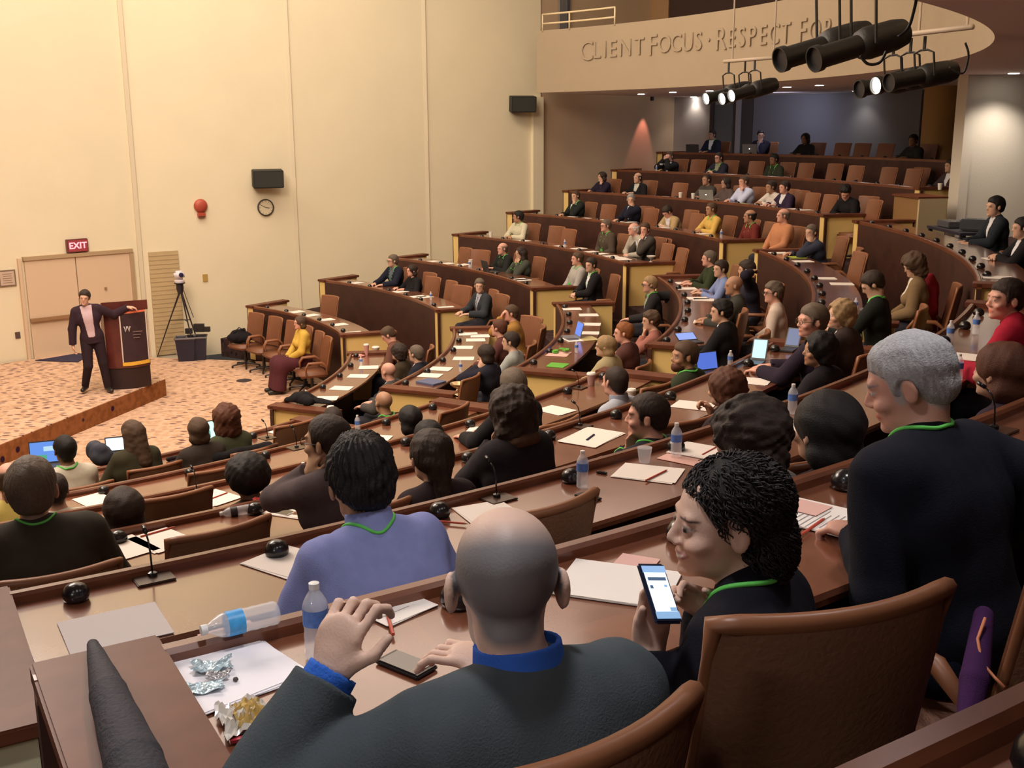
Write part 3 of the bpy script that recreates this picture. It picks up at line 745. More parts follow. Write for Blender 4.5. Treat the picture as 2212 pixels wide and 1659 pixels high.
# balcony railing
rl = empty('balcony_railing', (0, 0, 0)); tag(rl, 'cream metal handrail standing on the left end of the balcony parapet', 'railing')
mr = mat('rail_cream', (.75, .62, .40), .4)
pa = [bal_hit(x, 60 - (x - 1168) * .09) for x in (1172, 1200, 1230, 1262, 1295, 1328)]
for dz in (.14, .34):
    mb = MB(); mb.tube([(p[0], p[1], 6.63 + dz) for p in pa], .022, 8); mb.build('rail', mr, rl, smooth=True)
for p in (pa[0], pa[2], pa[-1]):
    mb = MB(); mb.tube([(p[0], p[1], 6.60), (p[0], p[1], 6.98)], .02, 8); mb.build('post', mr, rl, smooth=True)
# upper level behind the parapet: brown panelled bay, dark curved sheet, window strip
def ringpt(px, py, R):
    c_ = atcyl(px, py, R); return max(c_, key=lambda p: p[1])
def arcpanel(name, px0, px1, R, z0, z1, m, th=.06):
    a0 = polar(ringpt(px0, 20, R))[1]; a1 = polar(ringpt(px1, 20, R))[1]; mb = MB(); mb.sweep([(R - th, z0), (R, z0), (R, z1), (R - th, z1)], a0, a1, step=.8); return struct(mb.build(name, m))
arcpanel('trim_1', 1330, 1447, 19.2, 5.55, CZ, wood('brown_panel', (.13, .07, .025), (.19, .10, .04), .6, (2, 2, 2)))
arcpanel('trim_2', 1405, 1447, 19.1, 5.55, CZ, mat('tan_panel', (.38, .22, .10), .7))
arcpanel('trim_3', 1449, 1760, 18.6, 5.55, CZ, mat('dark_sheet', (.045, .022, .018), .4))
pw = plane_hit(1207, 30, W4, W5); pw2 = plane_hit(1228, 30, W4, W5)
nn = np.array([(W5 - W4)[1], -(W5 - W4)[0]]); nn /= np.linalg.norm(nn)
def strip(name, a, b, z0, z1, m, off=.03, n=nn):
    mb = MB(); a, b = a[:2], b[:2]; mb.prism([tuple(a), tuple(b), tuple(b + n * off), tuple(a + n * off)], z0, z1); return struct(mb.build(name, m))
strip('trim_4', pw, pw2, 5.55, 9.9, mat('grey_frame', (.22, .21, .21), .5)); strip('trim_5', plane_hit(1222, 30, W4, W5), pw2, 5.55, 9.9, mat('frame_dark', (.10, .10, .12), .5), .05)
# creases of the wall: slim vertical reveals
mg = mat('crease', (.66, .58, .42), .9); nl = np.array([d14[1], -d14[0]])
for i, px in enumerate((640, 925)):
    p = on_wall(px, 500)[:2]; mb = MB(); mb.prism([tuple(p - d14 * .04), tuple(p + d14 * .03), tuple(p + d14 * .03 + nl * .035), tuple(p - d14 * .04 + nl * .006)], 0, CZ); struct(mb.build('trim_%d' % (6 + i), mg))
p = W1; mb = MB(); mb.prism([tuple(p - d14 * .05), tuple(p + d14 * .03), tuple(p + d14 * .03 + nl * .05), tuple(p - d14 * .05 + nl * .05)], 0, CZ); struct(mb.build('trim_8', mg))
p = W4; mb = MB(); mb.prism([tuple(p - d14 * .28), tuple(p + d14 * .02), tuple(p + d14 * .02 + nl * .10), tuple(p - d14 * .28 + nl * .10)], 0, 5.2); struct(mb.build('trim_9', M_WALL))
# right pier with its reveal and the round column
PY = 18.0
pL = aty(2094, 300, PY); mb = MB(); mb.prism([(pL[0], PY), (pL[0] + 4.5, PY + .2), (pL[0] + 4.5, PY + .5), (pL[0], PY + .34)], TF['G'] - .5, 5.27)
struct(mb.build('wall_right', mat('pier_plaster', (.62, .57, .48), .9, noise=(1.5, .05), bump=(60, .15))))
mb = MB(); mb.prism([(pL[0] - .12, PY - .05), (pL[0] + .02, PY - .05), (pL[0] + .02, PY + .36), (pL[0] - .12, PY + .36)], TF['G'] - .5, 5.27); struct(mb.build('trim_10', mat('pier_edge', (.62, .57, .48), .8)))
pc = ringpt(2040, 260, 19.45); mb = MB(); mb.lathe([(.43, TF['H']), (.43, 5.27)], 40, off=(pc[0], pc[1], 0)); struct(mb.build('trim_11', mat('column_paint', (.40, .24, .09), .8), smooth=False, auto=40))
# grey panels, glazed door and its frame on the back wall
arcs = lambda n, x0, x1, z0, z1, m, R=20.15, th=.04: (lambda a0, a1: struct(MB().sweep([(R - th, z0), (R, z0), (R, z1), (R - th, z1)], a0, a1, step=.6).build(n, m)))(polar(ringpt(x0, 280, R))[1], polar(ringpt(x1, 280, R))[1])
arcs('door_2', 1543, 1586, TF['H'], 5.05, mat('door_glass_grey', (.15, .19, .21), .25, spec=.6))
arcs('trim_12', 1535, 1543, TF['H'], 5.2, mat('frame_dark2', (.06, .055, .06), .5), 20.13, .06)
arcs('trim_13', 1586, 1591, TF['H'], 5.2, MATS['frame_dark2'], 20.13, .06)
arcs('trim_14', 1592, 1602, TF['H'], 5.2, mat('frame_alu', (.42, .42, .44), .4), 20.12, .08)
arcs('trim_15', 1602, 1627, TF['H'], 5.2, mat('dark_panel', (.08, .07, .07), .7), 20.13, .05)
arcs('wall_panel', 1629, 1990, TF['H'] + .2, 5.24, mat('blue_grey_panel', (.19, .19, .22), .85, noise=(1, .06)), 20.14, .06).name = 'trim_16'
arcs('trim_17', 1545, 1584, 3.6, 3.68, MATS['frame_dark2'], 20.1, .08)
# ------------------------------------------------------------------ stage
sa = at(357, 818, .3); sb = at(0, 960, .3); sc2 = at(307, 789, .3)
dirn = (sb - sa)[:2]; dirn /= np.linalg.norm(dirn)
st_poly = [tuple(sa[:2]), tuple((sa[:2] + dirn * 9)), (-14.8, 8.0), (W0[0] + .02, W0[1] - .05), tuple(W1 + np.array([-.35, -.40])), tuple(sc2[:2])]
mb = MB(); mb.prism(st_poly, 0.0, .29); stg = struct(mb.build('floor_stage', M_BORD)); mb = MB(); mb.prism(st_poly, .29, .30); struct(mb.build('floor_stage_carpet', M_CARP))
# double door
dw = (W1 - W0) / np.linalg.norm(W1 - W0); nw = np.array([dw[1], -dw[0]])
def leftbox(name, x0, y0, x1, y1, m, off, th=.04, z0=None, z1=None, parent=None, kind=True):
    a = on_left(x0, y0); b = on_left(x1, y1); zz0 = min(a[2], b[2]) if z0 is None else z0; zz1 = max(a[2], b[2]) if z1 is None else z1
    mb = MB(); A, B = a[:2] + nw * off, b[:2] + nw * off; mb.prism([tuple(A), tuple(B), tuple(B + nw * th), tuple(A + nw * th)], zz0, zz1); o = mb.build(name, m, parent); 
    return struct(o) if kind and parent is None else o
M_DOOR = mat('door_paint', (.66, .50, .34), .6)
topz = on_left(50, 563)[2]
d1 = leftbox('door_1', 58, 640, 167, 640, M_DOOR, .01, .05, .30, topz)
d1b = leftbox('door_leaf', 169, 640, 285, 640, M_DOOR, .01, .05, .30, topz, parent=d1)
leftbox('push_bar', 62, 690, 160, 690, mat('bar_brown', (.30, .17, .08), .5), .07, .06, on_left(62, 690)[2] - .04, on_left(62, 690)[2] + .02, parent=d1)
leftbox('door_knob', 223, 622, 227, 622, MATS['bar_brown'], .06, .04, on_left(225, 622)[2] - .02, on_left(225, 622)[2] + .02, parent=d1)
leftbox('trim_18', 47, 560, 284, 552, mat('frame_tan', (.42, .30, .17), .6), .0, .09, topz, topz + .07)
leftbox('trim_19', 284, 640, 292, 640, MATS['frame_tan'], .0, .08, .0, topz + .05)
leftbox('trim_20', 44, 640, 50, 640, M_DOOR, .0, .08, .3, topz + .05)
# floor mat by the door, tan louvred panel
mb = MB(); q_ = [at(76, 780, .3), at(170, 764, .3), at(190, 770, .3), at(168, 783, .3)]; mb.prism([tuple(p[:2]) for p in q_], .301, .315); tag(mb.build('floor_mat', mat('mat_navy', (.02, .018, .05), .9)), 'dark navy floor mat lying before the double door', 'mat')
a, b = on_wall(332, 700)[:2] + nl * .005, on_wall(395, 700)[:2] + nl * .005; zt = on_wall(350, 543)[2]
lv = MB(); lv.prism([tuple(a), tuple(b), tuple(b + nl * .03), tuple(a + nl * .03)], .02, zt); pv = lv.build('wall_panel', mat('louvre_tan', (.50, .38, .20), .8, noise=(5, .1)))
tag(pv, 'tan brick-patterned wall panel with fine horizontal joints behind the camera tripod', 'panel')
for j in range(1, 24):
    z = .02 + (zt - .02) * j / 24; s_ = MB(); s_.prism([tuple(a + nl * .03), tuple(b + nl * .03), tuple(b + nl * .034), tuple(a + nl * .034)], z, z + .012)
    if j == 1: allj = MB()
    allj.add(s_.v, s_.f)
jn = allj.build('joint_lines', mat('joint', (.38, .28, .15), .9), pv)
# ------------------------------------------------------------------ desks
ENDS = {1: {k: (a, b) for k, a, b in zip(ROW, (53.7, 51.0, 48.2, 46.8, 46.2, 45.0, 44.4, 43.6), (18.8, 17.2, 15.3, 14.1, 12.2, 10.4, 9.5, 9.0))},
        2: {k: (a, b) for k, a, b in zip('ABCDEF', (6.7, 6.0, 6.4, 6.5, 6.1, 6.2), (-23.5, -23.2, -22.8, -22.4, -22.7, -22.7))},
        3: {k: (a, -60.0 if k != 'G' else -59.6) for k, a in zip('BCDEFGH', (-33.2, -31.2, -28.6, -27.8, -26.9, -26.5, -26.2))}}
SECN = {1: 'far', 2: 'middle', 3: 'near'}; ORD = ['first', 'second', 'third', 'fourth', 'fifth', 'sixth', 'seventh', 'eighth', 'ninth', 'tenth', 'eleventh', 'twelfth', 'thirteenth', 'fourteenth', 'fifteenth', 'sixteenth', 'seventeenth', 'eighteenth', 'nineteenth', 'twentieth']
ROWN = {k: ORD[i] for i, k in enumerate(ROW)}
def radbox(mb, R0, R1, a, w, z0, z1):
    """box along a radius at angle a; w = signed tangential width"""
    u = np.array([math.cos(math.radians(a)), math.sin(math.radians(a))]); t = np.array([-u[1], u[0]])
    p = CC + u * R0; q = CC + u * R1
    mb.prism([tuple(p), tuple(q), tuple(q + t * w), tuple(p + t * w)], z0, z1)
for s in (1, 2, 3):
    for k, (a0, a1) in ENDS[s].items():
        R, H = RR[k], HH[k]; i = ROW.index(k); low = TF[ROW[i - 1]] if i else 0.0; capw = .20 if (s, k) != (3, 'G') else .25
        pm = pol(R, (a0 + a1) / 2, TF[k]); d = empty('curved_desk', (0, 0, 0))
        tag(d, f'{ROWN[k]} row of curved dark-wood desk in the {SECN[s]} seating block, counted from the stage', 'desk', 'curved lecture desks')
        da = math.degrees(capw / R)
        mb = MB(); mb.sweep([(R + .03, H - .07), (R + .54, H - .07), (R + .545, H - .05), (R + .54, H - .035), (R + .03, H - .035)], a0 - da, a1 + da); mb.build('desktop', M_TOP, d, auto=30)
        mb = MB(); mb.sweep([(R - .010, H - .05), (R - .010, H - .010), (R + .000, H), (R + .026, H), (R + .036, H - .010), (R + .036, H - .05)], a0, a1); mb.build('front_rail', M_RAIL, d, auto=30)
        mb = MB(); mb.sweep([(R - .012, low + .005), (R + .03, low + .005), (R + .03, H - .05), (R - .012, H - .05)], a0, a1); mb.build('front_panel', M_FASC, d, auto=30)
        for a, sg in ((a0, -1), (a1, 1)):
            yel = M_PALE if (s == 3 and a == a1) else M_YEL
            mb = MB(); radbox(mb, R - .05, R + .94, a, sg * capw, H - .04, H + .004); mb.build('end_cap', M_CAP, d, bevel=.006)
            mb = MB(); aa = a + math.degrees(sg * .05 / R); radbox(mb, R + .035, R + .90, aa, sg * .11, TF[k] + .003, H - .042); mb.build('end_panel', yel, d)
            mb = MB(); radbox(mb, R - .02, R + .034, aa - sg * math.degrees(.02 / R), sg * .15, low + .004, H - .042); mb.build('end_post', yel, d)
# aisle half steps
n = 0
for k, kn in zip(ROW[:-1], ROW[1:]):
    for A, B in (((1, 1), (2, 0)), ((2, 1), (3, 0))):
        a = ENDS[A[0]].get(kn, (0, 9.0))[A[1]]; b = ENDS[B[0]].get(kn, (5.0, 0))[B[1]] if kn in ENDS[B[0]] else (4.5 if B[0] == 2 else -26.5)
        if A[0] == 2 and kn not in ENDS[2]: a = -22.7
        R = RR[kn]; mb = MB(); z = (TF[k] + TF[kn]) / 2; mb.sweep([(R - .30, TF[k] + .002), (R + .034, TF[k] + .002), (R + .034, z), (R - .30, z)], a - .5, b + .5, step=1); struct(mb.build('trim_%d' % (40 + n), M_AISLE)); n += 1
# ------------------------------------------------------------------ chairs
M_LEA = mat('leather_brown', (.20, .078, .038), .42, spec=.45, noise=(3, .2), bump=(90, .25))
M_LEA2 = mat('leather_back', (.22, .105, .055), .5, spec=.35, noise=(3, .2), bump=(90, .3))
M_TRIM = mat('leather_trim', (.25, .10, .045), .4, spec=.4, noise=(6, .15))
M_BASE = mat('chair_metal', (.03, .025, .022), .4, metal=.3)
def bent_panel(w0, w1, z0, z1, y0, tilt, curve, t, nx=12, nz=8, puff=0.0, flare=0.0, crest=0.0):
    """curved chair back: returns (front verts, back verts, faces)"""
    mb = MB(); idx = {}
    for side in (0, 1):
        for j in range(nz + 1):
            v = j / nz
            for i in range(nx + 1):
                u = i / nx * 2 - 1; hw = (w0 + (w1 - w0) * v) / 2 + flare * v**6 * 1.0
                z = z0 + (z1 - z0) * v + crest * (1 - u * u) * v**3 * 0 + crest * u * u * v**4
                y = y0 - math.tan(tilt) * (z - z0) + curve * u * u - (0 if side == 0 else t * (1 - .35 * u**8) * (1 - .3 * v**10))
                if side == 0: y += puff * (1 - u**4) * (1 - (2 * v - 1)**4)
                idx[side, j, i] = len(mb.v); mb.v.append((u * hw, y, z))
    for j in range(nz):
        for i in range(nx):
            mb.f.append((idx[0, j, i], idx[0, j, i + 1], idx[0, j + 1, i + 1], idx[0, j + 1, i])); mb.f.append((idx[1, j, i + 1], idx[1, j, i], idx[1, j + 1, i], idx[1, j + 1, i + 1]))
    for j in range(nz):
        for i in (0, nx): mb.f.append((idx[0, j, i], idx[0, j + 1, i], idx[1, j + 1, i], idx[1, j, i]))
    for i in range(nx):
        for j in (0, nz): mb.f.append((idx[0, j, i], idx[1, j, i], idx[1, j, i + 1], idx[0, j, i + 1]))
    return mb, idx
def make_chair():
    r = empty('leather_chair', (0, 0, 0))
    mb, ix = bent_panel(.46, .465, .47, .995, -.245, math.radians(11), .055, .055, puff=.012)
    b = mb.build('backrest', M_LEA, r, auto=50); b.data.materials.append(M_LEA2)
    for p in b.data.polygons:
        if p.normal.y < -.35: p.material_index = 1
    V = mb.v; top = [V[ix[0, 8, i]] for i in range(13)]; left = [V[ix[0, j, 0]] for j in range(9)]; right = [V[ix[0, j, 12]] for j in range(8, -1, -1)]
    path = [(x, y - .022, z) for x, y, z in left[:-1] + top + right[1:]]
    tb = MB(); rr = [.012] * 8 + [.019] * 13 + [.012] * 8; tb.tube(path, rr, 8); tb.build('back_trim', M_TRIM, r, smooth=True)
    s = MB(); s.box((0, .0, .415), (.50, .49, .085)); s.build('seat', M_LEA, r, bevel=.03, smooth=True)
    for sx in (-1, 1):
        a = MB(); a.tube([(sx * .27, -.21, .42), (sx * .285, -.20, .58), (sx * .29, -.12, .635), (sx * .29, .10, .635), (sx * .285, .15, .56), (sx * .26, .14, .41)], [.016, .018, .024, .024, .018, .016], 8); a.build('armrest', M_TRIM, r, smooth=True)
    c = MB(); c.lathe([(.035, .09), (.03, .12), (.025, .37), (.09, .372), (.09, .38)], 12); c.build('column', M_BASE, r, auto=40)
    st = MB()
    for k in range(5):
        a = 2 * PI * k / 5; st.tube([(0, 0, .085), (.27 * math.cos(a), .27 * math.sin(a), .045)], [.022, .014], 6); st.box((.27 * math.cos(a), .27 * math.sin(a), .025), (.03, .03, .046), a)
    st.build('star_base', M_BASE, r); return r
CH0 = make_chair(); CH_USED = [False]; CHAIRS = []
def chair(p, yaw, label, group=None):
    o = CH0 if not CH_USED[0] else copy_tree(CH0); CH_USED[0] = True
    o.location = [float(v) for v in p]; o.rotation_euler = (0, 0, yaw); CHAIRS.append((o, np.array(p)))
    tag(o, label, 'chair'); 
    if group: o['group'] = group
    elif 'group' in o: del o['group']
    return o
def face_c(p, extra=0.0):
    return math.atan2(CC[0] - p[0], -(CC[1] - p[1])) * -1 * -1 if False else math.atan2(-(CC[0] - p[0]), CC[1] - p[1]) + math.radians(extra)

_at = at
def at(px, py, z):
    """a point on a desk top; on the far rows, seen nearly edge-on, it is kept within the desk"""
    p = _at(px, py, z)
    for k in ROW:
        if abs(z - DT[k]) < .012 and p[1] > 14:
            r, a = polar(p)
            if r < RR[k] + .10 or r > RR[k] + .44 or p[1] > 33:
                q = min(atcyl(px, py, RR[k] + .25), key=lambda v: abs(v[2] - z) + (9 if v[1] < 0 else 0)); return np.array([q[0], q[1], z])
    return p
# ------------------------------------------------------------------ microphone pods on the desks
pod0 = MB().lathe([(.030, 0), (.052, .004), (.058, .018), (.055, .036), (.040, .054), (.020, .062), (.004, .064)], 18).build('microphone_pod', mat('pod_black', (.012, .011, .012), .22, spec=.6), None, smooth=True)
first = True
PH = {'A': 39.0, 'B': None, 'C': -45.0, 'D': -40.5, 'E': -47.6, 'F': -53.2, 'G': -54.1, 'H': -57}
PH2 = {'A': -7.5, 'D': -10.3, 'E': -11.5}
for s in (1, 2, 3):
    for k, (a0, a1) in ENDS[s].items():
        st = math.degrees((.63 if k == 'A' and s == 1 else .69) / RR[k]); ph = PH2.get(k, a0 - 1.6 * st) if s == 2 else (PH.get(k) if (s == 3 or k == 'A') and PH.get(k) is not None else a0 - 1.2 * st)
        n0 = math.floor((ph - (a1 + st * .35)) / st); a = ph - n0 * st; L_ = []
        while a < a0 - st * .35: L_.append(a); a += st
        for j, a in enumerate(sorted(L_, reverse=True)):
            o = pod0 if first else pod0.copy()
            if not first: COL.objects.link(o)
            first = False; o.location = pol(RR[k] + .105, a, DT[k] + .001)
            side = {1: 'the left wall', 2: 'the far block', 3: 'the middle block'}[s]
            o.scale = (.76, .76, .95); tag(o, f'{ORD[j]} black microphone pod from {side}, {ROWN[k]} desk row, {SECN[s]} block', 'microphone', 'microphone pods along the desks')
# gooseneck microphones on square plates
def gooseneck():
    r = empty('gooseneck_microphone', (0, 0, 0)); m = MATS['pod_black']
    MB().box((0, 0, .004), (.13, .13, .008)).build('base_plate', mat('plate_bronze', (.06, .03, .018), .3), r, bevel=.003)
    MB().lathe([(.016, .008), (.016, .02), (.008, .024)], 12).build('socket', m, r, auto=40)
    MB().tube([(0, 0, .02), (0, .005, .09), (.0, .02, .13), (0, .05, .155)], .0035, 6).build('stem', m, r, smooth=True)
    MB().tube([(0, .045, .152), (0, .075, .165)], .008, 8).build('capsule', m, r, smooth=True); return r
gn0 = gooseneck(); gn_used = False
GNP = [('F', 330, 1248), ('F', 1073, 1077), ('E', 1253, 921), ('D', 1250, 838), ('D', 641, 968), ('C', 578, 947), ('D', 425, 1063), ('G', 2147, 931)]
GNL = ['sixth desk row at the lower left, above the long pale sheet', 'sixth desk row between two sheets, left of the blue-labelled bottle', 'fifth desk row just above the sheet carrying a dark pen', 'fourth desk row left of the white lidded paper cup', 'fourth desk row above the person in spectacles', 'third desk row left of the high empty chair back', 'fourth desk row left of the round black afro', 'seventh desk row right of the grey-haired navy sweater']
for (k, px, py), lb in zip(GNP, GNL):
    p = at(px, py, DT[k] + .001); o = gn0 if not gn_used else copy_tree(gn0); gn_used = True
    o.location = [float(v) for v in p]; o.rotation_euler = (0, 0, face_c(p)); tag(o, f'gooseneck microphone on the {lb}', 'microphone')
# ------------------------------------------------------------------ papers
M_PAP = mat('paper_white', (.80, .74, .68), .8, noise=(8, .02)); M_PAP2 = mat('paper_rose', (.70, .42, .36), .8); M_PAPY = mat('paper_yellowgreen', (.35, .45, .05), .6); M_PAPG = mat('folder_green', (.12, .42, .04), .5)
M_INK = mat('ink_grey', (.30, .27, .27), .8)
PEN = mat('pencil_red', (.50, .075, .045), .45)
def sheet(k, px, py, rot, label, m=None, w=.216, l=.279, n=1, name='paper_sheet', group='sheets and pads of paper on the desks', dz=0.0, lines=0, corner=0):
    p = at(px, py, DT[k] + .002); f = face_c(p) + math.radians(rot); T = .0018 * n
    mb = MB()
    for j in range(n):
        random.seed(int(px * 7 + py + j)); mb.box((random.uniform(-.004, .004) * (n > 1), random.uniform(-.004, .004) * (n > 1), .0009 + .0018 * j), (w, l, .0014), random.uniform(-.06, .06) * (n > 1))
    o = mb.build(name, m or M_PAP); o.location = (p[0], p[1], p[2] + dz); o.rotation_euler = (0, 0, f); tag(o, label, 'paper', group)
    if lines:
        lb = MB(); rnd = random.Random(int(px)); x0 = -w * .38
        for j in range(lines): lb.box((x0 * .3, l * .36 - j * l * .72 / lines, T + .0006), (w * rnd.uniform(.4, .75), l * .010, .0004))
        lb.build('printed_lines', M_INK, o)
    return o
def pencil(k, px, py, rot, label, m=None, dz=.006, ln=.19, r=.0042):
    p = at(px, py, DT[k] + .004 + dz); o = empty('pencil', p, face_c(p) + math.radians(rot)); tag(o, label, 'pencil', 'red pencils on the desks' if m is None else None)
    MB().tube([(-ln / 2, 0, 0), (ln / 2 - .015, 0, 0)], r, 6).build('shaft', m or PEN, o); MB().tube([(ln / 2 - .015, 0, 0), (ln / 2, 0, 0)], [r, .0006], 6).build('tip', mat('pencil_tip', (.35, .22, .12), .6) if m is None else m, o); return o
# ------------------------------------------------------------------ bottles and cups
def clear(name, col=(1, 1, 1), rough=.08):
    m, n, b = nt_new(name); b.inputs['Base Color'].default_value = (*col, 1); b.inputs['Roughness'].default_value = rough; b.inputs['Specular IOR Level'].default_value = 1.0; b.inputs['Alpha'].default_value = .34; MATS[name] = m; return m
M_PET = clear('clear_plastic', (.93, .95, 1.0)); M_WAT = clear('water', (.90, .95, 1.0), .0)
M_BLUE = mat('label_blue', (.09, .20, .55), .45, noise=(60, .5)); M_CAPW = mat('bottle_cap_white', (.75, .74, .72), .4); M_LBL = mat('label_sky', (.10, .42, .80), .4, noise=(60, .4))
def make_bottle(lbl=None, hgt=.205, rad=.0325, name='water_bottle'):
    r = empty(name, (0, 0, 0)); k = hgt / .205; R = rad
    pr = [(R * .75, 0), (R * .97, .005), (R, .015), (R * .96, .028), (R, .04), (R * .96, .052), (R, .064), (R * .95, .08), (R, .10), (R, .145), (R * .9, .158), (R * .62, .175), (R * .40, .186), (R * .38, .194)]
    MB().lathe([(a, z * k) for a, z in pr], 20).build('bottle_body', M_PET, r, smooth=True)
    MB().lathe([(.0135, .190 * k), (.0138, .206 * k), (.012, .207 * k)], 14).build('bottle_cap', M_CAPW, r, auto=40)
    mb = MB().lathe([(R + .0006, .096 * k), (R + .0006, .140 * k)], 24); mb.f = mb.f[:-2]; mb.build('bottle_label', lbl or M_BLUE, r, smooth=True)
    return r
BT0 = make_bottle(); bt_used = False
def bottle(k, px, py, label, dz=0.0, sc=1.0):
    """px, py: the foot of the bottle"""
    global bt_used
    p = at(px, py, DT[k] + .002); o = BT0 if not bt_used else copy_tree(BT0); bt_used = True; o.location = [float(v) for v in p]; o.scale = (sc,) * 3; tag(o, label, 'bottle', 'small water bottles on the desks'); return o
def cup(px, py, z, label, hgt=.11, r0=.030, r1=.042, lid=True, m=None, name='paper_cup'):
    p = at(px, py, z + .001); o = empty(name, p); tag(o, label, 'cup'); m = m or mat('cup_paper', (.62, .52, .45), .6)
    MB().lathe([(r0, 0), (r1, hgt)], 20).build('cup_body', m, o, auto=40)
    if lid: MB().lathe([(r1 + .002, hgt - .004), (r1 + .002, hgt + .006), (r1 - .004, hgt + .012), (r1 - .005, hgt + .016), (.005, hgt + .016)], 20).build('lid', mat('lid_white', (.78, .74, .70), .4), o, auto=40)
    return o
def laptop(k, px, py, yaw, label, screen=(.25, .45, .9, 1.6), w=.32, d=.22, op=105, logo=False, z=None, body=(.05, .05, .055), pattern=None):
    p = at(px, py, (DT[k] if z is None else z) + .002); o = empty('laptop', p, math.radians(yaw)); tag(o, label, 'laptop')
    mb_ = mat('laptop_%02x' % int(body[0] * 255), body, .4, metal=.2)
    MB().box((0, 0, .009), (w, d, .016)).build('keyboard_base', mb_, o, bevel=.003)
    a = math.radians(op - 90); M_ = Matrix.Rotation(a, 3, 'X').inverted(); c = Vector((0, d / 2, .014)) + M_ @ Vector((0, .0, d / 2)); M_ = Matrix.Rotation(-a, 3, 'X'); c = Vector((0, d / 2, .014)) + M_ @ Vector((0, 0, d / 2))
    MB().box(c, (w, .009, d), M=M_).build('screen_lid', mb_, o, bevel=.002)
    sc_ = MB().box(c + M_ @ Vector((0, -.0055, .003)), (w - .02, .002, d - .03), M=M_).build('display', mat('display_%d_%d_%d' % tuple(int(x * 99) for x in screen[:3]), (.02, .02, .03), .3, emit=screen), o)
    if pattern:
        for (ux, uz, sw_, sh, colr) in pattern: MB().box(c + M_ @ Vector((ux * w, -.0072, uz * d)), (sw_ * w, .001, sh * d), M=M_).build('screen_window', mat('win_%02d%02d%02d' % tuple(int(q * 99) for q in colr[:3]), (.02, .02, .02), .4, emit=colr), o)
    if logo: MB().lathe([(.012, 0), (.012, .002)], 16, M=M_ @ Matrix.Rotation(PI / 2, 3, 'X'), off=c + M_ @ Vector((0, .0075, .01))).build('lid_light', mat('lid_glow', (.9, .9, .9), .5, emit=(1, 1, 1, 3)), o)
    return o
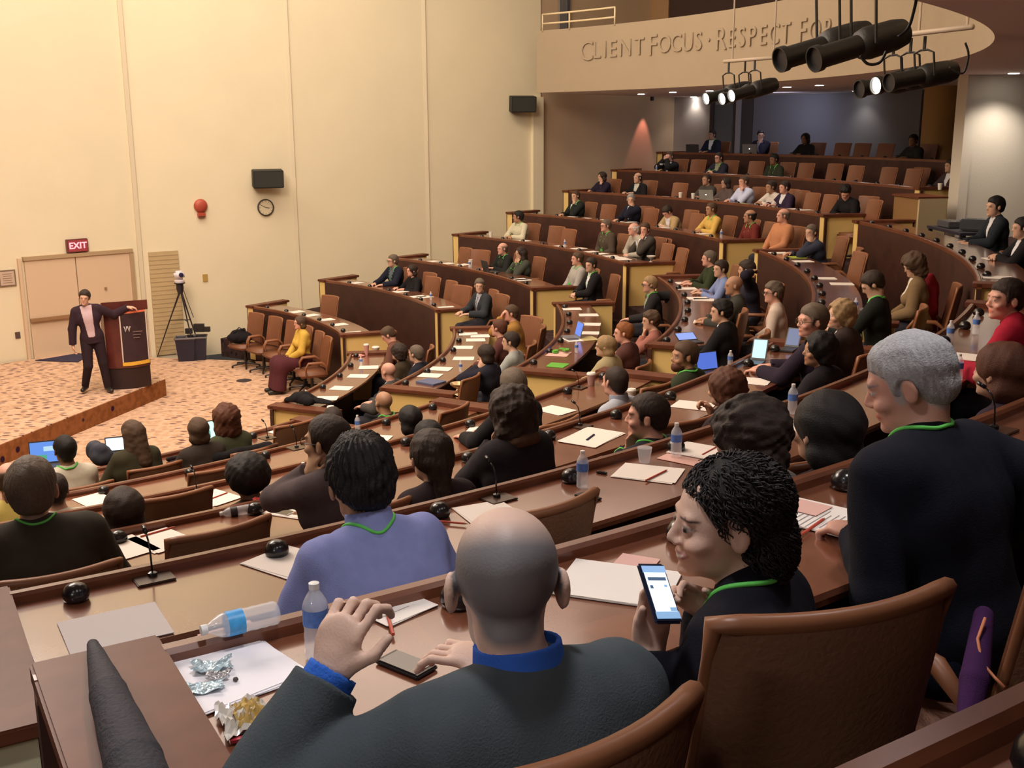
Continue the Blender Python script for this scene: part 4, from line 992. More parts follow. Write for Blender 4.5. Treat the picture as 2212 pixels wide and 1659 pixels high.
# ------------------------------------------------------------------ the audience
PRES = at(205, 850, .3)
def head_local(c):
    lean = math.radians(c.get('lean', 8)); tilt = math.radians(c.get('tilt', 0)); L = c.get('L', .5)
    U = np.array([math.sin(tilt), math.cos(tilt) * math.sin(lean), math.cos(tilt) * math.cos(lean)]); ty = math.radians(c.get('twist', 0))
    Fd = np.array([-math.sin(ty), math.cos(ty), 0]); Fd = Fd - U * (Fd @ U); Fd /= np.linalg.norm(Fd)
    M = rotm(c.get('hy', 0), c.get('hp', 0), c.get('hr', 0)); hip = np.array([0, 0, c.get('hipz', .55)]); N = hip - Fd * .01 + U * L
    return N + U * .055 + np.array([0, 0, .092]) + Fd * c.get('hf', .035) + M[:, 2] * .01, N, U, Fd
PEOPLE = []
def seat(k, px, py, arms, hair, hc, top, tc, label, yaw=0, look=None, zt=1.2, dr=(.62, 1.12), seatchair=True, **kw):
    c = dict(kw); c.update(hair=hair, hc=hc, top=top, tc=tc)
    R = RR[k]; p0 = at(px, py, TF[k] + zt); r0, a0 = polar(p0); r = min(max(r0, R + dr[0]), R + dr[1])
    if abs(r - r0) > 1e-3 or p0[1] > 34 or False:
        p0 = min(atcyl(px, py, r), key=lambda q: abs(q[2] - TF[k] - zt) + (9 if q[1] < 0 else 0)) if not kw.get('far') else max(atcyl(px, py, r), key=lambda q: q[1])
    zh = min(max(p0[2] - TF[k], .98), 1.36)
    dist = float(np.linalg.norm(p0 - np.array([0, 0, EYE]))); c.setdefault('h', min(.0165, max(.0055, .0040 + dist * .00085)))
    lean = math.radians(c.get('lean', 8)); c['L'] = (zh - .55 - .092) / math.cos(lean) - .055 - .01
    by = face_c(p0, yaw); c.setdefault('seed', int(px) % 97)
    c['L'] = min(max(c['L'], .38), .66)
    HC, N, U, Fd = head_local(c)
    off = HC[:2]; loc = np.array([p0[0] - (off[0] * math.cos(by) - off[1] * math.sin(by)), p0[1] - (off[0] * math.sin(by) + off[1] * math.cos(by)), TF[k]])
    if look is None:
        ty = math.degrees(math.atan2(-(PRES[0] - p0[0]), PRES[1] - p0[1]) - by); ty = (ty + 180) % 360 - 180; c.setdefault('hy', max(-65, min(65, ty)))
    else: c['hy'] = look
    yl = (r - R) + HC[1]; zd = DT[k] - TF[k] + .028
    far_ = yl - .36 > .50; reach = .40 if far_ else yl - .36; zd = .70 if far_ else zd
    A = arms.split('/') if '/' in arms else (arms, arms)
    for s, key, a in ((-1, 'l', A[0]), (1, 'r', A[1])):
        if a == 'desk': v = ((s * .13, reach, zd), (s * .7, -.4, -.5), dict(dir=(-s * .35, 1, 0), curl=18))
        elif a == 'fold': v = ((s * .04, reach - .04, zd + .01), (s * .9, -.2, -.4), dict(dir=(-s * .8, .6, .1), curl=25))
        elif a == 'type': v = ((s * .10, reach + .02, zd + .02), (s * .6, -.5, -.5), dict(dir=(-s * .1, 1, 0), curl=22))
        elif a == 'lap': v = ((s * .07, .26, .64), (s * .8, -.4, -.4), dict(dir=(-s * .5, 1, -.2), curl=20))
        elif a == 'cross': v = ((-s * .10, .225, hip_z(c) + .20 + (.02 if s > 0 else 0)), (s * 1, -.1, -.6), dict(dir=(-s, .2, .05), curl=30))
        elif a == 'chin': v = ((s * .045, HC[1] + .075, HC[2] - .19), (s * .5, .5, -1), dict(dir=(-s * .25, -.10, 1), palm=(0, -1, .2), curl=45))
        elif a == 'cheek': v = ((s * .085, HC[1] + .04, HC[2] - .15), (s * .8, .5, -1), dict(dir=(-s * .05, -.05, 1), palm=(-s, -.2, 0), curl=25))
        elif a == 'brow': v = ((s * .04, HC[1] + .13, HC[2] - .06), (s * .7, .6, -1), dict(dir=(-s * .2, -.35, 1), palm=(0, -1, 0), curl=30))
        elif a == 'raise': v = ((s * .12, HC[1] + .05, HC[2] + .16), (s * .8, .4, -.3), dict(dir=(-s * .3, -.1, 1), palm=(0, 1, 0), curl=15))
        elif a == 'nape': v = ((s * .14, HC[1] - .05, HC[2] - .02), (s * 1, .4, .3), dict(dir=(-s * .9, -.5, .3), palm=(0, -.6, -.8), curl=30))
        elif a == 'down': v = ((s * .27, .10, .52), (s * .4, -1, 0), dict(dir=(0, .3, -1), palm=(-s, 0, 0)))
        elif a == 'back': v = ((s * .42, -.22, .90), (s * .4, -1, -.1), dict(dir=(s * .6, -.5, -.4)))
        else: v = ((s * .12, yl - .3, zd), (s * .6, -.3, -.8), {})
        c.setdefault(key, v)
    body, J = make_person(loc, by, c)
    tag(body, label, 'person'); PEOPLE.append((body, loc, by, c))
    if seatchair:
        cy = by + math.radians(c.get('chairyaw', 0)); q = loc + np.array([math.sin(by) * .03, -math.cos(by) * .03, 0])
        w_ = label.split()[:12]
        while w_[-1] in ('a', 'the', 'of', 'in', 'on', 'and', 'with', 'at', 'by', 'near', 'to', 'from', 'behind', 'left', 'beside', 'end', 'row,', 'over', 'one'): w_.pop()
        chair((q[0], q[1], TF[k]), cy, 'brown chair under the ' + ' '.join(w_).rstrip(','))
    return body, loc, by, J
def hip_z(c): return c.get('hipz', .55)
NAVY = (.012, .014, .028); BLK = (.010, .009, .011); GRY = (.06, .06, .065); WHT = (.60, .60, .60); CRM = (.60, .55, .38); OLV = (.035, .038, .022); BRN = (.06, .035, .022)
S = seat
# far block
S('B', 848, 563, 'desk', 'neat', 'greybrown', 'suit', NAVY, 'person in a navy blazer with glasses, second row, nearest the left wall', sc=(.12, .13, .17), lan=True, glasses=True, look=-8, hs=1.05)
S('B', 889, 584, 'desk', 'bob', 'dark', 'shirt', BLK, 'person in black with a dark bob, seated right of the navy-blazered man', fem=True, skin='pink')
S('B', 1036, 617, 'desk', 'side', 'greybrown', 'suit', (.03, .035, .042), 'person in dark suit and grey tie in profile, aisle end of second row', look=55, tie=(.14, .16, .20), sc=(.4, .42, .5), yaw=15)
S('C', 1085, 537, 'type', 'fringe', 'greybrown', 'suit', (.014, .016, .014), 'person with receding hair in a black jacket, third row, behind an open laptop', skin='pink', lan=True, sc=(.02, .02, .02))
S('C', 1124, 546, 'chin', 'long', 'dark', 'sweater', (.055, .06, .045), 'person with long dark hair in a grey-green top, third row', fem=True, lan=True, skin='olive')
S('C', 1247, 559, 'lap', 'neat', 'brown', 'shirt', (.36, .34, .32), 'person in a pale grey shirt leaning back with folded hands, third row', skin='pink', lan=True, lean=-4, g=1.15)
S('C', 1276, 572, 'fold', 'short', 'dark', 'suit', BLK, 'person in a black jacket with dark hair, at the aisle end of the third row', look=30, lan=True)
S('D', 1119, 468, 'fold', 'short', 'black', 'shirt', (.58, .54, .40), 'person in a cream shirt with black hair, fourth row, nearest the left wall', look=-40, lan=True, g=1.1, hs=1.05, skin='tan')
S('D', 1308, 487, 'lap', 'neat', 'greybrown', 'sweater', (.075, .055, .04), 'person in a grey-brown cardigan with glasses and a green badge, fourth row', lan=True, glasses=True, g=1.2, skin='pink')
S('D', 1368, 494, 'fold', 'fringe', 'white', 'shirt', (.40, .36, .30), 'person with white hair and a pale shirt leaning over the fourth row desk', skin='pink', lean=22)
S('D', 1393, 495, 'chin', 'short', 'brown', 'suit', (.055, .048, .04), 'person in a grey-brown jacket beside the white-haired man, fourth row', look=35, skin='pink')
S('E', 1243, 423, 'chin/desk', 'neat', 'brown', 'suit', (.016, .02, .018), 'person in a dark jacket with hand at chin, fifth row, nearest the left wall', lan=True, yaw=-10)
S('E', 1363, 431, 'cheek/desk', 'side', 'grey', 'suit', NAVY, 'person in a dark suit propping the face on one hand, fifth row', look=45)
S('E', 1441, 462, 'fold', 'short', 'dark', 'suit', (.42, .30, .15), 'person in a tan jacket bowed over the fifth row desk', hp=40, lean=34, skin='pink')
S('E', 1536, 451, 'fold', 'neat', 'brown', 'shirt', (.62, .40, .10), 'person in yellow sleeves and a dark vest, fifth row', lan=(.10, .25, .1), skin='tan')
S('E', 1619, 467, 'lap', 'fringe', 'black', 'sweater', (.14, .022, .018), 'person in a maroon sweater with a green badge, fifth row', lan=True, skin='tan', look=-15)
S('E', 1691, 466, 'lap', 'fringe', 'greybrown', 'shirt', (.50, .22, .11), 'heavy person in an orange checked shirt at the aisle end of the fifth row', g=1.3, skin='pink', lean=-6, yaw=12)
S('F', 1300, 385, 'chin/desk', 'bob', 'dark', 'sweater', (.02, .014, .03), 'person with a dark bob and chin on hand, sixth row, nearest the left wall', fem=True, look=-15)
S('F', 1377, 384, 'desk', 'fringe', 'dark', 'suit', BLK, 'person in a black suit and white shirt, sixth row, beside a green folder', sc=(.55, .55, .5))
S('F', 1526, 388, 'fold', 'thinning', 'dark', 'sweater', (.06, .055, .045), 'person in an olive top behind a silver laptop, sixth row', skin='tan')
S('F', 1567, 397, 'desk', 'bob', 'dark', 'sweater', (.10, .07, .06), 'person in a taupe top left of the white-shirted man, sixth row', fem=True, skin='tan')
S('F', 1606, 392, 'chin/desk', 'neat', 'brown', 'shirt', (.55, .60, .80), 'person in a bright pale-blue shirt with hand at mouth, sixth row', g=1.15, skin='pink')
S('F', 1665, 403, 'fold', 'short', 'dark', 'shirt', (.62, .56, .52), 'person in a white shirt leaning forward, sixth row', skin='tan', lean=20)
S('F', 1694, 409, 'desk', 'short', 'dark', 'suit', (.03, .018, .045), 'person in a dark purple jacket beside the forward-leaning white shirt, sixth row', skin='pink')
S('F', 1826, 414, 'fold', 'tousled', 'black', 'sweater', BLK, 'person in black with head bowed at the aisle end of the sixth row', hp=35, look=45, lean=25, skin='pink', yaw=15, hs=1.05)
S('G', 1446, 344, 'brow', 'neat', 'brown', 'suit', (.015, .015, .016), 'person in black with both hands at the face, seventh row', skin='pink')
S('G', 1552, 352, 'fold', 'neat', 'dark', 'suit', (.02, .02, .035), 'person with glasses and a green badge, seventh row', glasses=True, lan=True, skin='pink', fem=False, sc=(.3, .3, .2))
S('G', 1671, 354, 'lap', 'short', 'black', 'sweater', (.03, .035, .022), 'person in dark olive with a green badge, seventh row', lan=True, skin='brown')
S('G', 2053, 358, 'desk', 'short', 'dark', 'suit', (.05, .035, .04), 'person in a dim brown jacket by the pier, seventh row', skin='olive', far=True, dr=(1.05, 1.12))
S('H', 1538, 291, 'type', 'neat', 'dark', 'suit', NAVY, 'person in a dark jacket, leftmost of the top row behind a small laptop', lan=True, skin='tan')
S('H', 1643, 292, 'chin/desk', 'neat', 'black', 'suit', (.018, .015, .03), 'person in a dark suit at the top row behind the lit-lid laptop', look=40, yaw=12, sc=(.3, .25, .25))
S('H', 1739, 299, 'desk', 'bob', 'black', 'sweater', BLK, 'person in black silhouette at the top row, third from the left', skin='brown', look=15)
S('H', 1972, 303, 'desk', 'short', 'black', 'sweater', (.02, .02, .02), 'person in black sitting beside the round column at the top row', skin='brown', look=20)
# middle block
S('A', 838, 722, 'fold', 'neat', 'brown', 'sweater', (.14, .06, .04), 'person in a reddish-brown top bending over cups at the front desk, middle block', hp=35, lean=24, skin='pink', look=5)
S('A', 860, 760, 'lap', 'curly', 'dark', 'sweater', (.05, .035, .02), 'person with brown curls in an olive top, front desk of the middle block', fem=True)
S('A', 898, 764, 'desk', 'neat', 'greybrown', 'suit', (.015, .018, .03), 'person with grey-brown hair and a dark jacket, front desk of the middle block', dr=(.62, 1.35))
S('A', 838, 802, 'desk', 'bald', 'greybrown', 'suit', (.07, .065, .06), 'bald person in a grey jacket at the near end of the middle front row', dr=(.62, 1.32), skin='pink', stubble=.25)
S('B', 1103, 676, 'brow/lap', 'neat', 'brown', 'sweater', (.34, .18, .045), 'person in a mustard sweater with a hand raised to the brow', skin='pink', g=1.1, look=10)
S('B', 1077, 708, 'desk', 'neat', 'auburn', 'sweater', (.11, .04, .035), 'person in a dark red top left of the mustard sweater', skin='pink')
S('B', 1102, 737, 'fold', 'side', 'dark', 'shirt', (.34, .36, .34), 'person in a pale grey striped shirt, second row of the middle block', dr=(.62, 1.2), look=10)
S('B', 1048, 764, 'cheek/desk', 'bob', 'dark', 'suit', (.016, .016, .028), 'person in navy with dark hair, hand to cheek, second middle-block row', fem=True, dr=(.62, 1.15))
S('C', 1403, 614, 'desk/back', 'side', 'blond', 'suit', (.022, .02, .022), 'fair-haired person in a dark suit with glasses, one arm slung over the chair behind', glasses=True, lan=True, sc=(.3, .3, .3), dr=(.62, 1.3), look=10, skin='pink')
S('C', 1405, 692, 'chin/desk', 'tousled', 'brown', 'shirt', (.35, .14, .11), 'person in a rose shirt with brown hair, third row of the middle block', dr=(.62, 1.3), look=20)
S('C', 1346, 718, 'desk', 'neat', 'ginger', 'sweater', (.10, .04, .035), 'ginger-haired person in a dark red jacket, third row of the middle block', dr=(.62, 1.25), look=20, skin='pink')
S('C', 1306, 747, 'fold', 'bob', 'blond', 'coat', (.36, .30, .17), 'person with ash-blond hair and a beige fleece, third row of the middle block', fem=True, dr=(.62, 1.2), look=20)
S('D', 1531, 558, 'desk', 'neat', 'greybrown', 'sweater', (.03, .04, .018), 'person in a dark green sweater, far end of the fourth row, middle block', skin='pink')
S('D', 1556, 580, 'desk', 'short', 'dark', 'shirt', (.20, .26, .48), 'person in a blue shirt with forearms on the desk, fourth middle-block row', look=25)
S('D', 1612, 582, 'nape/desk', 'tousled', 'dark', 'sweater', (.02, .018, .03), 'person with one arm lifted behind the head, fourth row of the middle block', dr=(.7, 1.2))
S('D', 1584, 616, 'desk', 'bald', 'dark', 'sweater', (.05, .05, .042), 'bald person in an olive-grey sweater, fourth row of the middle block', stubble=.3, skin='tan', look=20)
S('D', 1669, 631, 'lap', 'tousled', 'greybrown', 'shirt', (.62, .50, .42), 'person in a pale shirt with glasses and wavy hair, sitting upright', glasses=True, look=28, skin='pink', dr=(.62, 1.2))
S('D', 1557, 672, 'type', 'tousled', 'black', 'suit', BLK, 'person in a black jacket typing on a tablet, aisle end, fourth middle-block row', look=22, dr=(.62, 1.0))
S('E', 1752, 501, 'cheek/desk', 'neat', 'greybrown', 'sweater', (.035, .04, .065), 'person in a slate-blue sweater with cheek in hand, beside a yellow-green folder', look=35, lean=18)
S('E', 1884, 613, 'desk', 'short', 'dark', 'suit', (.012, .014, .012), 'person in a black jacket with head bent, fifth row near the middle block aisle', hp=30, lan=True, look=15)
S('E', 1972, 573, 'lap', 'bigcurly', 'brown', 'suit', (.20, .13, .065), 'person with curly brown hair, tan jacket and white collar, fifth row of the middle block', fem=True, hp=20, sc=(.7, .68, .6), look=25)
S('F', 2149, 446, 'type', 'short', 'black', 'suit', (.016, .022, .03), 'person in a dark jacket working at the equipment table by the pier', look=20, dr=(.8, 1.6), seatchair=True, h=.013, hs=1.1)
S('F', 2207, 492, 'fold', 'short', 'black', 'suit', BLK, 'person in black cut off by the right edge beside the equipment operator', dr=(.62, 1.3), look=10)
# near block, seen from behind
S('B', 140, 971, 'type', 'short', 'black', 'shirt', (.60, .56, .46), 'person in a cream shirt typing on the blue-screened laptop at the front', lan=True, skin='brown', look=5)
S('C', 20, 1035, 'desk', 'fringe', 'brown', 'shirt', (.60, .48, .14), 'person in a yellow shirt cut by the left frame edge', skin='pink', dr=(.62, 1.3), hp=10)
S('B', 285, 935, 'type', 'long', 'brown', 'sweater', (.05, .045, .025), 'person with long brown hair in an olive top, front row of the near block', fem=True, look=15, hp=10)
S('B', 428, 928, 'desk', 'bob', 'brown', 'sweater', (.04, .03, .025), 'small person with a brown bob in front of the tall curly-haired sitter', fem=True)
S('B', 488, 905, 'type', 'bigcurly', 'auburn', 'sweater', (.06, .065, .035), 'person with long curly auburn hair and an olive cardigan at the green-screened laptop', fem=True, hs=1.0)
S('B', 718, 905, 'desk', 'neat', 'dark', 'sweater', (.035, .045, .02), 'person in dark green half hidden behind the man in spectacles', dr=(.62, 1.3))
S('B', 828, 869, 'lap', 'bald', 'brown', 'sweater', (.05, .025, .02), 'bald person with shining crown and green lanyard, second row', lan=True, skin='tan', stubble=.2, dr=(.62, 1.3), hr=0)
S('C', 884, 905, 'desk', 'bob', 'black', 'sweater', BLK, 'person with smooth black bobbed hair, alone in the third row', fem=True, dr=(.62, 1.3))
S('D', 1106, 832, 'desk', 'short', 'greybrown', 'suit', (.015, .014, .016), 'person with grey-brown hair in front of the fur-hooded coat', dr=(.62, 1.3), skin='pink', hs=1.06)
S('D', 535, 1031, 'desk', 'afro', 'black', 'sweater', (.06, .045, .03), 'person with a round black afro, fourth row', skin='brown', dr=(.62, 1.35), hs=1.0)
S('C', 120, 1058, 'desk', 'short', 'dark', 'shirt', (.60, .57, .48), 'person in a white shirt hidden behind the grey-haired brown jacket', dr=(.62, 1.3), hs=.9)
S('E', 706, 952, 'cheek/desk', 'neat', 'dark', 'sweater', (.085, .065, .07), 'person in spectacles and a grey-mauve shirt facing left, fifth row', glasses=True, skin='olive', look=22, hs=1.08, yaw=10, dr=(.5, 1.0))
S('D', 925, 948, 'desk', 'short', 'black', 'suit', (.014, .012, .016), 'person with short black hair in front of the clipped ponytail', dr=(.62, 1.25))
S('E', 1104, 890, 'chin/desk', 'bigcurly', 'dark', 'coat', (.016, .013, .017), 'person in a dark coat with a brown fur-trimmed hood, leaning left', fem=True, dr=(.62, 1.3), scarf=('fur', (.09, .05, .03)), hs=1.0)
S('D', 1328, 823, 'lap', 'thinning', 'dark', 'shirt', (.42, .45, .52), 'person with thinning dark hair in a pale blue-grey shirt, fourth row', dr=(.62, 1.3), skin='pink', collar=(.3, .33, .42))
S('D', 1478, 768, 'fold', 'neat', 'brown', 'sweater', (.035, .045, .025), 'bearded person in a dark green shirt with lanyard, turned to the left', beard='beard', bc='auburn', look=48, lan=True, dr=(.62, 1.3), hs=1.05, skin='tan')
S('D', 268, 1103, 'desk', 'bob', 'dark', 'sweater', (.02, .015, .02), 'person with a dark bob sunk low behind the rail, left part', fem=True, dr=(.62, 1.4), hs=1.05)
S('E', 930, 985, 'desk', 'ponytail', 'dark', 'sweater', (.028, .018, .022), 'person with long dark hair held by a silver clip', fem=True, dr=(.62, 1.0), hs=1.1, headband=False)
S('E', 1397, 897, 'chin/desk', 'neat', 'dark', 'sweater', (.02, .022, .03), 'person with hand at chin and a green lanyard, facing left, fifth row', look=38, lan=True, dr=(.62, 1.3), skin='pink')
S('E', 1566, 838, 'desk', 'curly', 'auburn', 'sweater', (.03, .016, .02), 'person with dark auburn wavy hair in a brown top, fifth row', fem=True, dr=(.62, 1.3), look=-5, r=((.34, .40, .93), (.6, .2, -.7), dict(dir=(-.4, .3, 1), palm=(-.6, .6, .3), curl=50)))
S('E', 1754, 692, 'type', 'short', 'greybrown', 'suit', (.022, .014, .028), 'person with grey hair and glasses in a dark plum jacket, reaching to a tablet', glasses=True, look=45, skin='pink', dr=(.6, 1.0), hs=1.08)
S('E', 1815, 678, 'fold', 'curly', 'blond', 'suit', (.055, .04, .035), 'blond person with wavy hair in a brown jacket behind the grey-haired tablet user', fem=True, look=40, dr=(.62, 1.1))
S('E', 1768, 754, 'desk', 'curly', 'black', 'sweater', (.014, .012, .016), 'person with black hair in profile, just left of the plum-jacketed man', fem=True, look=40, dr=(.62, 1.15), skin='tan')
S('F', 1612, 945, 'desk', 'bigcurly', 'dark', 'sweater', (.22, .20, .18), 'person with thick dark hair and a white collar, sixth row', fem=True, look=25, dr=(.62, 1.25), glasses=True, hs=.98)
S('F', 1782, 925, 'desk', 'bob', 'black', 'sweater', (.016, .012, .018), 'person with dense black hair seen from behind, left of the grey-haired man in navy', fem=True, dr=(.62, 1.4), hs=1.12)
S('F', 2172, 643, 'desk', 'neat', 'dark', 'sweater', (.36, .012, .035), 'person in a crimson sweater leaning over papers at the right edge', look=48, dr=(.6, 1.1), hs=1.05, lean=22, skin='pink', l=((-.16, .45, .76), (-.7, -.2, -.5), dict(dir=(-.2, 1, 0), curl=20)))
S('F', 2160, 800, 'lap', 'bob', 'auburn', 'sweater', (.03, .018, .03), 'person with a dark reddish bob behind the bottles at the right edge', fem=True, dr=(.62, 1.3), hs=1.05)
# ------------------------------------------------------------------ the nearest sitters
def P3(px, py, y): return aty(px, py, y)
class Spot:
    """turns world points into the sitter's own axes"""
    def __init__(s, loc, by): s.l = np.array(loc, float); s.b = by
    def pt(s, p): d = np.array(p, float) - s.l; c_, n_ = math.cos(-s.b), math.sin(-s.b); return np.array([d[0] * c_ - d[1] * n_, d[0] * n_ + d[1] * c_, d[2]])
    def vec(s, v): c_, n_ = math.cos(-s.b), math.sin(-s.b); return np.array([v[0] * c_ - v[1] * n_, v[0] * n_ + v[1] * c_, v[2]])
def hero(k, hp3, by, c, label):
    """hp3: world position of the head centre"""
    lean = math.radians(c.get('lean', 8)); zh = hp3[2] - TF[k]; c['L'] = (zh - c.get('hipz', .55) - .092) / math.cos(lean) - .065
    HC, N, U, Fd = head_local(c); off = HC
    loc = np.array([hp3[0] - (off[0] * math.cos(by) - off[1] * math.sin(by)), hp3[1] - (off[0] * math.sin(by) + off[1] * math.cos(by)), TF[k]])
    sp = Spot(loc, by)
    for key in ('l', 'r'):
        T, hint, o = c[key]
        o = dict(o); 
        for q in ('dir', 'palm'):
            if q in o: o[q] = sp.vec(np.array(o[q], float))
        c[key] = (sp.pt(T), sp.vec(np.array(hint, float)), o)
    body, J = make_person(loc, by, c); tag(body, label, 'person'); return body, loc, sp, J
# bald man with raised hand
hp3 = P3(1094, 1252, 1.62)
b1, l1, s1, j1 = hero('G', hp3, math.radians(27), dict(h=.0052, lean=14, hy=-22, hp=12, hair='bald', hc='dark', stubble=.88, stubc=(.13, .15, .17), crown=1.0, skin='pale', top='suit', tc=(.060, .075, .086), sc=(.05, .16, .60), collar=(.035, .13, .56), g=1.10, hs=1.06, sw=.185, fold=1.3, front=True, shadow=.3, bc2=(.02, .02, .025), cuff='l', cuffc=(.03, .13, .56), cuffend=-.012,
    l=(P3(712, 1462, 1.55), (-.75, -.35, -.6), dict(dir=(.10, .12, 1), palm=(.5, .85, .15), curl=42, thumb=.9, spread=.18)),
    r=(P3(1078, 1446, 1.90), (.6, -.3, -.8), dict(dir=(-.9, .2, .1), palm=(-.3, .2, -.9), curl=25))),
    'nearly bald person in a charcoal suit with blue cuff, left hand raised')
chair((-.11, 1.57, TF['G']), math.radians(34), 'brown leather chair of the bald person in the charcoal suit, cut by the bottom frame')
# smiling woman with the phone
hp3 = P3(1562, 1114, 2.08)
b2, l2, s2, j2 = hero('G', hp3, math.radians(62), dict(h=.0046, fem=True, lean=15, hy=36, hp=3, hr=-2, hair='none', hc='black', skin='pale', lip=(.40, .16, .15), smile=1, look=-1, squint=1, brow=.95, top='sweater', tc=(.008, .008, .014), nocollar=True, g=1.0, hs=1.0, sw=.158, fold=1.2, lan=(.10, .52, .30), badge=False, bc2=(.02, .02, .03),
    l=(P3(1404, 1402, 1.95), (-.2, -.6, -1), dict(dir=(.10, -.12, 1), palm=(.25, -.95, 0), curl=24, thumb=.15, spread=.03)),
    r=(P3(1535, 1322, 2.08), (.5, .6, -.9), dict(dir=(-.9, -.1, .30), palm=(-.2, -.9, -.5), curl=30, spread=.15))),
    'smiling person with dark curly hair in a black sweater, holding a lit phone')
# her hair: a dark mass with many separate ringlets
hm = b2; HCc, Mm, hs_ = j2['HC'], j2['M'], j2['hs']
hv_ = j2['hv']; Fh = headhair(HCc, Mm, 'bob', hs_, .006, 5, hv_)
X_, Y_, Z_ = Fh.all(); x_, y_, z_ = X_ - HCc[0], Y_ - HCc[1], Z_ - HCc[2]; lx, ly, lz = ((x_ * Mm[0, i] + y_ * Mm[1, i] + z_ * Mm[2, i]) / hv_[i] for i in range(3))
D = Fh.D.copy(); 
sdE = lambda c, r: (lambda q: (q - 1) * min(r))(np.sqrt(((lx - c[0]) / r[0])**2 + ((ly - c[1]) / r[1])**2 + ((lz - c[2]) / r[2])**2))
D = np.minimum(sdE((0, -.030, .034), (.092, .106, .100)), 1); D = smin(D, sdE((0, -.085, -.055), (.085, .060, .095)), .03); D = D + wob(lx, ly, lz, 150, 4) * .006
D = np.maximum(D, -sdE((0, .10, -.040), (.080, .088, .112))); D = np.maximum(D, -sdE((-.085, .010, -.014), (.035, .036, .046))); D = np.maximum(D, -sdE((.085, .010, -.014), (.035, .036, .046)))
D = np.maximum(D, np.interp(ly, [-.1, -.02, .03, .06, .09], [-.5, -.1, -.005, .060, .085]) - lz)
hair = fobj('hair', np.asarray(D * hs_, np.float32), Fh.o, Fh.h, hairmat('black'), b2)
rnd = random.Random(11); cb = MB(); hcv = Vector(HCc); m3 = Matrix([[float(Mm[i, j]) for j in range(3)] for i in range(3)])
E1, R1_, E2, R2_ = Vector((0, -.030, .034)), Vector((.096, .106, .102)), Vector((0, -.080, -.060)), Vector((.090, .062, .100))
for n in range(2700):
    c0, r0 = (E1, R1_) if rnd.random() < .58 else (E2, R2_); d = Vector((rnd.gauss(0, 1), rnd.gauss(0, 1), rnd.gauss(0, 1))).normalized()
    p = Vector((c0.x + d.x * r0.x, c0.y + d.y * r0.y, c0.z + d.z * r0.z)); oc, orr = (E2, R2_) if c0 is E1 else (E1, R1_)
    if sum(((p[i] - oc[i]) / orr[i])**2 for i in range(3)) < .80: continue
    line = float(np.interp(p.y, [-.1, -.02, .03, .06, .09], [-.5, -.10, -.002, .062, .086]))
    if p.z < line + .012: continue
    nrm = Vector((d.x / r0.x, d.y / r0.y, d.z / r0.z)).normalized(); fall = Vector((0, -.35, -1)); fall = (fall - nrm * fall.dot(nrm)).normalized()
    ln = rnd.uniform(.03, .055); amp = rnd.uniform(.0025, .0055); tw = rnd.uniform(140, 320); pts = []; ph0 = rnd.uniform(0, 6); u = fall.cross(nrm).normalized()
    for t in range(11):
        s_ = ln * t / 10; q = p + fall * s_ + nrm * (.003 - s_ * s_ * 3.2) + (u * math.cos(ph0 + tw * s_) + nrm * math.sin(ph0 + tw * s_)) * amp
        if q.z < float(np.interp(q.y, [-.1, -.02, .03, .06, .09], [-.5, -.10, -.002, .062, .086])) - .004: break
        pts.append(hcv + m3 @ Vector((q.x * hv_[0], q.y * hv_[1], q.z * hv_[2])))
    # the ear stays clear of curls
    if abs(p.x) > .05 and math.hypot(p.y - .008, p.z + .012) < .040: continue
    if len(pts) > 3: cb.tube(pts, [.0025 - .0014 * t / 10 for t in range(len(pts))], 3)
cb.build('ringlets', mat('curl_dark', (.016, .012, .012), .55, spec=.4, noise=(50, .7)), b2, smooth=True)
# phone in her hand
ph = empty('smartphone', (0, 0, 0)); tag(ph, 'dark smartphone with a bright white screen held by the smiling curly-haired person', 'phone')
pc = P3(1424, 1282, 1.84); up = P3(1408, 1232, 1.865) - P3(1440, 1332, 1.80); up = Vector(up).normalized(); rt_ = Vector(P3(1456, 1272, 1.865) - P3(1392, 1290, 1.82)).normalized(); nz_ = rt_.cross(up).normalized(); rt_ = up.cross(nz_).normalized()
PM = Matrix((rt_, nz_ * -1, up)).transposed(); pv = Vector(pc)
MB().box(pv, (.060, .010, .118), M=PM).build('case', mat('phone_case', (.015, .02, .05), .35), ph, bevel=.004)
sd_ = nz_ * 1
def onph(nm, ux, uz, w_, h_, m, lift): MB().box(pv + rt_ * ux + up * uz + nz_ * lift, (w_, .0012, h_), M=PM).build(nm, m, ph)
onph('screen', 0, .0, .048, .098, mat('phone_screen', (.1, .1, .1), .3, emit=(.80, .95, 1, 1.25)), .0052)
onph('screen_bar', 0, .0455, .052, .013, mat('phone_bar', (.1, .1, .1), .3, emit=(.35, .6, 1, .8)), .0060)
onph('screen_bar', 0, .026, .040, .006, mat('phone_dark', (.02, .03, .05), .3, emit=(.12, .2, .35, .6)), .0060)
onph('screen_bar', 0, -.045, .052, .013, mat('phone_low', (.1, .1, .1), .3, emit=(.3, .55, .9, .8)), .0060)
onph('screen_icon', -.017, .010, .006, .006, MATS['phone_dark'], .0060); onph('screen_icon', .016, -.034, .014, .007, MATS['phone_low'], .0060); onph('screen_icon', .015, .012, .006, .004, MATS['phone_low'], .0060)
chair((.445, 2.03, TF['G']), math.radians(19), 'large brown leather chair back in the right foreground behind the smiling curly-haired person')
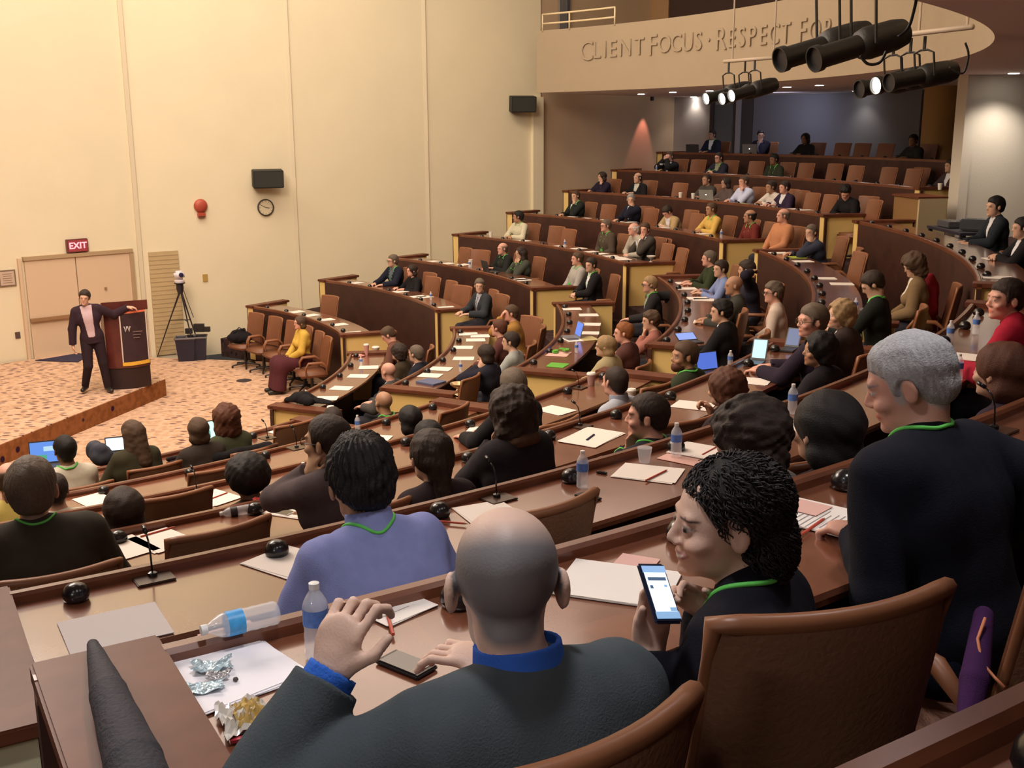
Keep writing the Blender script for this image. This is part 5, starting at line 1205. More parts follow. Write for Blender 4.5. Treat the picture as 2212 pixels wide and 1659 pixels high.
# grey-haired man in navy
hp3 = P3(1962, 818, 2.66)
b3, l3, s3, j3 = hero('G', hp3, math.radians(36), dict(h=.0058, lean=20, hy=32, hp=20, hair='neat', hc='silver', skin='pink', top='sweater', tc=(.006, .007, .014), g=1.15, hs=1.0, sw=.18, fold=1.3, lan=(.16, .62, .16), badge=False, bc2=(.02, .03, .06),
    l=(P3(1858, 1158, 2.66), (-.1, -.8, -.7), dict(dir=(-.75, .6, -.05), palm=(0, 0, -1), curl=38)),
    r=(P3(2120, 1120, 2.7), (.8, -.4, -.6), dict(dir=(-.5, .8, 0), palm=(0, 0, -1), curl=20))),
    'grey-haired person in a dark navy sweater with a green lanyard, turned to the left')
chair((l3[0] + .03, l3[1] - .06, TF['G']), math.radians(24), 'brown leather chair under the grey-haired person in navy, at the right')
# man in the blue shirt
S('F', 780, 1042, 'fold/desk', 'tousled', 'black', 'shirt', (.27, .31, .62), 'person in a periwinkle blue shirt with thick black hair, back to the viewer', h=.0058, lan=(.10, .40, .10), badge=False, hs=1.10, look=-12, hp=12, lean=22, g=1.18, dr=(.62, 1.1), skin='tan', fold=2.2, hipz=.56, collar=(.27, .31, .62))
S('E', 68, 1056, 'desk/desk', 'side', 'greybrown', 'suit', (.045, .04, .03), 'large grey-brown haired person in a brown tweed jacket at the left frame edge', h=.0075, hs=1.14, look=-12, lean=12, g=1.2, dr=(.5, 1.0), lan=(.1, .4, .1), badge=False, front=False, skin='pink', sw=.2)
# ------------------------------------------------------------------ the speaker at the lectern
sp0 = PRES + np.array([.02, .05, 0]); byp = math.atan2(-(at(1106, 1100, .3)[0] - sp0[0]), (at(1106, 1100, .3)[1] - sp0[1]))
byp = math.radians(-158)
spk = Spot((sp0[0], sp0[1], .3), byp)
lect = at(268, 835, .3)
c = dict(h=.0125, pose='stand', hipz=.93, L=.50, lean=2, tilt=6, hair='short', hc='dark', skin='fair', top='suit', tc=(.035, .018, .026), sc=(.55, .40, .42), vdepth=.42, open=1, hy=-10, hp=4, hr=-8, bc2=(.025, .014, .018), bot=True, fold=1.0, hs=1.0, lean_=0,
    legs=[(np.array([-.09, 0, .90]), np.array([-.13, .05, .50]), np.array([-.17, .02, .10])), (np.array([.09, 0, .90]), np.array([.10, .10, .48]), np.array([.17, -.12, .12]))],
    feet=[(-.3, .9), (.3, .9)],
    r=((.30, .03, .80), (.7, -.3, -.2), dict(dir=(.05, .2, -1), palm=(-1, 0, 0), curl=25)),
    l=(spk.pt(aty(276, 664, sp0[1] + .25)), (-.1, -.5, -1), dict(dir=spk.vec((1, .1, -.25)), palm=(0, 0, -1), curl=25)))
bp, Jp = make_person((sp0[0], sp0[1], .3), byp, c); tag(bp, 'speaker in a dark open jacket and pale pink shirt, leaning one arm on the lectern', 'person')
# front row sitter in yellow
# ------------------------------------------------------------------ lectern
lp = at(272, 838, .3); lyaw = math.radians(28)
L = empty('lectern', (lp[0], lp[1] + .18, .30), lyaw); tag(L, 'tall dark mahogany lectern with a banner of dark cloth hung on its front', 'lectern')
ML = wood('lectern_wood', (.075, .014, .012), (.13, .03, .022), .35, (2, 2, 2), coat=.2); ML2 = mat('lectern_base', (.022, .008, .008), .5)
prof = lambda R_, y0: [(-.34, .22), (.34, .22), (.34, -.18)] + [(.34 - .68 * i / 8, -.18 - R_ * math.sin(PI * i / 8)) for i in range(1, 8)] + [(-.34, -.18)]
MB().prism([(x * .97, y * .97) for x, y in prof(.10, 0)], 0, .38).build('plinth', ML2, L, auto=30)
MB().prism(prof(.12, 0), .36, 1.30).build('body', ML, L, auto=30)
mb = MB(); mb.add([(-.36, .24, 1.30), (.36, .24, 1.30), (.36, -.20, 1.30), (-.36, -.20, 1.30), (-.36, .24, 1.34), (.36, .24, 1.34), (.36, -.20, 1.46), (-.36, -.20, 1.46)], [(0, 1, 2, 3), (4, 5, 6, 7), (0, 1, 5, 4), (1, 2, 6, 5), (2, 3, 7, 6), (3, 0, 4, 7)]); mb.build('reading_top', ML, L)
# banner
ban = empty('lectern_banner', (lp[0], lp[1] + .18, .30), lyaw); tag(ban, 'dark cloth banner with yellow hem and W-shaped mark hung over the lectern front', 'banner')
def ban_y(x): return -.18 - .125 * math.cos(min(1.5, abs(x) / .34 * PI / 2)) - .012
mb = MB(); n = 10; x0, x1 = -.12, .33; xs = [x0 + (x1 - x0) * i / n for i in range(n + 1)]
for zz0, zz1, nm, m, e in ((.46, 1.30, 'cloth', mat('banner_cloth', (.035, .014, .016), .8, noise=(9, .5)), 0), (.40, .46, 'hem', mat('banner_yellow', (.75, .42, .04), .6), .002), (1.27, 1.30, 'top_edge', mat('banner_orange', (.85, .22, .10), .5), .004)):
    mb = MB(); vs = []
    for x in xs: y = ban_y(x) - e; vs += [(x, y, zz0 - (x - x0) * .0), (x, y, zz1), (x, y + .008, zz0), (x, y + .008, zz1)]
    fs = []
    for i in range(n):
        a = i * 4; b = a + 4; fs += [(a, b, b + 1, a + 1), (a + 2, a + 3, b + 3, b + 2), (a + 1, b + 1, b + 3, a + 3), (a, a + 2, b + 2, b)]
    mb.add(vs, fs); mb.build(nm, m, ban)
for xe in (x0 + .01, x1 - .012):
    MB().box((xe, ban_y(xe) - .006, .88), (.02, .006, .84)).build('side_piping', mat('piping_white', (.6, .5, .42), .6), ban)
for dx in (0, .055):
    mb = MB(); xx = -.035 + dx; mb.tube([(xx - .02, ban_y(xx - .02) - .008, 1.06), (xx, ban_y(xx) - .008, .97), (xx + .02, ban_y(xx + .02) - .008, 1.06)], .008, 6); mb.build('letter_mark', mat('mark_white', (.75, .7, .65), .6), ban)
for j in range(3): MB().box((.13, ban_y(.13) - .010, .96 - .05 * j), (.20 - .05 * j, .006, .012)).build('small_print', mat('print_pale', (.22, .14, .12), .6), ban)
# ------------------------------------------------------------------ camera on tripod
tp = at(393, 775, 0); T = empty('tripod', (tp[0] + .05, tp[1], 0)); tag(T, 'black video tripod standing before the louvred wall panel', 'tripod'); mt = mat('tripod_black', (.02, .017, .022), .4)
head = plane_hit(388, 612, tp[:2] - np.array([1., 0]), tp[:2] + np.array([1., 0])); hz = head[2]; hx = head[0] - T.location[0]
feet = [at(340, 772, 0) - np.array(T.location), np.array([.30, .25, 0]), np.array([.32, -.25, 0])]
for f in feet:
    t_ = np.array([hx, 0, hz - .12]); mid = t_ + (f - t_) * .45; g = MB(); g.tube([t_ + np.array([0, .015, 0]), mid, f + np.array([0, 0, .01])], [.014, .014, .010], 6); g.tube([t_ + np.array([.03, -.02, 0]), mid], .010, 6); g.build('leg', mt, T)
sprd = MB(); ctr = np.array([hx + .05, 0, hz * .52])
for f in feet: t_ = np.array([hx, 0, hz - .12]); sprd.tube([t_ + (f - t_) * .45, ctr], .009, 6)
sprd.build('spreader', mt, T); MB().lathe([(.05, hz - .20), (.075, hz - .10), (.07, hz - .02), (.11, hz), (.11, hz + .012)], 14, off=(hx, 0, 0)).build('fluid_head', mt, T, auto=40)
MB().tube([(hx + .04, 0, hz - .05), (hx + .30, -.25, hz * .58)], .008, 6).build('pan_handle', mt, T)
cm = empty('video_camera', (head[0], tp[1], hz + .014), .5); tag(cm, 'white dome video camera on top of the tripod', 'camera'); mw = mat('camera_white', (.72, .68, .72), .4)
MB().lathe([(.09, 0), (.10, .02), (.10, .05), (.06, .06)], 18).build('foot', mw, cm, auto=40); MB().box((0, 0, .15), (.20, .16, .17)).build('housing', mw, cm, bevel=.04, smooth=True)
MB().lathe([(.045, 0), (.045, .05), (.03, .055)], 16, M=Matrix.Rotation(PI / 2, 3, 'X'), off=(.02, -.06, .16)).build('lens', mat('lens_dark', (.02, .02, .06), .15), cm, auto=40)
# bins
for px, py, nm, lb in ((404, 778, .0, 'left dark waste bin beside the tripod foot, with a pale notice on it'), (428, 776, .0, 'right dark waste bin beside its twin, against the wall')):
    p = at(px, py, 0); B_ = empty('waste_bin', (p[0], p[1], 0), .2); tag(B_, lb, 'bin', 'twin waste bins' if False else None)
    mb = MB(); mb.add([(-.15, -.13, 0), (.15, -.13, 0), (.15, .13, 0), (-.15, .13, 0), (-.19, -.17, .46), (.19, -.17, .46), (.19, .17, .46), (-.19, .17, .46), (-.17, -.15, .44), (.17, -.15, .44), (.17, .15, .44), (-.17, .15, .44)], [(0, 3, 2, 1), (0, 1, 5, 4), (1, 2, 6, 5), (2, 3, 7, 6), (3, 0, 4, 7), (8, 9, 10, 11), (4, 5, 9, 8), (5, 6, 10, 9), (6, 7, 11, 10), (7, 4, 8, 11)]); mb.build('tub', mat('bin_navy', (.018, .016, .035), .5), B_)
    MB().tube([(-.19, -.17, .46), (.19, -.17, .46), (.19, .17, .46), (-.19, .17, .46), (-.19, -.17, .46)], .022, 6).build('bag_rim', mat('bag_grey', (.10, .085, .09), .5), B_)
    if px == 404: MB().box((-.175, -.03, .25), (.01, .16, .24)).build('notice', mat('notice_grey', (.35, .33, .35), .6), B_)
for px, py, sz, lb in ((408, 715, .13, 'small black box beside the tripod above the left bin'), (430, 708, .20, 'larger black box on the rim of the right waste bin'), (447, 711, .12, 'small square black wall box just right of the waste bins')):
    p = aty(px, py, at(416, 778, 0)[1] + .12); o = MB().box((0, 0, 0), (sz, .08, sz * .8)).build('black_box', mat('box_black', (.015, .013, .014), .5)); o.location = p; tag(o, lb, 'box')
# ------------------------------------------------------------------ things on the stage wall
def wallframe(px, py, seg):
    p = (on_left if seg == 0 else on_wall)(px, py); d = dw if seg == 0 else d14; n = nw if seg == 0 else nl
    return Vector(p), Vector((d[0], d[1], 0)), Vector((n[0], n[1], 0))
def wallobj(name, px, py, seg, off, label, cat):
    p, d, n = wallframe(px, py, seg); o = empty(name, (0, 0, 0)); o.matrix_world = Matrix.Translation(p + n * off) @ Matrix((d, -n, Vector((0, 0, 1)))).transposed().to_4x4()
    tag(o, label, cat); return o          # local x along the wall, -y out of it, z up
e = wallobj('exit_sign', 164, 530, 0, .0, 'lit red EXIT sign mounted above the double door', 'sign')
MB().box((0, -.05, 0), (.40, .09, .25)).build('sign_case', mat('sign_case', (.16, .045, .04), .5), e, bevel=.008); MB().box((0, -.097, 0), (.36, .006, .21)).build('sign_face', mat('sign_face', (.12, .03, .03), .5, emit=(.7, .05, .06, .35)), e)
cu = bpy.data.curves.new('exit', 'FONT'); cu.body = 'EXIT'; cu.size = .165; cu.extrude = .003; cu.align_x = 'CENTER'; cu.align_y = 'CENTER'; cu.offset = .004; t = bpy.data.objects.new('t', cu); COL.objects.link(t); bpy.context.view_layer.update()
me = bpy.data.meshes.new_from_object(t.evaluated_get(bpy.context.evaluated_depsgraph_get())); bpy.data.objects.remove(t); me.materials.clear(); me.materials.append(mat('exit_red', (.8, .2, .2), .5, emit=(1.0, .33, .38, 1.6)))
xo = bpy.data.objects.new('exit_letters', me); COL.objects.link(xo); xo.parent = e; xo.location = (0, -.102, 0); xo.rotation_euler = (PI / 2, 0, 0)
ck = wallobj('wall_clock', 573, 448, 1, .0, 'round white wall clock with a dark rim under the left loudspeaker', 'clock'); RX = Matrix.Rotation(PI / 2, 3, 'X')
MB().lathe([(.175, 0), (.175, .04), (.155, .045), (.150, .03)], 36, M=RX).build('clock_rim', mat('clock_rim', (.05, .045, .03), .4), ck, auto=40); MB().lathe([(.152, .02), (.152, .032)], 36, M=RX).build('dial', mat('clock_dial', (.70, .62, .42), .6), ck, auto=40)
for a_, ln, r_, nm in ((math.radians(-62), .115, .005, 'minute_hand'), (math.radians(100), .08, .007, 'hour_hand')): MB().tube([(0, -.038, 0), (ln * math.sin(a_), -.038, ln * math.cos(a_))], r_, 5).build(nm, MATS['clock_rim'], ck)
for i in range(12):
    a_ = i * PI / 6; MB().box((.13 * math.sin(a_), -.036, .13 * math.cos(a_)), (.008, .004, .02), M=Matrix.Rotation(-a_ * -1, 3, 'Y')).build('hour_mark', MATS['clock_rim'], ck)
al = wallobj('fire_alarm', 433, 450, 1, 0, 'red round fire alarm bell with a small box beneath it on the wall', 'alarm'); mr_ = mat('alarm_red', (.42, .07, .04), .45)
MB().lathe([(.135, 0), (.14, .03), (.12, .07), (.06, .09), (.005, .095)], 24, M=RX, off=(0, 0, .05)).build('bell', mr_, al, smooth=True); MB().box((0, -.035, -.13), (.15, .07, .10)).build('strobe_box', mr_, al, bevel=.006); MB().box((0, -.073, -.165), (.12, .006, .03)).build('strobe_lens', mat('strobe_dark', (.10, .05, .03), .4), al)
for px, py, sg, tilt, lb in ((570, 385, 1, -.22, 'black wall loudspeaker above the round clock'), (1118, 225, 1, -.30, 'black wall loudspeaker near the left end of the balcony')):
    s_ = wallobj('loudspeaker', px, py, 1, 0, lb, 'loudspeaker'); ms = mat('speaker_black', (.02, .022, .018), .6); Ms = Matrix.Rotation(tilt, 3, 'Z') @ Matrix.Rotation(.12, 3, 'X'); W_ = .62 if px < 900 else .60; H_ = .36
    MB().box((0, -.22, 0), (W_, .26, H_), M=Ms).build('cabinet', ms, s_, bevel=.012); MB().box(Vector((0, -.22, 0)) + Ms @ Vector((0, -.133, 0)), (W_ - .05, .006, H_ - .05), M=Ms).build('grille', mat('grille_black', (.03, .032, .026), .8, noise=(90, .6)), s_)
    MB().tube([(0, 0, 0), (0, -.12, 0)], .03, 8).build('bracket', ms, s_)
nf = wallobj('notice_frame', 15, 601, 0, 0, 'framed notice on the wall left of the double door', 'notice'); MB().box((0, -.012, 0), (.30, .024, .30)).build('frame', mat('frame_brown', (.20, .14, .09), .5), nf); MB().box((0, -.026, 0), (.25, .004, .25)).build('notice_sheet', mat('notice_sheet', (.55, .42, .32), .7), nf)
for j in range(5): MB().box((0, -.029, .08 - .04 * j), (.17 - .02 * (j % 2), .002, .010)).build('text_line', mat('text_brown', (.25, .17, .12), .7), nf)
sw_ = wallobj('light_switch', 38, 724, 0, 0, 'small dark switch plate low on the wall left of the door', 'switch'); MB().box((0, -.008, 0), (.09, .016, .12)).build('plate', mat('switch_dark', (.10, .06, .05), .5), sw_)
th_ = wallobj('wall_switch_plate', 443, 600, 1, 0, 'small beige control plate on the wall right of the tripod camera', 'switch'); MB().box((0, -.01, 0), (.10, .02, .15)).build('plate', mat('plate_tan', (.45, .30, .08), .5), th_)
o = MB().lathe([(.14, .0), (.14, .004)], 20).build('floor_socket', mat('socket_dark', (.03, .022, .03), .6)); o.location = at(527, 822, 0.001); tag(o, 'dark round floor socket cover in the patterned carpet', 'socket')
# ------------------------------------------------------------------ low seats before the first desk of the far block
rsn = ['fixed brown chair nearest the left wall in the front seating row', 'second fixed brown chair of the front seating row from the left wall', 'third fixed brown chair of the front seating row from the left wall', 'fixed brown chair left of the sitter in yellow', 'fixed brown chair under the sitter in yellow', 'fixed brown chair at the aisle end of the front seating row']
SEATS = []
for j, a in enumerate((49.0, 43.3, 37.6, 31.9, 26.2, 21.2)):
    p = pol(RR['A'] - .52, a, 0); chair(p, face_c(p), rsn[j]); SEATS.append(p)
# dark leg rests / folded tables on the floor before the seats
for px, py, nm, lb, col in ((548, 722, 'backpack', 'black backpack lying on the first front chair by the wall', BLK),):
    F = Field(np.array([-.32, -.25, -.02]), np.array([.32, .25, .34]), .012); F.ell((0, 0, .12), (.24, .15, .12), k=.03); F.ell((.08, -.10, .10), (.13, .08, .08), k=.03); F.cap((-.12, .0, .22), (.10, .02, .25), .035, k=.03)
    X_, Y_, Z_ = F.all(); F.D = F.D + (wob(X_, Y_, Z_, 40, 3) * .012).astype(np.float32); o = fobj(nm, np.maximum(F.D, -Z_), F.o, F.h, cloth(col)); q = SEATS[0]; o.location = (q[0] - .1, q[1] + .02, .462); o.rotation_euler = (0, 0, .5); tag(o, lb, 'bag')
    MB().tube([(-.12, -.05, .22), (-.02, -.08, .32), (.10, -.05, .24)], .012, 6).build('carry_strap', mat('strap_black', (.012, .011, .012), .7), o, smooth=True)
M_PLAT = mat('platform_dark', (.03, .025, .045), .6)
wd = MB(); a = at(497, 742, 0); b = at(556, 748, 0); wd.prism([tuple(a[:2]), tuple(at(560, 760, 0)[:2]), tuple((at(560, 760, 0) + np.array([.25, .9, 0]))[:2]), tuple((a + np.array([.2, .5, 0]))[:2])], .002, .12); tag(wd.build('low_platform', M_PLAT, bevel=.01), 'low dark platform against the wall at the end of the front seating row', 'platform')
q = SEATS[4]
py_ = at(672, 716, 1.13)
SP = dict(h=.013, fem=True, hair='bob', hc='brown', top='sweater', tc=(.62, .40, .07), skin='pink', skirt='long', bc2=(.085, .022, .028), look=0, lean=2)
c = dict(SP); by = face_c(q); HC_l = None
c['L'] = .50; c['hy'] = 10; c['l'] = ((-.06, .26, .60), (-.8, -.4, -.4), dict(dir=(.6, .8, -.1), curl=25)); c['r'] = ((.06, .28, .60), (.8, -.4, -.4), dict(dir=(-.6, .8, -.1), curl=25))
bo, J_ = make_person((q[0], q[1], 0), by, c); tag(bo, 'person in a yellow cardigan and long maroon skirt in the front seating row', 'person')
# ------------------------------------------------------------------ stage lanterns on pipes
ml_ = mat('lantern_black', (.018, .018, .017), .45, bump=(60, .2)); M_LENS = mat('lens_lit', (.9, .9, .9), .3, emit=(1.0, .95, .85, 9)); M_LENSD = mat('lens_unlit', (.015, .015, .018), .4); mp_ = mat('pipe_cream', (.50, .40, .30), .5)
def lantern(c_, d, lit, label, sc=1.0, pipez=None):
    d = Vector(d).normalized(); up = Vector((0, 0, 1)); sd = d.cross(up).normalized(); u = sd.cross(d); M_ = Matrix((sd, u, d)).transposed(); o = empty('stage_lantern', c_); tag(o, label, 'stage light')
    MB().lathe([(.05, -.40), (.095, -.38), (.11, -.30), (.115, -.06), (.10, .0), (.078, .02), (.078, .34), (.092, .35), (.092, .40), (.082, .40), (.080, .37)], 22, M=M_ * sc).build('barrel', ml_, o, auto=35)
    MB().lathe([(.079, .362), (.079, .372)], 20, M=M_ * sc).build('lens', M_LENS if lit else M_LENSD, o)
    MB().box(M_ @ Vector((0, 0, .385)) * sc, (.19 * sc, .19 * sc, .012), M=M_).build('gel_frame', ml_, o) if False else None
    top = pipez - c_[2] if pipez else .42 * sc
    y = MB(); y.tube([sd * .135 * sc - d * .03, sd * .135 * sc + up * (top * .55), sd * .05 * sc + up * (top * .62), -sd * .05 * sc + up * (top * .62), -sd * .135 * sc + up * (top * .55), -sd * .135 * sc - d * .03], .011 * sc, 6); y.build('yoke', ml_, o)
    MB().tube([up * (top * .6), up * (top - .02)], .016 * sc, 6).build('clamp', ml_, o); MB().tube([sd * .135 * sc, sd * .16 * sc], .03 * sc, 8).build('lock_knob', ml_, o)
    return o
def pipe(a, b, label, drops=(), r=.024):
    o = empty('lighting_pipe', (0, 0, 0)); tag(o, label, 'pipe'); MB().tube([a, b], r, 10).build('pipe', mp_, o, smooth=True)
    for t in drops: p = np.array(a) + (np.array(b) - np.array(a)) * t; MB().tube([p, (p[0], p[1], CZ)], .012, 6).build('hanger', mp_, o)
    return o
def rayd(px, py, D): d = ray(px, py); return d / np.linalg.norm(d) * D + np.array([0, 0, EYE])
big = [(rayd(1782, 100, 8.7), True), (rayd(1858, 98, 8.5), True)]
zt_ = big[0][0][2] + .62
dirb = (-.88, -.34, -.25)
lantern(big[0][0], dirb, False, 'left one of the two large black stage lanterns hanging at the top of the view', 1.0, zt_); lantern(big[1][0], dirb, False, 'right one of the two large black stage lanterns hanging at the top of the view', 1.0, zt_)
p0, p1 = big[0][0], big[1][0]; dd = (p1 - p0); pipe((p0[0] - dd[0] * .8, p0[1] - dd[1] * .8, zt_), (p1[0] + dd[0] * 1.5, p1[1] + dd[1] * 1.5, zt_), 'cream lighting pipe above the two large lanterns', (.1, .9))
mid = [(rayd(1572, 201, 15.6), True), (rayd(1607, 201, 15.4), True), (rayd(1628, 194, 15.2), True)]; zt_ = mid[0][0][2] + .42
for i, (p, lit) in enumerate(mid): lantern(p, (-.82, -.40, -.20), lit, '%s lit lantern of the small cluster below the balcony, from the left' % ORD[i], .92, zt_)
pipe((*rayd(1563, 155, 15.8)[:2], zt_), (*rayd(1690, 150, 15.0)[:2], zt_), 'cream lighting pipe above the three small lit lanterns', (.15, .85))
rg = [(rayd(1925, 180, 11.6), False), (rayd(1962, 172, 11.4), True), (rayd(1992, 165, 11.2), False)]; zt_ = rg[0][0][2] + .42
for i, (p, lit) in enumerate(rg): lantern(p, (-.90, -.34, -.15), lit, '%s lantern of the right-hand cluster in front of the round column' % ORD[i], .95, zt_)
pipe((*rayd(1880, 110, 11.6)[:2], zt_), (*rayd(2100, 75, 10.6)[:2], zt_), 'cream lighting pipe above the right-hand lantern cluster', (.5, .95)); 
# cables looping under the lanterns
for i, (pts, lb) in enumerate((([(1858, 120, 6.5), (1875, 138, 6.5), (1900, 135, 6.5), (1915, 110, 6.5)], 'black cable loop under the two large lanterns'), ([(1940, 80, 6.5), (1962, 60, 6.5), (1975, 20, 6.5), (1985, -30, 6.5)], 'black cable rising from the right large lantern'), ([(2050, 145, 9), (2080, 158, 9), (2092, 120, 9), (2085, 92, 9)], 'thin cable loop at the right end of the right-hand cluster'))):
    ctrl = [rayd(*q) for q in pts]; P_ = []
    for j in range(len(ctrl) - 1):
        a0 = ctrl[max(0, j - 1)]; a1 = ctrl[j]; a2 = ctrl[j + 1]; a3 = ctrl[min(len(ctrl) - 1, j + 2)]
        for t in np.linspace(0, 1, 7)[:-1 if j < len(ctrl) - 2 else None]: P_.append(.5 * ((2 * a1) + (a2 - a0) * t + (2 * a0 - 5 * a1 + 4 * a2 - a3) * t * t + (3 * a1 - a0 - 3 * a2 + a3) * t**3))
    o = MB().tube(P_, .009, 6).build('lighting_cable', ml_, None, smooth=True); tag(o, lb, 'cable')
# ------------------------------------------------------------------ downlights in the soffit
M_DL = mat('downlight_lit', (.9, .9, .9), .5, emit=(1, .93, .85, 22)); nd = 0
DL = [(1385, 203), (1453, 199), (1533, 196), (1498, 209), (1770, 184), (1700, 188), (1850, 196), (1930, 160), (2190, 158)]
DLn = ['leftmost recessed downlight under the balcony', 'second recessed downlight under the balcony from the left', 'recessed downlight above the two left figures of the top row', 'recessed downlight farthest back near the door', 'recessed downlight right of the small lantern cluster, nearer the edge', 'recessed downlight just right of the small lantern cluster', 'recessed downlight left of the right-hand lantern cluster', 'recessed downlight behind the right-hand lantern cluster', 'bright recessed downlight in front of the right pier']
for (px, py), lb in zip(DL, DLn):
    p = at(px, py, 5.27); o = empty('downlight', (p[0], p[1], 5.27)); tag(o, lb, 'downlight'); MB().lathe([(.10, -.004), (.10, 0.002)], 20).build('trim_ring', mat('dl_ring', (.5, .45, .4), .5), o); MB().lathe([(.082, -.010), (.082, -.003)], 20).build('lamp', M_DL, o)
# ------------------------------------------------------------------ empty chairs
EC = [('A', 722, 640, 10), ('B', 938, 600, 8), ('B', 974, 606, 0), ('B', 1008, 620, 25), ('B', 912, 600, 0), ('B', 1073, 628, 0), ('C', 962, 540, -6), ('C', 1010, 545, 20), ('C', 1042, 546, 12), ('C', 1154, 553, 0),
      ('D', 1188, 499, 0), ('D', 1229, 492, 6), ('D', 1450, 528, 0), ('D', 1482, 538, 0), ('E', 1283, 445, 0), ('E', 1312, 448, 0), ('E', 1344, 452, 0), ('E', 1405, 450, 0), ('E', 1503, 463, 0), ('E', 1572, 466, 8), ('E', 1652, 478, 0),
      ('F', 1430, 398, 0), ('F', 1465, 400, 0), ('F', 1503, 402, 0), ('F', 1753, 418, 0), ('F', 1789, 422, 0), ('F', 1890, 433, 0), ('G', 1493, 350, 0), ('G', 1639, 357, 0), ('G', 1727, 359, 0), ('G', 1772, 352, 0), ('G', 1811, 360, 0), ('G', 1856, 364, 0), ('G', 1910, 362, 0), ('G', 1962, 366, 0), ('G', 2017, 362, 0),
      ('H', 1868, 320, 0), ('H', 1908, 322, 0), ('H', 1825, 320, 0), ('H', 1780, 318, 0),
      ('B', 1175, 690, 40), ('D', 1612, 672, 0), ('E', 1836, 548, 10), ('E', 1873, 542, -10), ('B', 650, 914, -6), ('D', 335, 1040, 0), ('C', 478, 1014, 0), ('E', 466, 1150, 6), ('C', 985, 884, 8), ('F', 1187, 1100, 4), ('D', 1458, 822, -8), ('E', 1874, 752, 0), ('E', 1520, 905, -10), ('F', 1792, 990, 0), ('B', 1060, 796, 0), ('E', 1222, 994, 0), ('B', 350, 974, 0)]
cnt = {}; NEW = []
for k, px, py, ex in EC:
    q = at(px, py, TF[k] + 1.0); r0, a = polar(q)
    if q[1] > 34 or r0 > RR[k] + 1.9 or r0 < RR[k]: 
        q = min(atcyl(px, py, RR[k] + 1.05), key=lambda v: abs(v[2] - TF[k] - 1.0) + (9 if v[1] < 0 else 0)); a = polar(q)[1]; r0 = RR[k] + 1.05
    rc = min(max(r0 - .36, RR[k] + .48), RR[k] + .95) if q[1] <= 34 else RR[k] + .7; p = pol(rc, a, TF[k])
    # shift along the row when the place is taken
    for it in range(6):
        hit = [c_ for o_, c_ in CHAIRS + NEW if abs(c_[2] - TF[k]) < .1 and math.hypot(c_[0] - p[0], c_[1] - p[1]) < .57]
        if not hit: break
        sg_ = 1 if a > polar(hit[0])[1] else -1; a += sg_ * math.degrees(.14 / RR[k]); p = pol(rc, a, TF[k])
    if hit: continue
    sec = 'far' if a > 8.2 else ('middle' if a > -25 else 'near'); key = (k, sec); cnt.setdefault(key, []).append((a, p, ex)); NEW.append((None, np.array(p)))
for (k, sec), l_ in cnt.items():
    l_.sort(key=lambda t: -t[0])
    for j, (a, p, ex) in enumerate(l_):
        side = {'far': 'from the left wall', 'middle': 'from the far aisle', 'near': 'from the middle block'}[sec]
        t_ = 'only' if len(l_) == 1 else ORD[j]
        chair(p, face_c(p, ex), f'{t_} empty brown leather chair' + (f' {side}' if len(l_) > 1 else '') + f', {ROWN[k]} row, {sec} block')
# ------------------------------------------------------------------ papers
PAP = {'A': [(640, 661, 0), (672, 669, 4), (704, 678, -3), (732, 688, 2), (764, 700, 0), (796, 794, 5), (773, 813, 0), (737, 839, 0), (706, 861, 15)],
 'B': [(768, 606, 0), (864, 623, 3), (903, 632, 0), (917, 642, 4), (964, 652, -4), (1047, 714, 0), (1011, 722, 0), (1027, 735, 3), (992, 751, 0), (1001, 775, 6), (944, 797, 0), (922, 811, 0), (602, 931, 0), (311, 1018, -20)],
 'C': [(934, 558, 0), (966, 562, 4), (1003, 572, 10), (1129, 594, 0), (1124, 604, 5), (1231, 668, 0), (1272, 681, 0), (1277, 701, -5), (1271, 720, 0), (808, 948, 25), (203, 1081, 10)],
 'D': [(1130, 513, 0), (1207, 528, 0), (1250, 537, 4), (1275, 537, 0), (1296, 541, 6), (1333, 550, 0), (1318, 561, -10), (1345, 568, 0), (1480, 612, 0), (1483, 624, 0), (1507, 645, 6), (1519, 648, -8), (1523, 696, 0), (1046, 932, 28), (1199, 887, -8), (463, 1076, 12)],
 'E': [(1230, 466, 0), (1262, 467, 0), (1300, 470, 0), (1340, 477, 0), (1362, 480, 3), (1430, 487, 0), (1515, 500, 6), (1682, 547, 0), (1734, 565, 3), (1783, 579, 0), (1818, 614, 0), (1497, 877, 12), (335, 1157, 12), (633, 1100, 30), (1622, 824, 8), (219, 1130, 10)],
 'F': [(1312, 411, 0), (1430, 421, 0), (1560, 437, 0), (1640, 444, 0), (1712, 452, 5), (1738, 454, -5), (1399, 1024, 26), (1058, 1113, -12), (620, 1213, 20), (1690, 919, 5), (2068, 770, 0), (2150, 600, 0), (2160, 560, 8)],
 'G': [(1495, 372, 0), (1512, 374, 0), (1690, 383, 0), (1725, 384, 0), (1915, 397, 0)], 'H': [(1600, 327, 0), (1835, 334, 0)]}
lay = {}
for k, l_ in PAP.items():
    for px, py, rot in l_:
        p = at(px, py, DT[k]); a = polar(p)[1]; sec = 'far' if a > 8.2 else ('middle' if a > -25 else 'near'); lay.setdefault((k, sec), []).append((a, px, py, rot))
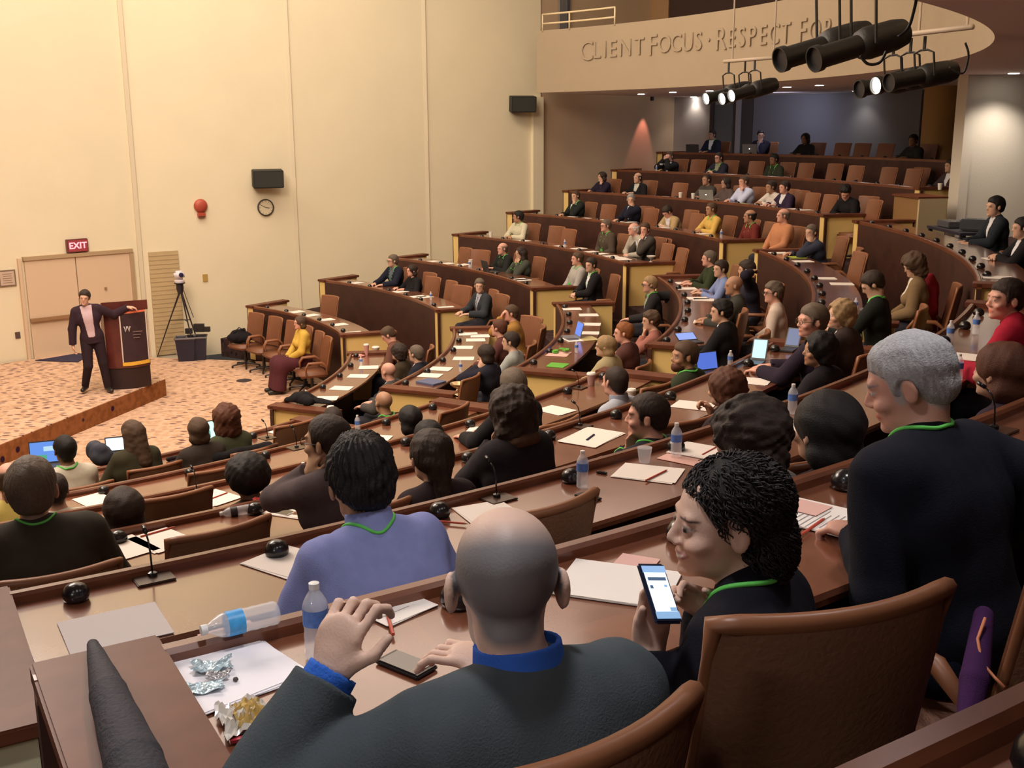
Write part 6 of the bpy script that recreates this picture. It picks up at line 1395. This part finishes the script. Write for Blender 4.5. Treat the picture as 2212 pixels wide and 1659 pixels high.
for (k, sec), l_ in lay.items():
    l_.sort(key=lambda t: -t[0])
    for j, (a, px, py, rot) in enumerate(l_):
        side = {'far': 'from the left wall', 'middle': 'from the far aisle', 'near': 'from the middle block'}[sec]
        p = at(px, py, DT[k]); r_, a_ = polar(p); r_ = min(max(r_, RR[k] + .20), RR[k] + .40); q = pol(r_, a_, DT[k] + .002)
        o = MB().box((0, 0, .0012), (.216, .279, .0016)).box((.008, -.006, .0030), (.216, .279, .0014), .05).build('paper_pad', M_PAP); o.location = q; o.rotation_euler = (0, 0, face_c(q) + math.radians(rot + 90 * 0))
        tag(o, f'{ORD[j]} white paper pad {side}, {ROWN[k]} desk row, {sec} block', 'paper', 'white paper pads on the desks')
# special sheets
sheet('E', 1278, 945, 10, 'wide white sheet with a dark blue pen on it, fifth row of the near block', w=.40, l=.27, n=3)
pencil('E', 1276, 944, 20, 'dark blue pen lying on the wide white sheet', mat('pen_blue', (.03, .04, .12), .4), ln=.15, r=.007)
sheet('F', 1518, 978, 15, 'white sheet on a rose folder beside the thick-haired sitter with white collar', n=2, dz=.004); sheet('F', 1512, 990, 10, 'rose-coloured folder under a white sheet, sixth row', M_PAP2, w=.25, l=.32)
sheet('F', 248, 1357, -4, 'long pale sheet lying on the sixth desk row at the lower left', w=.30, l=.26, n=2, m=mat('paper_grey', (.62, .58, .58), .8))
sheet('G', 478, 1462, 8, 'large white sheet with snack wrappers at the lower left, nearest the viewer', w=.27, l=.23, n=3, m=mat('paper_bright', (.88, .86, .90), .8), lines=0)
sheet('G', 503, 1374, 5, 'rose folder peeping out under the lying bottle', M_PAP2, w=.12, l=.10, dz=.0)
sheet('G', 850, 1314, 14, 'crumpled white printed napkin under a red pencil', w=.15, l=.13, n=2, lines=4)
sheet('G', 1335, 1262, 38, 'white printed sheet left of the lit phone', w=.216, l=.27, n=3, lines=0); sheet('G', 1368, 1222, 30, 'rose folder corner behind the printed sheet by the phone', M_PAP2, w=.13, l=.10)
sheet('G', 1775, 1120, 12, 'white sheet with fine print under the hand of the grey-haired man', n=3, lines=12); sheet('G', 1738, 1100, 10, 'rose folder corner at the sheet beside the grey-haired man', M_PAP2, w=.10, l=.12, dz=.007)
sheet('D', 700, 862, 0, 'x') if False else None
sheet('C', 988, 876, 0, 'small white card on the third row of the near block', w=.16, l=.11)
for k, px, py, rot, lb in (('F', 1350, 414, 0, 'green folder beside the black-suited man, sixth row of the far block'), ('F', 1600, 440, 0, 'yellow-green folder before the pale-blue shirt, sixth row'), ('E', 1722, 556, 0, 'yellow-green folder before the slate-blue sweater'), ('C', 1204, 789, 0, 'bright green folder near the end of the third row, middle block'), ('E', 2200, 700, 0, 'x')):
    if lb != 'x': sheet(k, px, py, rot, lb, M_PAPY if 'yellow' in lb else M_PAPG, w=.30 if k != 'C' else .24, l=.22, name='folder', group='green folders on the desks', n=2)
sheet('C', 1207, 765, 0, 'rose tray holding green packets, third row of the middle block', M_PAP2, w=.30, l=.26, n=3, name='tray')
g_ = MB(); rnd = random.Random(4)
for i in range(9): g_.box((rnd.uniform(-.1, .1), rnd.uniform(-.07, .07), .012 + .004 * i), (.07, .05, .012), rnd.uniform(0, 3))
o = g_.build('packet_heap', M_PAPG); o.location = at(1210, 761, DT['C'] + .006); tag(o, 'heap of small green packets on the rose tray', 'packets', kind='stuff')
mg_ = empty('open_magazine', at(1254, 733, DT['C'] + .002), .3); tag(mg_, 'open magazine with a dark picture beside the blue laptop', 'magazine'); MB().box((-.11, 0, .004), (.21, .28, .006)).build('page', M_PAP, mg_); MB().box((.11, 0, .004), (.21, .28, .006)).build('page', mat('page_yellow', (.50, .42, .20), .7), mg_); MB().box((-.11, .02, .0075), (.16, .18, .001)).build('picture', mat('picture_dark', (.12, .12, .14), .5), mg_)
bk = MB().box((0, 0, .012), (.24, .29, .022)).build('book', mat('book_blue', (.10, .12, .22), .6)); bk.location = at(931, 827, DT['B'] + .001); bk.rotation_euler = (0, 0, .9); tag(bk, 'blue-edged thick book with papers on top, end of the second row, middle block', 'book')
# pencils
for k, px, py, rot, lb in (('E', 342, 1148, 12, 'red pencil on the sheet left of the empty chair, fifth row'), ('D', 470, 1072, 20, 'red pencil on the sheet before the round afro'), ('F', 961, 1127, -52, 'red pencil lying alone on the bright desk right of the blue shirt'), ('F', 1419, 1026, 12, 'red pencil on the sheet right of the clear blue-labelled bottle'), ('G', 838, 1330, 70, 'red pencil across the crumpled napkin'), ('G', 1752, 1140, 15, 'long red pencil at the hand of the grey-haired man'), ('F', 1536, 972, 12, 'red pencil on the sheet with the rose folder'), ('F', 1697, 921, 28, 'red pencil on the sheet left of the dense black hair')): pencil(k, px, py, rot, lb)
# ------------------------------------------------------------------ bottles, cups, goblets
SB = .80
bottle('G', 686, 1420, 'upright clear water bottle behind the raised hand', sc=SB); bottle('F', 1258, 1053, 'water bottle with blue label left of the red-pencil sheet, sixth row', sc=SB); bottle('F', 1460, 987, 'water bottle with blue label beside the hand-at-chin sitter', sc=SB)
bottle('F', 1711, 894, 'water bottle with blue label left of the dense black hair', sc=SB); bottle('C', 773, 934, 'water bottle on the third row left of the smooth black bob', sc=SB); bottle('A', 661, 857, 'water bottle near the end of the front desk, beside the dark coat', sc=SB); bottle('D', 657, 1050, 'water bottle with blue label in front of the man in spectacles', sc=SB)
bottle('A', 781, 818, 'small clear bottle on a pad of the front desk, middle block', sc=.7); bottle('B', 995, 803, 'small clear bottle on the second desk row, middle block', sc=.7); bottle('C', 1245, 762, 'small clear bottle beside the rose tray', sc=.7); bottle('E', 1577, 794, 'small clear bottle right of the upright blue tablet', sc=.7)
bottle('E', 1848, 672, 'water bottle with teal label on the fifth row, middle block', sc=.7); bottle('F', 2051, 742, 'rear water bottle of the pair beside the crimson sweater', sc=SB); bottle('F', 2069, 822, 'front water bottle with teal label beside the crimson sweater', sc=SB); bottle('F', 2107, 722, 'water bottle close to the face of the crimson sweater sitter', sc=SB)
bottle('C', 1014, 582, 'small clear bottle, third row of the far block', sc=.75); bottle('D', 1220, 528, 'small clear bottle, fourth row of the far block', sc=.75); bottle('E', 1558, 508, 'clear bottle beside the yellow sleeves, fifth row', sc=.75); bottle('B', 931, 648, 'small clear bottle before the leaning chairs, second row', sc=.75); bottle('G', 1418, 362, 'small clear bottle at the left end of the seventh row', sc=.75)
# lying bottle
lb_ = make_bottle(mat('label_sky2', (.06, .36, .78), .4, noise=(70, .35)), name='water_bottle'); pb = at(600, 1322, HH['G'] + .026); lb_.location = [float(v) for v in pb]; lb_.scale = (SB,) * 3
ax = Vector(at(600, 1322, HH['G'] + .026) - at(418, 1366, HH['G'] + .026)).normalized(); lb_.rotation_euler = (-ax).to_track_quat('Z', 'Y').to_euler(); tag(lb_, 'clear plastic bottle with sky-blue label lying on its side at the rail, lower left', 'bottle')
cup(1277, 832, DT['D'], 'white lidded paper cup on the fourth row, near block', m=mat('cup_rose', (.42, .24, .22), .6), hgt=.105); cup(1364, 860, DT['D'], 'white paper cup right of the thinning-haired man', lid=True, hgt=.07); cup(792, 767, DT['A'], 'tall paper cup beside the bending sitter, front desk', hgt=.16, m=mat('cup_pink', (.55, .28, .26), .6)); cup(812, 760, DT['A'], 'wide paper bowl behind the tall paper cup', hgt=.07, r0=.04, r1=.06, lid=True)
cup(715, 893, DT['B'], 'white paper cup by the clasped hands, second row of the near block', lid=True, hgt=.07); cup(1017, 577, DT['C'], 'white paper cup, third row of the far block', lid=False, hgt=.15, m=mat('cup_white', (.75, .70, .62), .6)); cup(1060, 507, DT['D'], 'white paper cup at the left end of the fourth row', lid=False, hgt=.12, m=MATS['cup_white']); cup(1470, 424, DT['F'], 'left white cup before the olive top, sixth row', lid=True, m=MATS['cup_white']); cup(1497, 428, DT['F'], 'right white cup before the silver laptop, sixth row', lid=True, m=MATS['cup_white']); cup(2031, 400, DT['G'], 'white cup before the dim brown jacket, seventh row', lid=False, m=MATS['cup_white'])
cup(1392, 998, DT['F'], 'short clear plastic cup behind the red-pencil sheet', hgt=.07, r0=.025, r1=.035, lid=False, m=M_PET, name='plastic_cup')
def goblet(px, py, z, label, m, s=1.0):
    o = empty('goblet', at(px, py, z + .001)); o.scale = (s,) * 3; tag(o, label, 'goblet'); MB().lathe([(.045, 0), (.042, .006), (.010, .014), (.008, .06), (.014, .07)], 20).build('foot', m, o, auto=50); MB().lathe([(.014, .07), (.05, .085), (.095, .12), (.098, .135), (.092, .133), (.045, .095), (.004, .085)], 24).build('bowl', m, o, auto=50)
goblet(990, 852, HH['B'] + .004, 'gold-rimmed footed dish on the end cap of the second desk row', mat('brass_dish', (.62, .45, .24), .25, metal=.6)); goblet(1406, 566, HH['D'], 'white footed dish on the end cap of the fourth row, far block', mat('dish_white', (.7, .65, .6), .35), .8)
gl = mat('glass_grey', (.28, .26, .27), .2)
goblet(1873, 692, HH['E'] + .004, 'left grey glass goblet on the end cap of the fifth row, middle block', gl, .85); goblet(1957, 712, HH['E'] - .2, 'right grey glass goblet beside the red coat', gl, .85) if False else None
# ------------------------------------------------------------------ laptops and phones
laptop('B', 104, 1012, 20, 'laptop with a blue picture on screen before the cream shirt', (.10, .25, .7, 1.2), pattern=[(.1, .15, .4, .2, (.5, .75, .9, 1.0)), (-.2, -.2, .35, .2, (.1, .5, .3, .8))]); laptop('B', 447, 966, 25, 'laptop with a pale green screen before the curly auburn hair', (.55, .9, .75, 1.5), w=.26, pattern=[(.1, -.1, .3, .3, (.2, .5, .4, .8))]); laptop('B', 250, 984, 20, 'small tablet glowing white beside the long brown hair', (.7, .85, 1, 1.4), w=.18, d=.15)
laptop('C', 1062, 577, face_c(at(1062, 577, 2)) * 57.3, 'black laptop seen from behind at the third row', (.3, .4, .5, .6)); laptop('C', 1232, 730, -75 + 0, 'laptop with a bright blue screen, third row of the middle block', (.10, .22, .8, 1.3), w=.24, d=.20, body=(.2, .2, .21)); laptop('D', 1494, 741, 20, 'tablet with a pale blue screen under the typing hands, middle block aisle end', (.30, .40, .85, 1.1), w=.24, d=.14, op=150)
laptop('D', 1541, 808, 25, 'tablet with a deep blue screen standing behind the dark auburn waves', (.08, .16, .62, 1.1), w=.25, d=.19); laptop('E', 1632, 786, -25, 'tablet with a glowing white-blue screen before the plum jacket', (.45, .78, 1.0, 1.35), w=.13, d=.19, op=118); laptop('E', 1703, 757, -30, 'tablet with a dim blue screen near the plum-jacketed man', (.10, .16, .32, .9), w=.13, d=.19, op=125)
laptop('H', 1498, 326, face_c(at(1498, 326, 3)) * 57.3, 'small black laptop seen from behind at the left end of the top row'); laptop('H', 1622, 329, face_c(at(1622, 329, 3)) * 57.3, 'silver laptop with a lit round mark on its lid, top row', logo=True, body=(.22, .22, .24), w=.34, d=.24); laptop('F', 1531, 436, face_c(at(1531, 430, 2)) * 57.3, 'silver laptop with a small lit mark before the olive top, sixth row', logo=True, body=(.30, .30, .27))
def slab(k, px, py, rot, label, cat='phone', name='smartphone', w=.066, l=.13, m=None, scr=None, dz=.0):
    p = at(px, py, DT[k] + .001 + dz); o = empty(name, p, math.radians(rot)); tag(o, label, cat); MB().box((0, 0, .005), (w, l, .0095)).build('case', m or mat('phone_black', (.018, .017, .018), .3), o, bevel=.003)
    MB().box((0, 0, .0102), (w - .008, l - .02, .001)).build('screen', scr or mat('phone_glass', (.055, .045, .035), .08), o); return o
slab('G', 878, 1440, 52, 'dark smartphone lying on the desk left of the charcoal suit', w=.062, l=.118); slab('E', 610, 1108, 60, 'smartphone with a pale case on the fifth row, left of the mauve shirt', m=mat('phone_white', (.55, .52, .50), .4)); slab('F', 1300, 1023, 60, 'tiny dark clip lying right of the blue-labelled bottle', 'clip', 'paper_clip', .02, .05)
slab('F', 1270, 1076, 40, 'black phone with a white card at the foot of the blue-labelled bottle', w=.06, l=.11)
# snacks in the foreground and on the fifth row
foil = mat('foil', (.80, .80, .82), .18, metal=.9, bump=(70, .9)); foilb = mat('wrapper_pale', (.55, .68, .72), .25, metal=.4, bump=(60, .8)); gold = mat('chips_gold', (.50, .34, .10), .6, noise=(45, .6))
def crinkle(name, p, r, m, seed, label, cat, rz=0.0, amp=.010, kids=()):
    r = np.array(r); F = Field(-r - .03, r + .03, .0032); F.ell((0, 0, 0), r, k=0); X_, Y_, Z_ = F.all(); F.D = F.D + (wob(X_, Y_, Z_, 110, seed) * amp + wob(X_, Y_, Z_, 260, seed + 1) * amp * .4).astype(np.float32)
    F.D = np.maximum(F.D, -r[2] * .6 - Z_); o = fobj(name, F.D, F.o, F.h, m); o.location = [float(v) for v in p + np.array([0, 0, r[2] * .6 + .001])]; o.rotation_euler = (0, 0, rz); tag(o, label, cat); return o
def foilsheet(name, p, w, l, amp, m, seed, label, cat, rz=0.0, curl=.0, parent=None, n=11):
    """a thin sheet crushed into facets; both faces are real"""
    rnd = np.random.RandomState(seed); mb = MB(); Z = rnd.uniform(0, 1, (n, n)) * amp; ids = {}
    for side in (0, 1):
        for i in range(n):
            for j in range(n):
                u, v = i / (n - 1) * 2 - 1, j / (n - 1) * 2 - 1
                x = u * w / 2 * (1 + .10 * math.sin(5 * v + seed)) + rnd.uniform(-.2, .2) * w / n * (side == 0); y = v * l / 2 * (1 + .12 * math.sin(4 * u + seed)) + rnd.uniform(-.2, .2) * l / n * (side == 0)
                if side: x, y = mb.v[ids[0, i, j]][0], mb.v[ids[0, i, j]][1]
                z = .002 + Z[i, j] * (1 - .5 * max(abs(u), abs(v))) + curl * (u * u * v * v) + (.0008 if side else 0)
                ids[side, i, j] = len(mb.v); mb.v.append((x, y, z))
    for i in range(n - 1):
        for j in range(n - 1):
            mb.f.append((ids[0, i, j], ids[0, i, j + 1], ids[0, i + 1, j + 1])); mb.f.append((ids[0, i, j], ids[0, i + 1, j + 1], ids[0, i + 1, j]))
            mb.f.append((ids[1, i, j], ids[1, i + 1, j + 1], ids[1, i, j + 1])); mb.f.append((ids[1, i, j], ids[1, i + 1, j], ids[1, i + 1, j + 1]))
    for i in range(n - 1):
        for a_, b_ in (((i, 0), (i + 1, 0)), ((i, n - 1), (i + 1, n - 1)), ((0, i), (0, i + 1)), ((n - 1, i), (n - 1, i + 1))): mb.f.append((ids[(0,) + a_], ids[(0,) + b_], ids[(1,) + b_], ids[(1,) + a_]))
    o = mb.build(name, m, parent); o.location = [float(v) for v in p]; o.rotation_euler = (0, 0, rz)
    return tag(o, label, cat) if parent is None else o
foilsheet('snack_wrapper', at(458, 1446, DT['G'] + .007), .075, .050, .016, foilb, 3, 'crumpled pale wrapper farther back on the large white sheet', 'wrapper', .3, .012)
foilsheet('snack_wrapper', at(471, 1467, DT['G'] + .007), .045, .022, .018, foil, 5, 'shiny dark foil between the two pale wrappers', 'wrapper', .1, .01)
foilsheet('snack_wrapper', at(440, 1490, DT['G'] + .007), .075, .042, .010, foilb, 8, 'flattened pale-blue wrapper nearer on the large white sheet', 'wrapper', .2, .006)
crinkle('crumb', at(509, 1472, DT['G'] + .007), (.006, .006, .006), mat('crumb_dark', (.08, .07, .06), .7), 2, 'small dark crumb on the large white sheet', 'crumb', amp=.001)
sb = foilsheet('snack_bag', at(528, 1560, DT['G'] + .002), .085, .125, .030, mat('bag_clear', (.62, .58, .52), .2, spec=.8), 12, 'clear crinkled snack bag with golden chips at the bottom edge', 'bag', .45, .006, n=15)
foilsheet('golden_chips', (.010, 0, .010), .055, .085, .026, gold, 14, None, None, 0, parent=sb, n=13); MB().box((0, -.064, .006), (.08, .010, .006)).build('red_seal', mat('seal_red', (.45, .03, .05), .4), sb)
redm = mat('bag_red', (.50, .035, .04), .35, noise=(20, .4), bump=(40, .6))
foilsheet('chip_bag', at(588, 1090, DT['E'] + .001), .20, .15, .06, redm, 21, 'red crinkled chip bag on the fifth desk row', 'bag', .3, .01); crinkle('red_pouch', at(628, 1058, DT['D'] + .001), (.09, .07, .05), redm, 23, 'bright red soft pouch behind the water bottle, fourth row', 'pouch', 1.0, .008)
db = make_bottle(mat('label_dark', (.03, .025, .03), .4), name='dark_bottle'); q = at(545, 1098, DT['E'] + .028); db.location = [float(v) for v in q]; db.scale = (SB,) * 3; db.rotation_euler = (PI / 2 + .05, 0, -1.2); tag(db, 'dark bottle lying on its side by the red chip bag', 'bottle')
for px, py, lb in ((775, 770, 'rose napkin heap before the bending sitter, front desk'), (1080, 742, 'rose packet at the elbow of the dark red top')): crinkle('napkin', at(px, py, (DT['A'] if px < 900 else DT['B']) + .001), (.10, .06, .02), mat('napkin_rose', (.62, .26, .22), .7), int(px), lb, 'napkin', .2, .008)
# coats, bags
def soft(name, caps, m, label, cat, h=.012, amp=.008, floorz=None, seed=3, k=.04):
    pts = np.array([p for a_, b_, ra, rb in caps for p in (a_, b_)]); R_ = max(max(c_[2], c_[3]) for c_ in caps) + .06; o0 = pts.mean(0); F = Field(pts.min(0) - R_ - o0, pts.max(0) + R_ - o0, h)
    for a_, b_, ra, rb in caps: F.cap(np.array(a_) - o0, np.array(b_) - o0, ra, rb, k)
    X_, Y_, Z_ = F.all(); F.D = F.D + (wob(X_, Y_, Z_, 38, seed) * amp + wob(X_, Y_, Z_, 100, seed) * amp * .2).astype(np.float32)
    if floorz is not None: F.D = np.maximum(F.D, (floorz - o0[2]) - Z_)
    o = fobj(name, F.D, F.o, F.h, m); o.location = [float(v) for v in o0]; return tag(o, label, cat)
zA = HH['A'] + .006; soft('coat', [(at(622, 866, zA), at(660, 862, zA + .04), .05, .10), (at(655, 866, zA), at(712, 874, DT['A'] + .03), .10, .05), (at(640, 858, zA + .05), at(668, 868, zA + .04), .07, .07)], cloth(BLK), 'black coat heaped on the end of the front desk, middle block', 'coat', .012, .012, zA)
p = at(530, 985, TF['B'] + .80); q = pol(RR['B'] + 1.08, polar(at(520, 975, TF['B'] + .95))[1], TF['B'])
tv = np.array([-math.sin(math.radians(polar(q)[1])), math.cos(math.radians(polar(q)[1])), 0]); soft('coat', [(q + tv * .28 + np.array([0, 0, .93]), q - tv * .26 + np.array([0, 0, .95]), .05, .05), (q + tv * .25 + np.array([0, 0, .9]), q + tv * .24 + np.array([0, 0, .50]), .07, .05), (q - tv * .22 + np.array([0, 0, .9]), q - tv * .2 + np.array([0, 0, .5]), .07, .05)], cloth(BLK), 'black coat hung over the chair of the curly auburn-haired sitter', 'coat', .012, .01)
q = pol(RR['E'] + 1.22, polar(at(2012, 615, TF['E'] + .95))[1], TF['E']); tv = np.array([-math.sin(math.radians(polar(q)[1])), math.cos(math.radians(polar(q)[1])), 0])
soft('jacket', [(q + tv * .22 + np.array([0, 0, .78]), q - tv * .06 + np.array([0, 0, 1.0]), .08, .07), (q - tv * .06 + np.array([0, 0, 1.0]), q - tv * .26 + np.array([0, 0, .72]), .07, .09), (q + np.array([0, 0, .92]), q + np.array([0, 0, .40]), .12, .14), (q + tv * .2 + np.array([0, 0, .75]), q + tv * .2 + np.array([0, 0, .4]), .09, .08)], cloth((.30, .015, .025)), 'crimson jacket draped over a chair back behind the curly brown hair', 'jacket', .012, .012)
soft('portfolio', [(at(362, 992, DT['B'] + .02), at(405, 985, DT['B'] + .02), .02, .02), (at(370, 1000, DT['B'] + .02), at(415, 992, DT['B'] + .02), .02, .02)], cloth((.02, .016, .02)), 'flat dark portfolio on the front row of the near block', 'bag', .012, .004)
soft('handbag', [(at(205, 972, DT['B'] + .06), at(222, 985, DT['B'] + .05), .09, .10), (at(200, 965, DT['B'] + .12), at(220, 968, DT['B'] + .14), .05, .05)], cloth((.06, .065, .085)), 'grey-blue soft handbag on the front row between cream shirt and long brown hair', 'bag', .012, .012)
# long black case on the end cap of the seventh row
zc = HH['G'] + .006; soft('umbrella_case', [(at(200, 1392, zc + .012), at(235, 1500, zc + .03), .012, .033), (at(235, 1500, zc + .03), at(290, 1650, zc + .035), .033, .046), (at(290, 1650, zc + .035), at(310, 1720, zc + .03), .046, .048)], mat('case_black', (.022, .022, .032), .75, bump=(120, .4)), 'long black tapering cloth case lying on the desk end cap, lower left', 'bag', .006, .0012, zc, k=.004)
# purple umbrella with orange string by the grey-haired man's chair
um = soft('sack', [(P3(2125, 1330, 2.25), P3(2105, 1470, 2.1), .022, .030), (P3(2105, 1470, 2.1), P3(2085, 1600, 2.0), .030, .02)], cloth((.05, .012, .07)), 'slim dark purple umbrella leaning beside the large chair back', 'sack', .006, .001, k=.004)  # stands in for a purple bag with strings
o0 = Vector(um.location); MB().tube([Vector(P3(x, y, d_)) - o0 for x, y, d_ in ((2128, 1335, 2.2), (2112, 1380, 2.16), (2120, 1430, 2.12), (2150, 1465, 2.08), (2170, 1485, 2.06))], .0035, 6).build('orange_cord', mat('cord_orange', (.65, .22, .10), .6), um, smooth=True)
# ------------------------------------------------------------------ equipment table by the pier
def ang_for(px, R, z):
    best = min(np.arange(20, -24, -.05), key=lambda a: abs((lambda d: 1106 + FPX * (d @ CR) / (d @ FW))(pol(R, a, z) - np.array([0, 0, EYE])) - px)); return best
tb = pol(RR['F'] + 1.08, ang_for(2082, RR['F'] + 1.08, TF['F'] + .8), 0); et = empty('equipment_table', (tb[0], tb[1], TF['F']), face_c(tb) + 0); tag(et, 'dark equipment table in front of the right pier', 'table')
MB().box((0, 0, .72), (1.25, .6, .04)).build('table_top', mat('table_dark', (.03, .026, .04), .45), et); 
for sx in (-.58, .58):
    for sy in (-.26, .26): MB().box((sx, sy, .35), (.05, .05, .70)).build('leg', MATS['table_dark'], et)
ETR = face_c(tb)
def onet(x, y, z): return np.array(et.location) + np.array([x * math.cos(ETR) - y * math.sin(ETR), x * math.sin(ETR) + y * math.cos(ETR), z])
pj = empty('projector', onet(-.30, -.05, .741), ETR + .9); tag(pj, 'dark projector with a small bright lens light on the equipment table', 'projector'); MB().box((0, 0, .09), (.38, .30, .16)).build('housing', mat('proj_dark', (.03, .035, .045), .4), pj, bevel=.02)
MB().lathe([(.05, 0), (.05, .05), (.04, .055)], 16, M=Matrix.Rotation(PI / 2, 3, 'X'), off=(-.08, -.15, .09)).build('lens_ring', MATS['proj_dark'], pj, auto=40); MB().lathe([(.022, 0), (.022, .006)], 14, M=Matrix.Rotation(PI / 2, 3, 'X'), off=(-.08, -.203, .09)).build('lens_light', mat('proj_light', (.9, .9, 1), .4, emit=(.65, .7, 1, 14)), pj)
mx_ = empty('mixer', onet(.28, .02, .741), ETR + PI); tag(mx_, 'grey sound mixer beside the projector', 'mixer'); MB().box((0, 0, .05), (.45, .36, .09)).build('case', mat('mixer_grey', (.07, .07, .08), .5), mx_, bevel=.01)
for i in range(10): MB().box((-.18 + .04 * i, -.05 + .02 * (i % 3), .10), (.014, .02, .014)).build('fader', mat('fader_pale', (.35, .34, .3), .5), mx_)
cq = pol(RR['F'] + 1.15, ang_for(1985, RR['F'] + 1.15, TF['F'] + 1.0), 0); cb_ = empty('cabinet', (cq[0], cq[1], TF['F']), face_c(cq)); tag(cb_, 'tan wooden cabinet with a pale end panel behind the equipment table', 'cabinet'); MB().box((0, 0, .55), (.85, .45, 1.10)).build('body', mat('cab_tan', (.24, .13, .045), .6), cb_); MB().box((-.44, 0, .55), (.05, .46, 1.10)).build('end_panel', mat('cab_pale', (.48, .38, .22), .6), cb_); MB().box((0, 0, 1.115), (.92, .50, .03)).build('top', M_CAP, cb_)
# ------------------------------------------------------------------ the lights that belong to the lamps above
for (px, py) in DL:
    p = at(px, py, 5.27); spot((p[0], p[1], 5.24), (p[0], p[1], 0), 26 if px != 2190 else 150, (1, .88, .76), 110, .8, .07)
# rose wall-washer on the side wall under the balcony
p = plane_hit(1392, 222, W4, W5); o = MB().lathe([(.05, 0), (.05, .10)], 12).build('wall_washer', ml_); o.location = (p[0] + nn[0] * .25, p[1] + nn[1] * .25, 5.16); tag(o, 'small lamp under the balcony throwing a rose cone on the side wall', 'lamp')
spot((p[0] + nn[0] * .25, p[1] + nn[1] * .25, 5.14), (p[0] - .10, p[1] - .15, 2.6), 55, (1, .36, .30), 52, .5, .03)
p = ringpt(1680, 290, 20.2); area((p[0] * .93, p[1] * .93, 5.1), (p[0], p[1], 3.6), .6, .3, 12, (.74, .78, 1.0))
p = ringpt(2030, 300, 19.0); 
# soffit lights above the near rows
for j_, (k, a, e_) in enumerate((('G', -57.5, 55), ('G', -52.5, 45), ('G', -47, 30), ('G', -63, 40), ('H', -60.5, 35))):
    p = pol(RR[k] + .5, a, 5.27); o = empty('downlight', p); tag(o, f'{ORD[j_]} recessed downlight in the soffit over the near block, above the frame', 'downlight'); MB().lathe([(.10, -.004), (.10, .002)], 20).build('trim_ring', MATS['dl_ring'], o); MB().lathe([(.082, -.010), (.082, -.003)], 20).build('lamp', M_DL, o); spot((p[0], p[1], 5.24), (p[0], p[1], 0), e_, (.97, .94, .95), 120, .9, .09)

# unseen fill lamps added behind the last row to brighten the nearest backs
for x_, y_, e_ in ((1.6, -1.2, 26), (-2.2, -1.6, 20), (6.5, 1.5, 22)):
    o = MB().box((0, 0, -.03), (.9, .25, .05)).build('fill_light', mat('fill_panel_lit', (.8, .8, .8), .5, emit=(1, .95, .9, 2.5))); o.location = (x_, y_, 5.26); tag(o, 'added flat fill lamp behind the last row, ' + ('right' if x_ > 5 else 'middle' if x_ > 0 else 'left') + ' of the viewer', 'lamp')
    area((x_, y_, 5.18), (x_ * .6, y_ + 4.5, 3.3), .9, .4, e_, (1, .93, .90), 150)
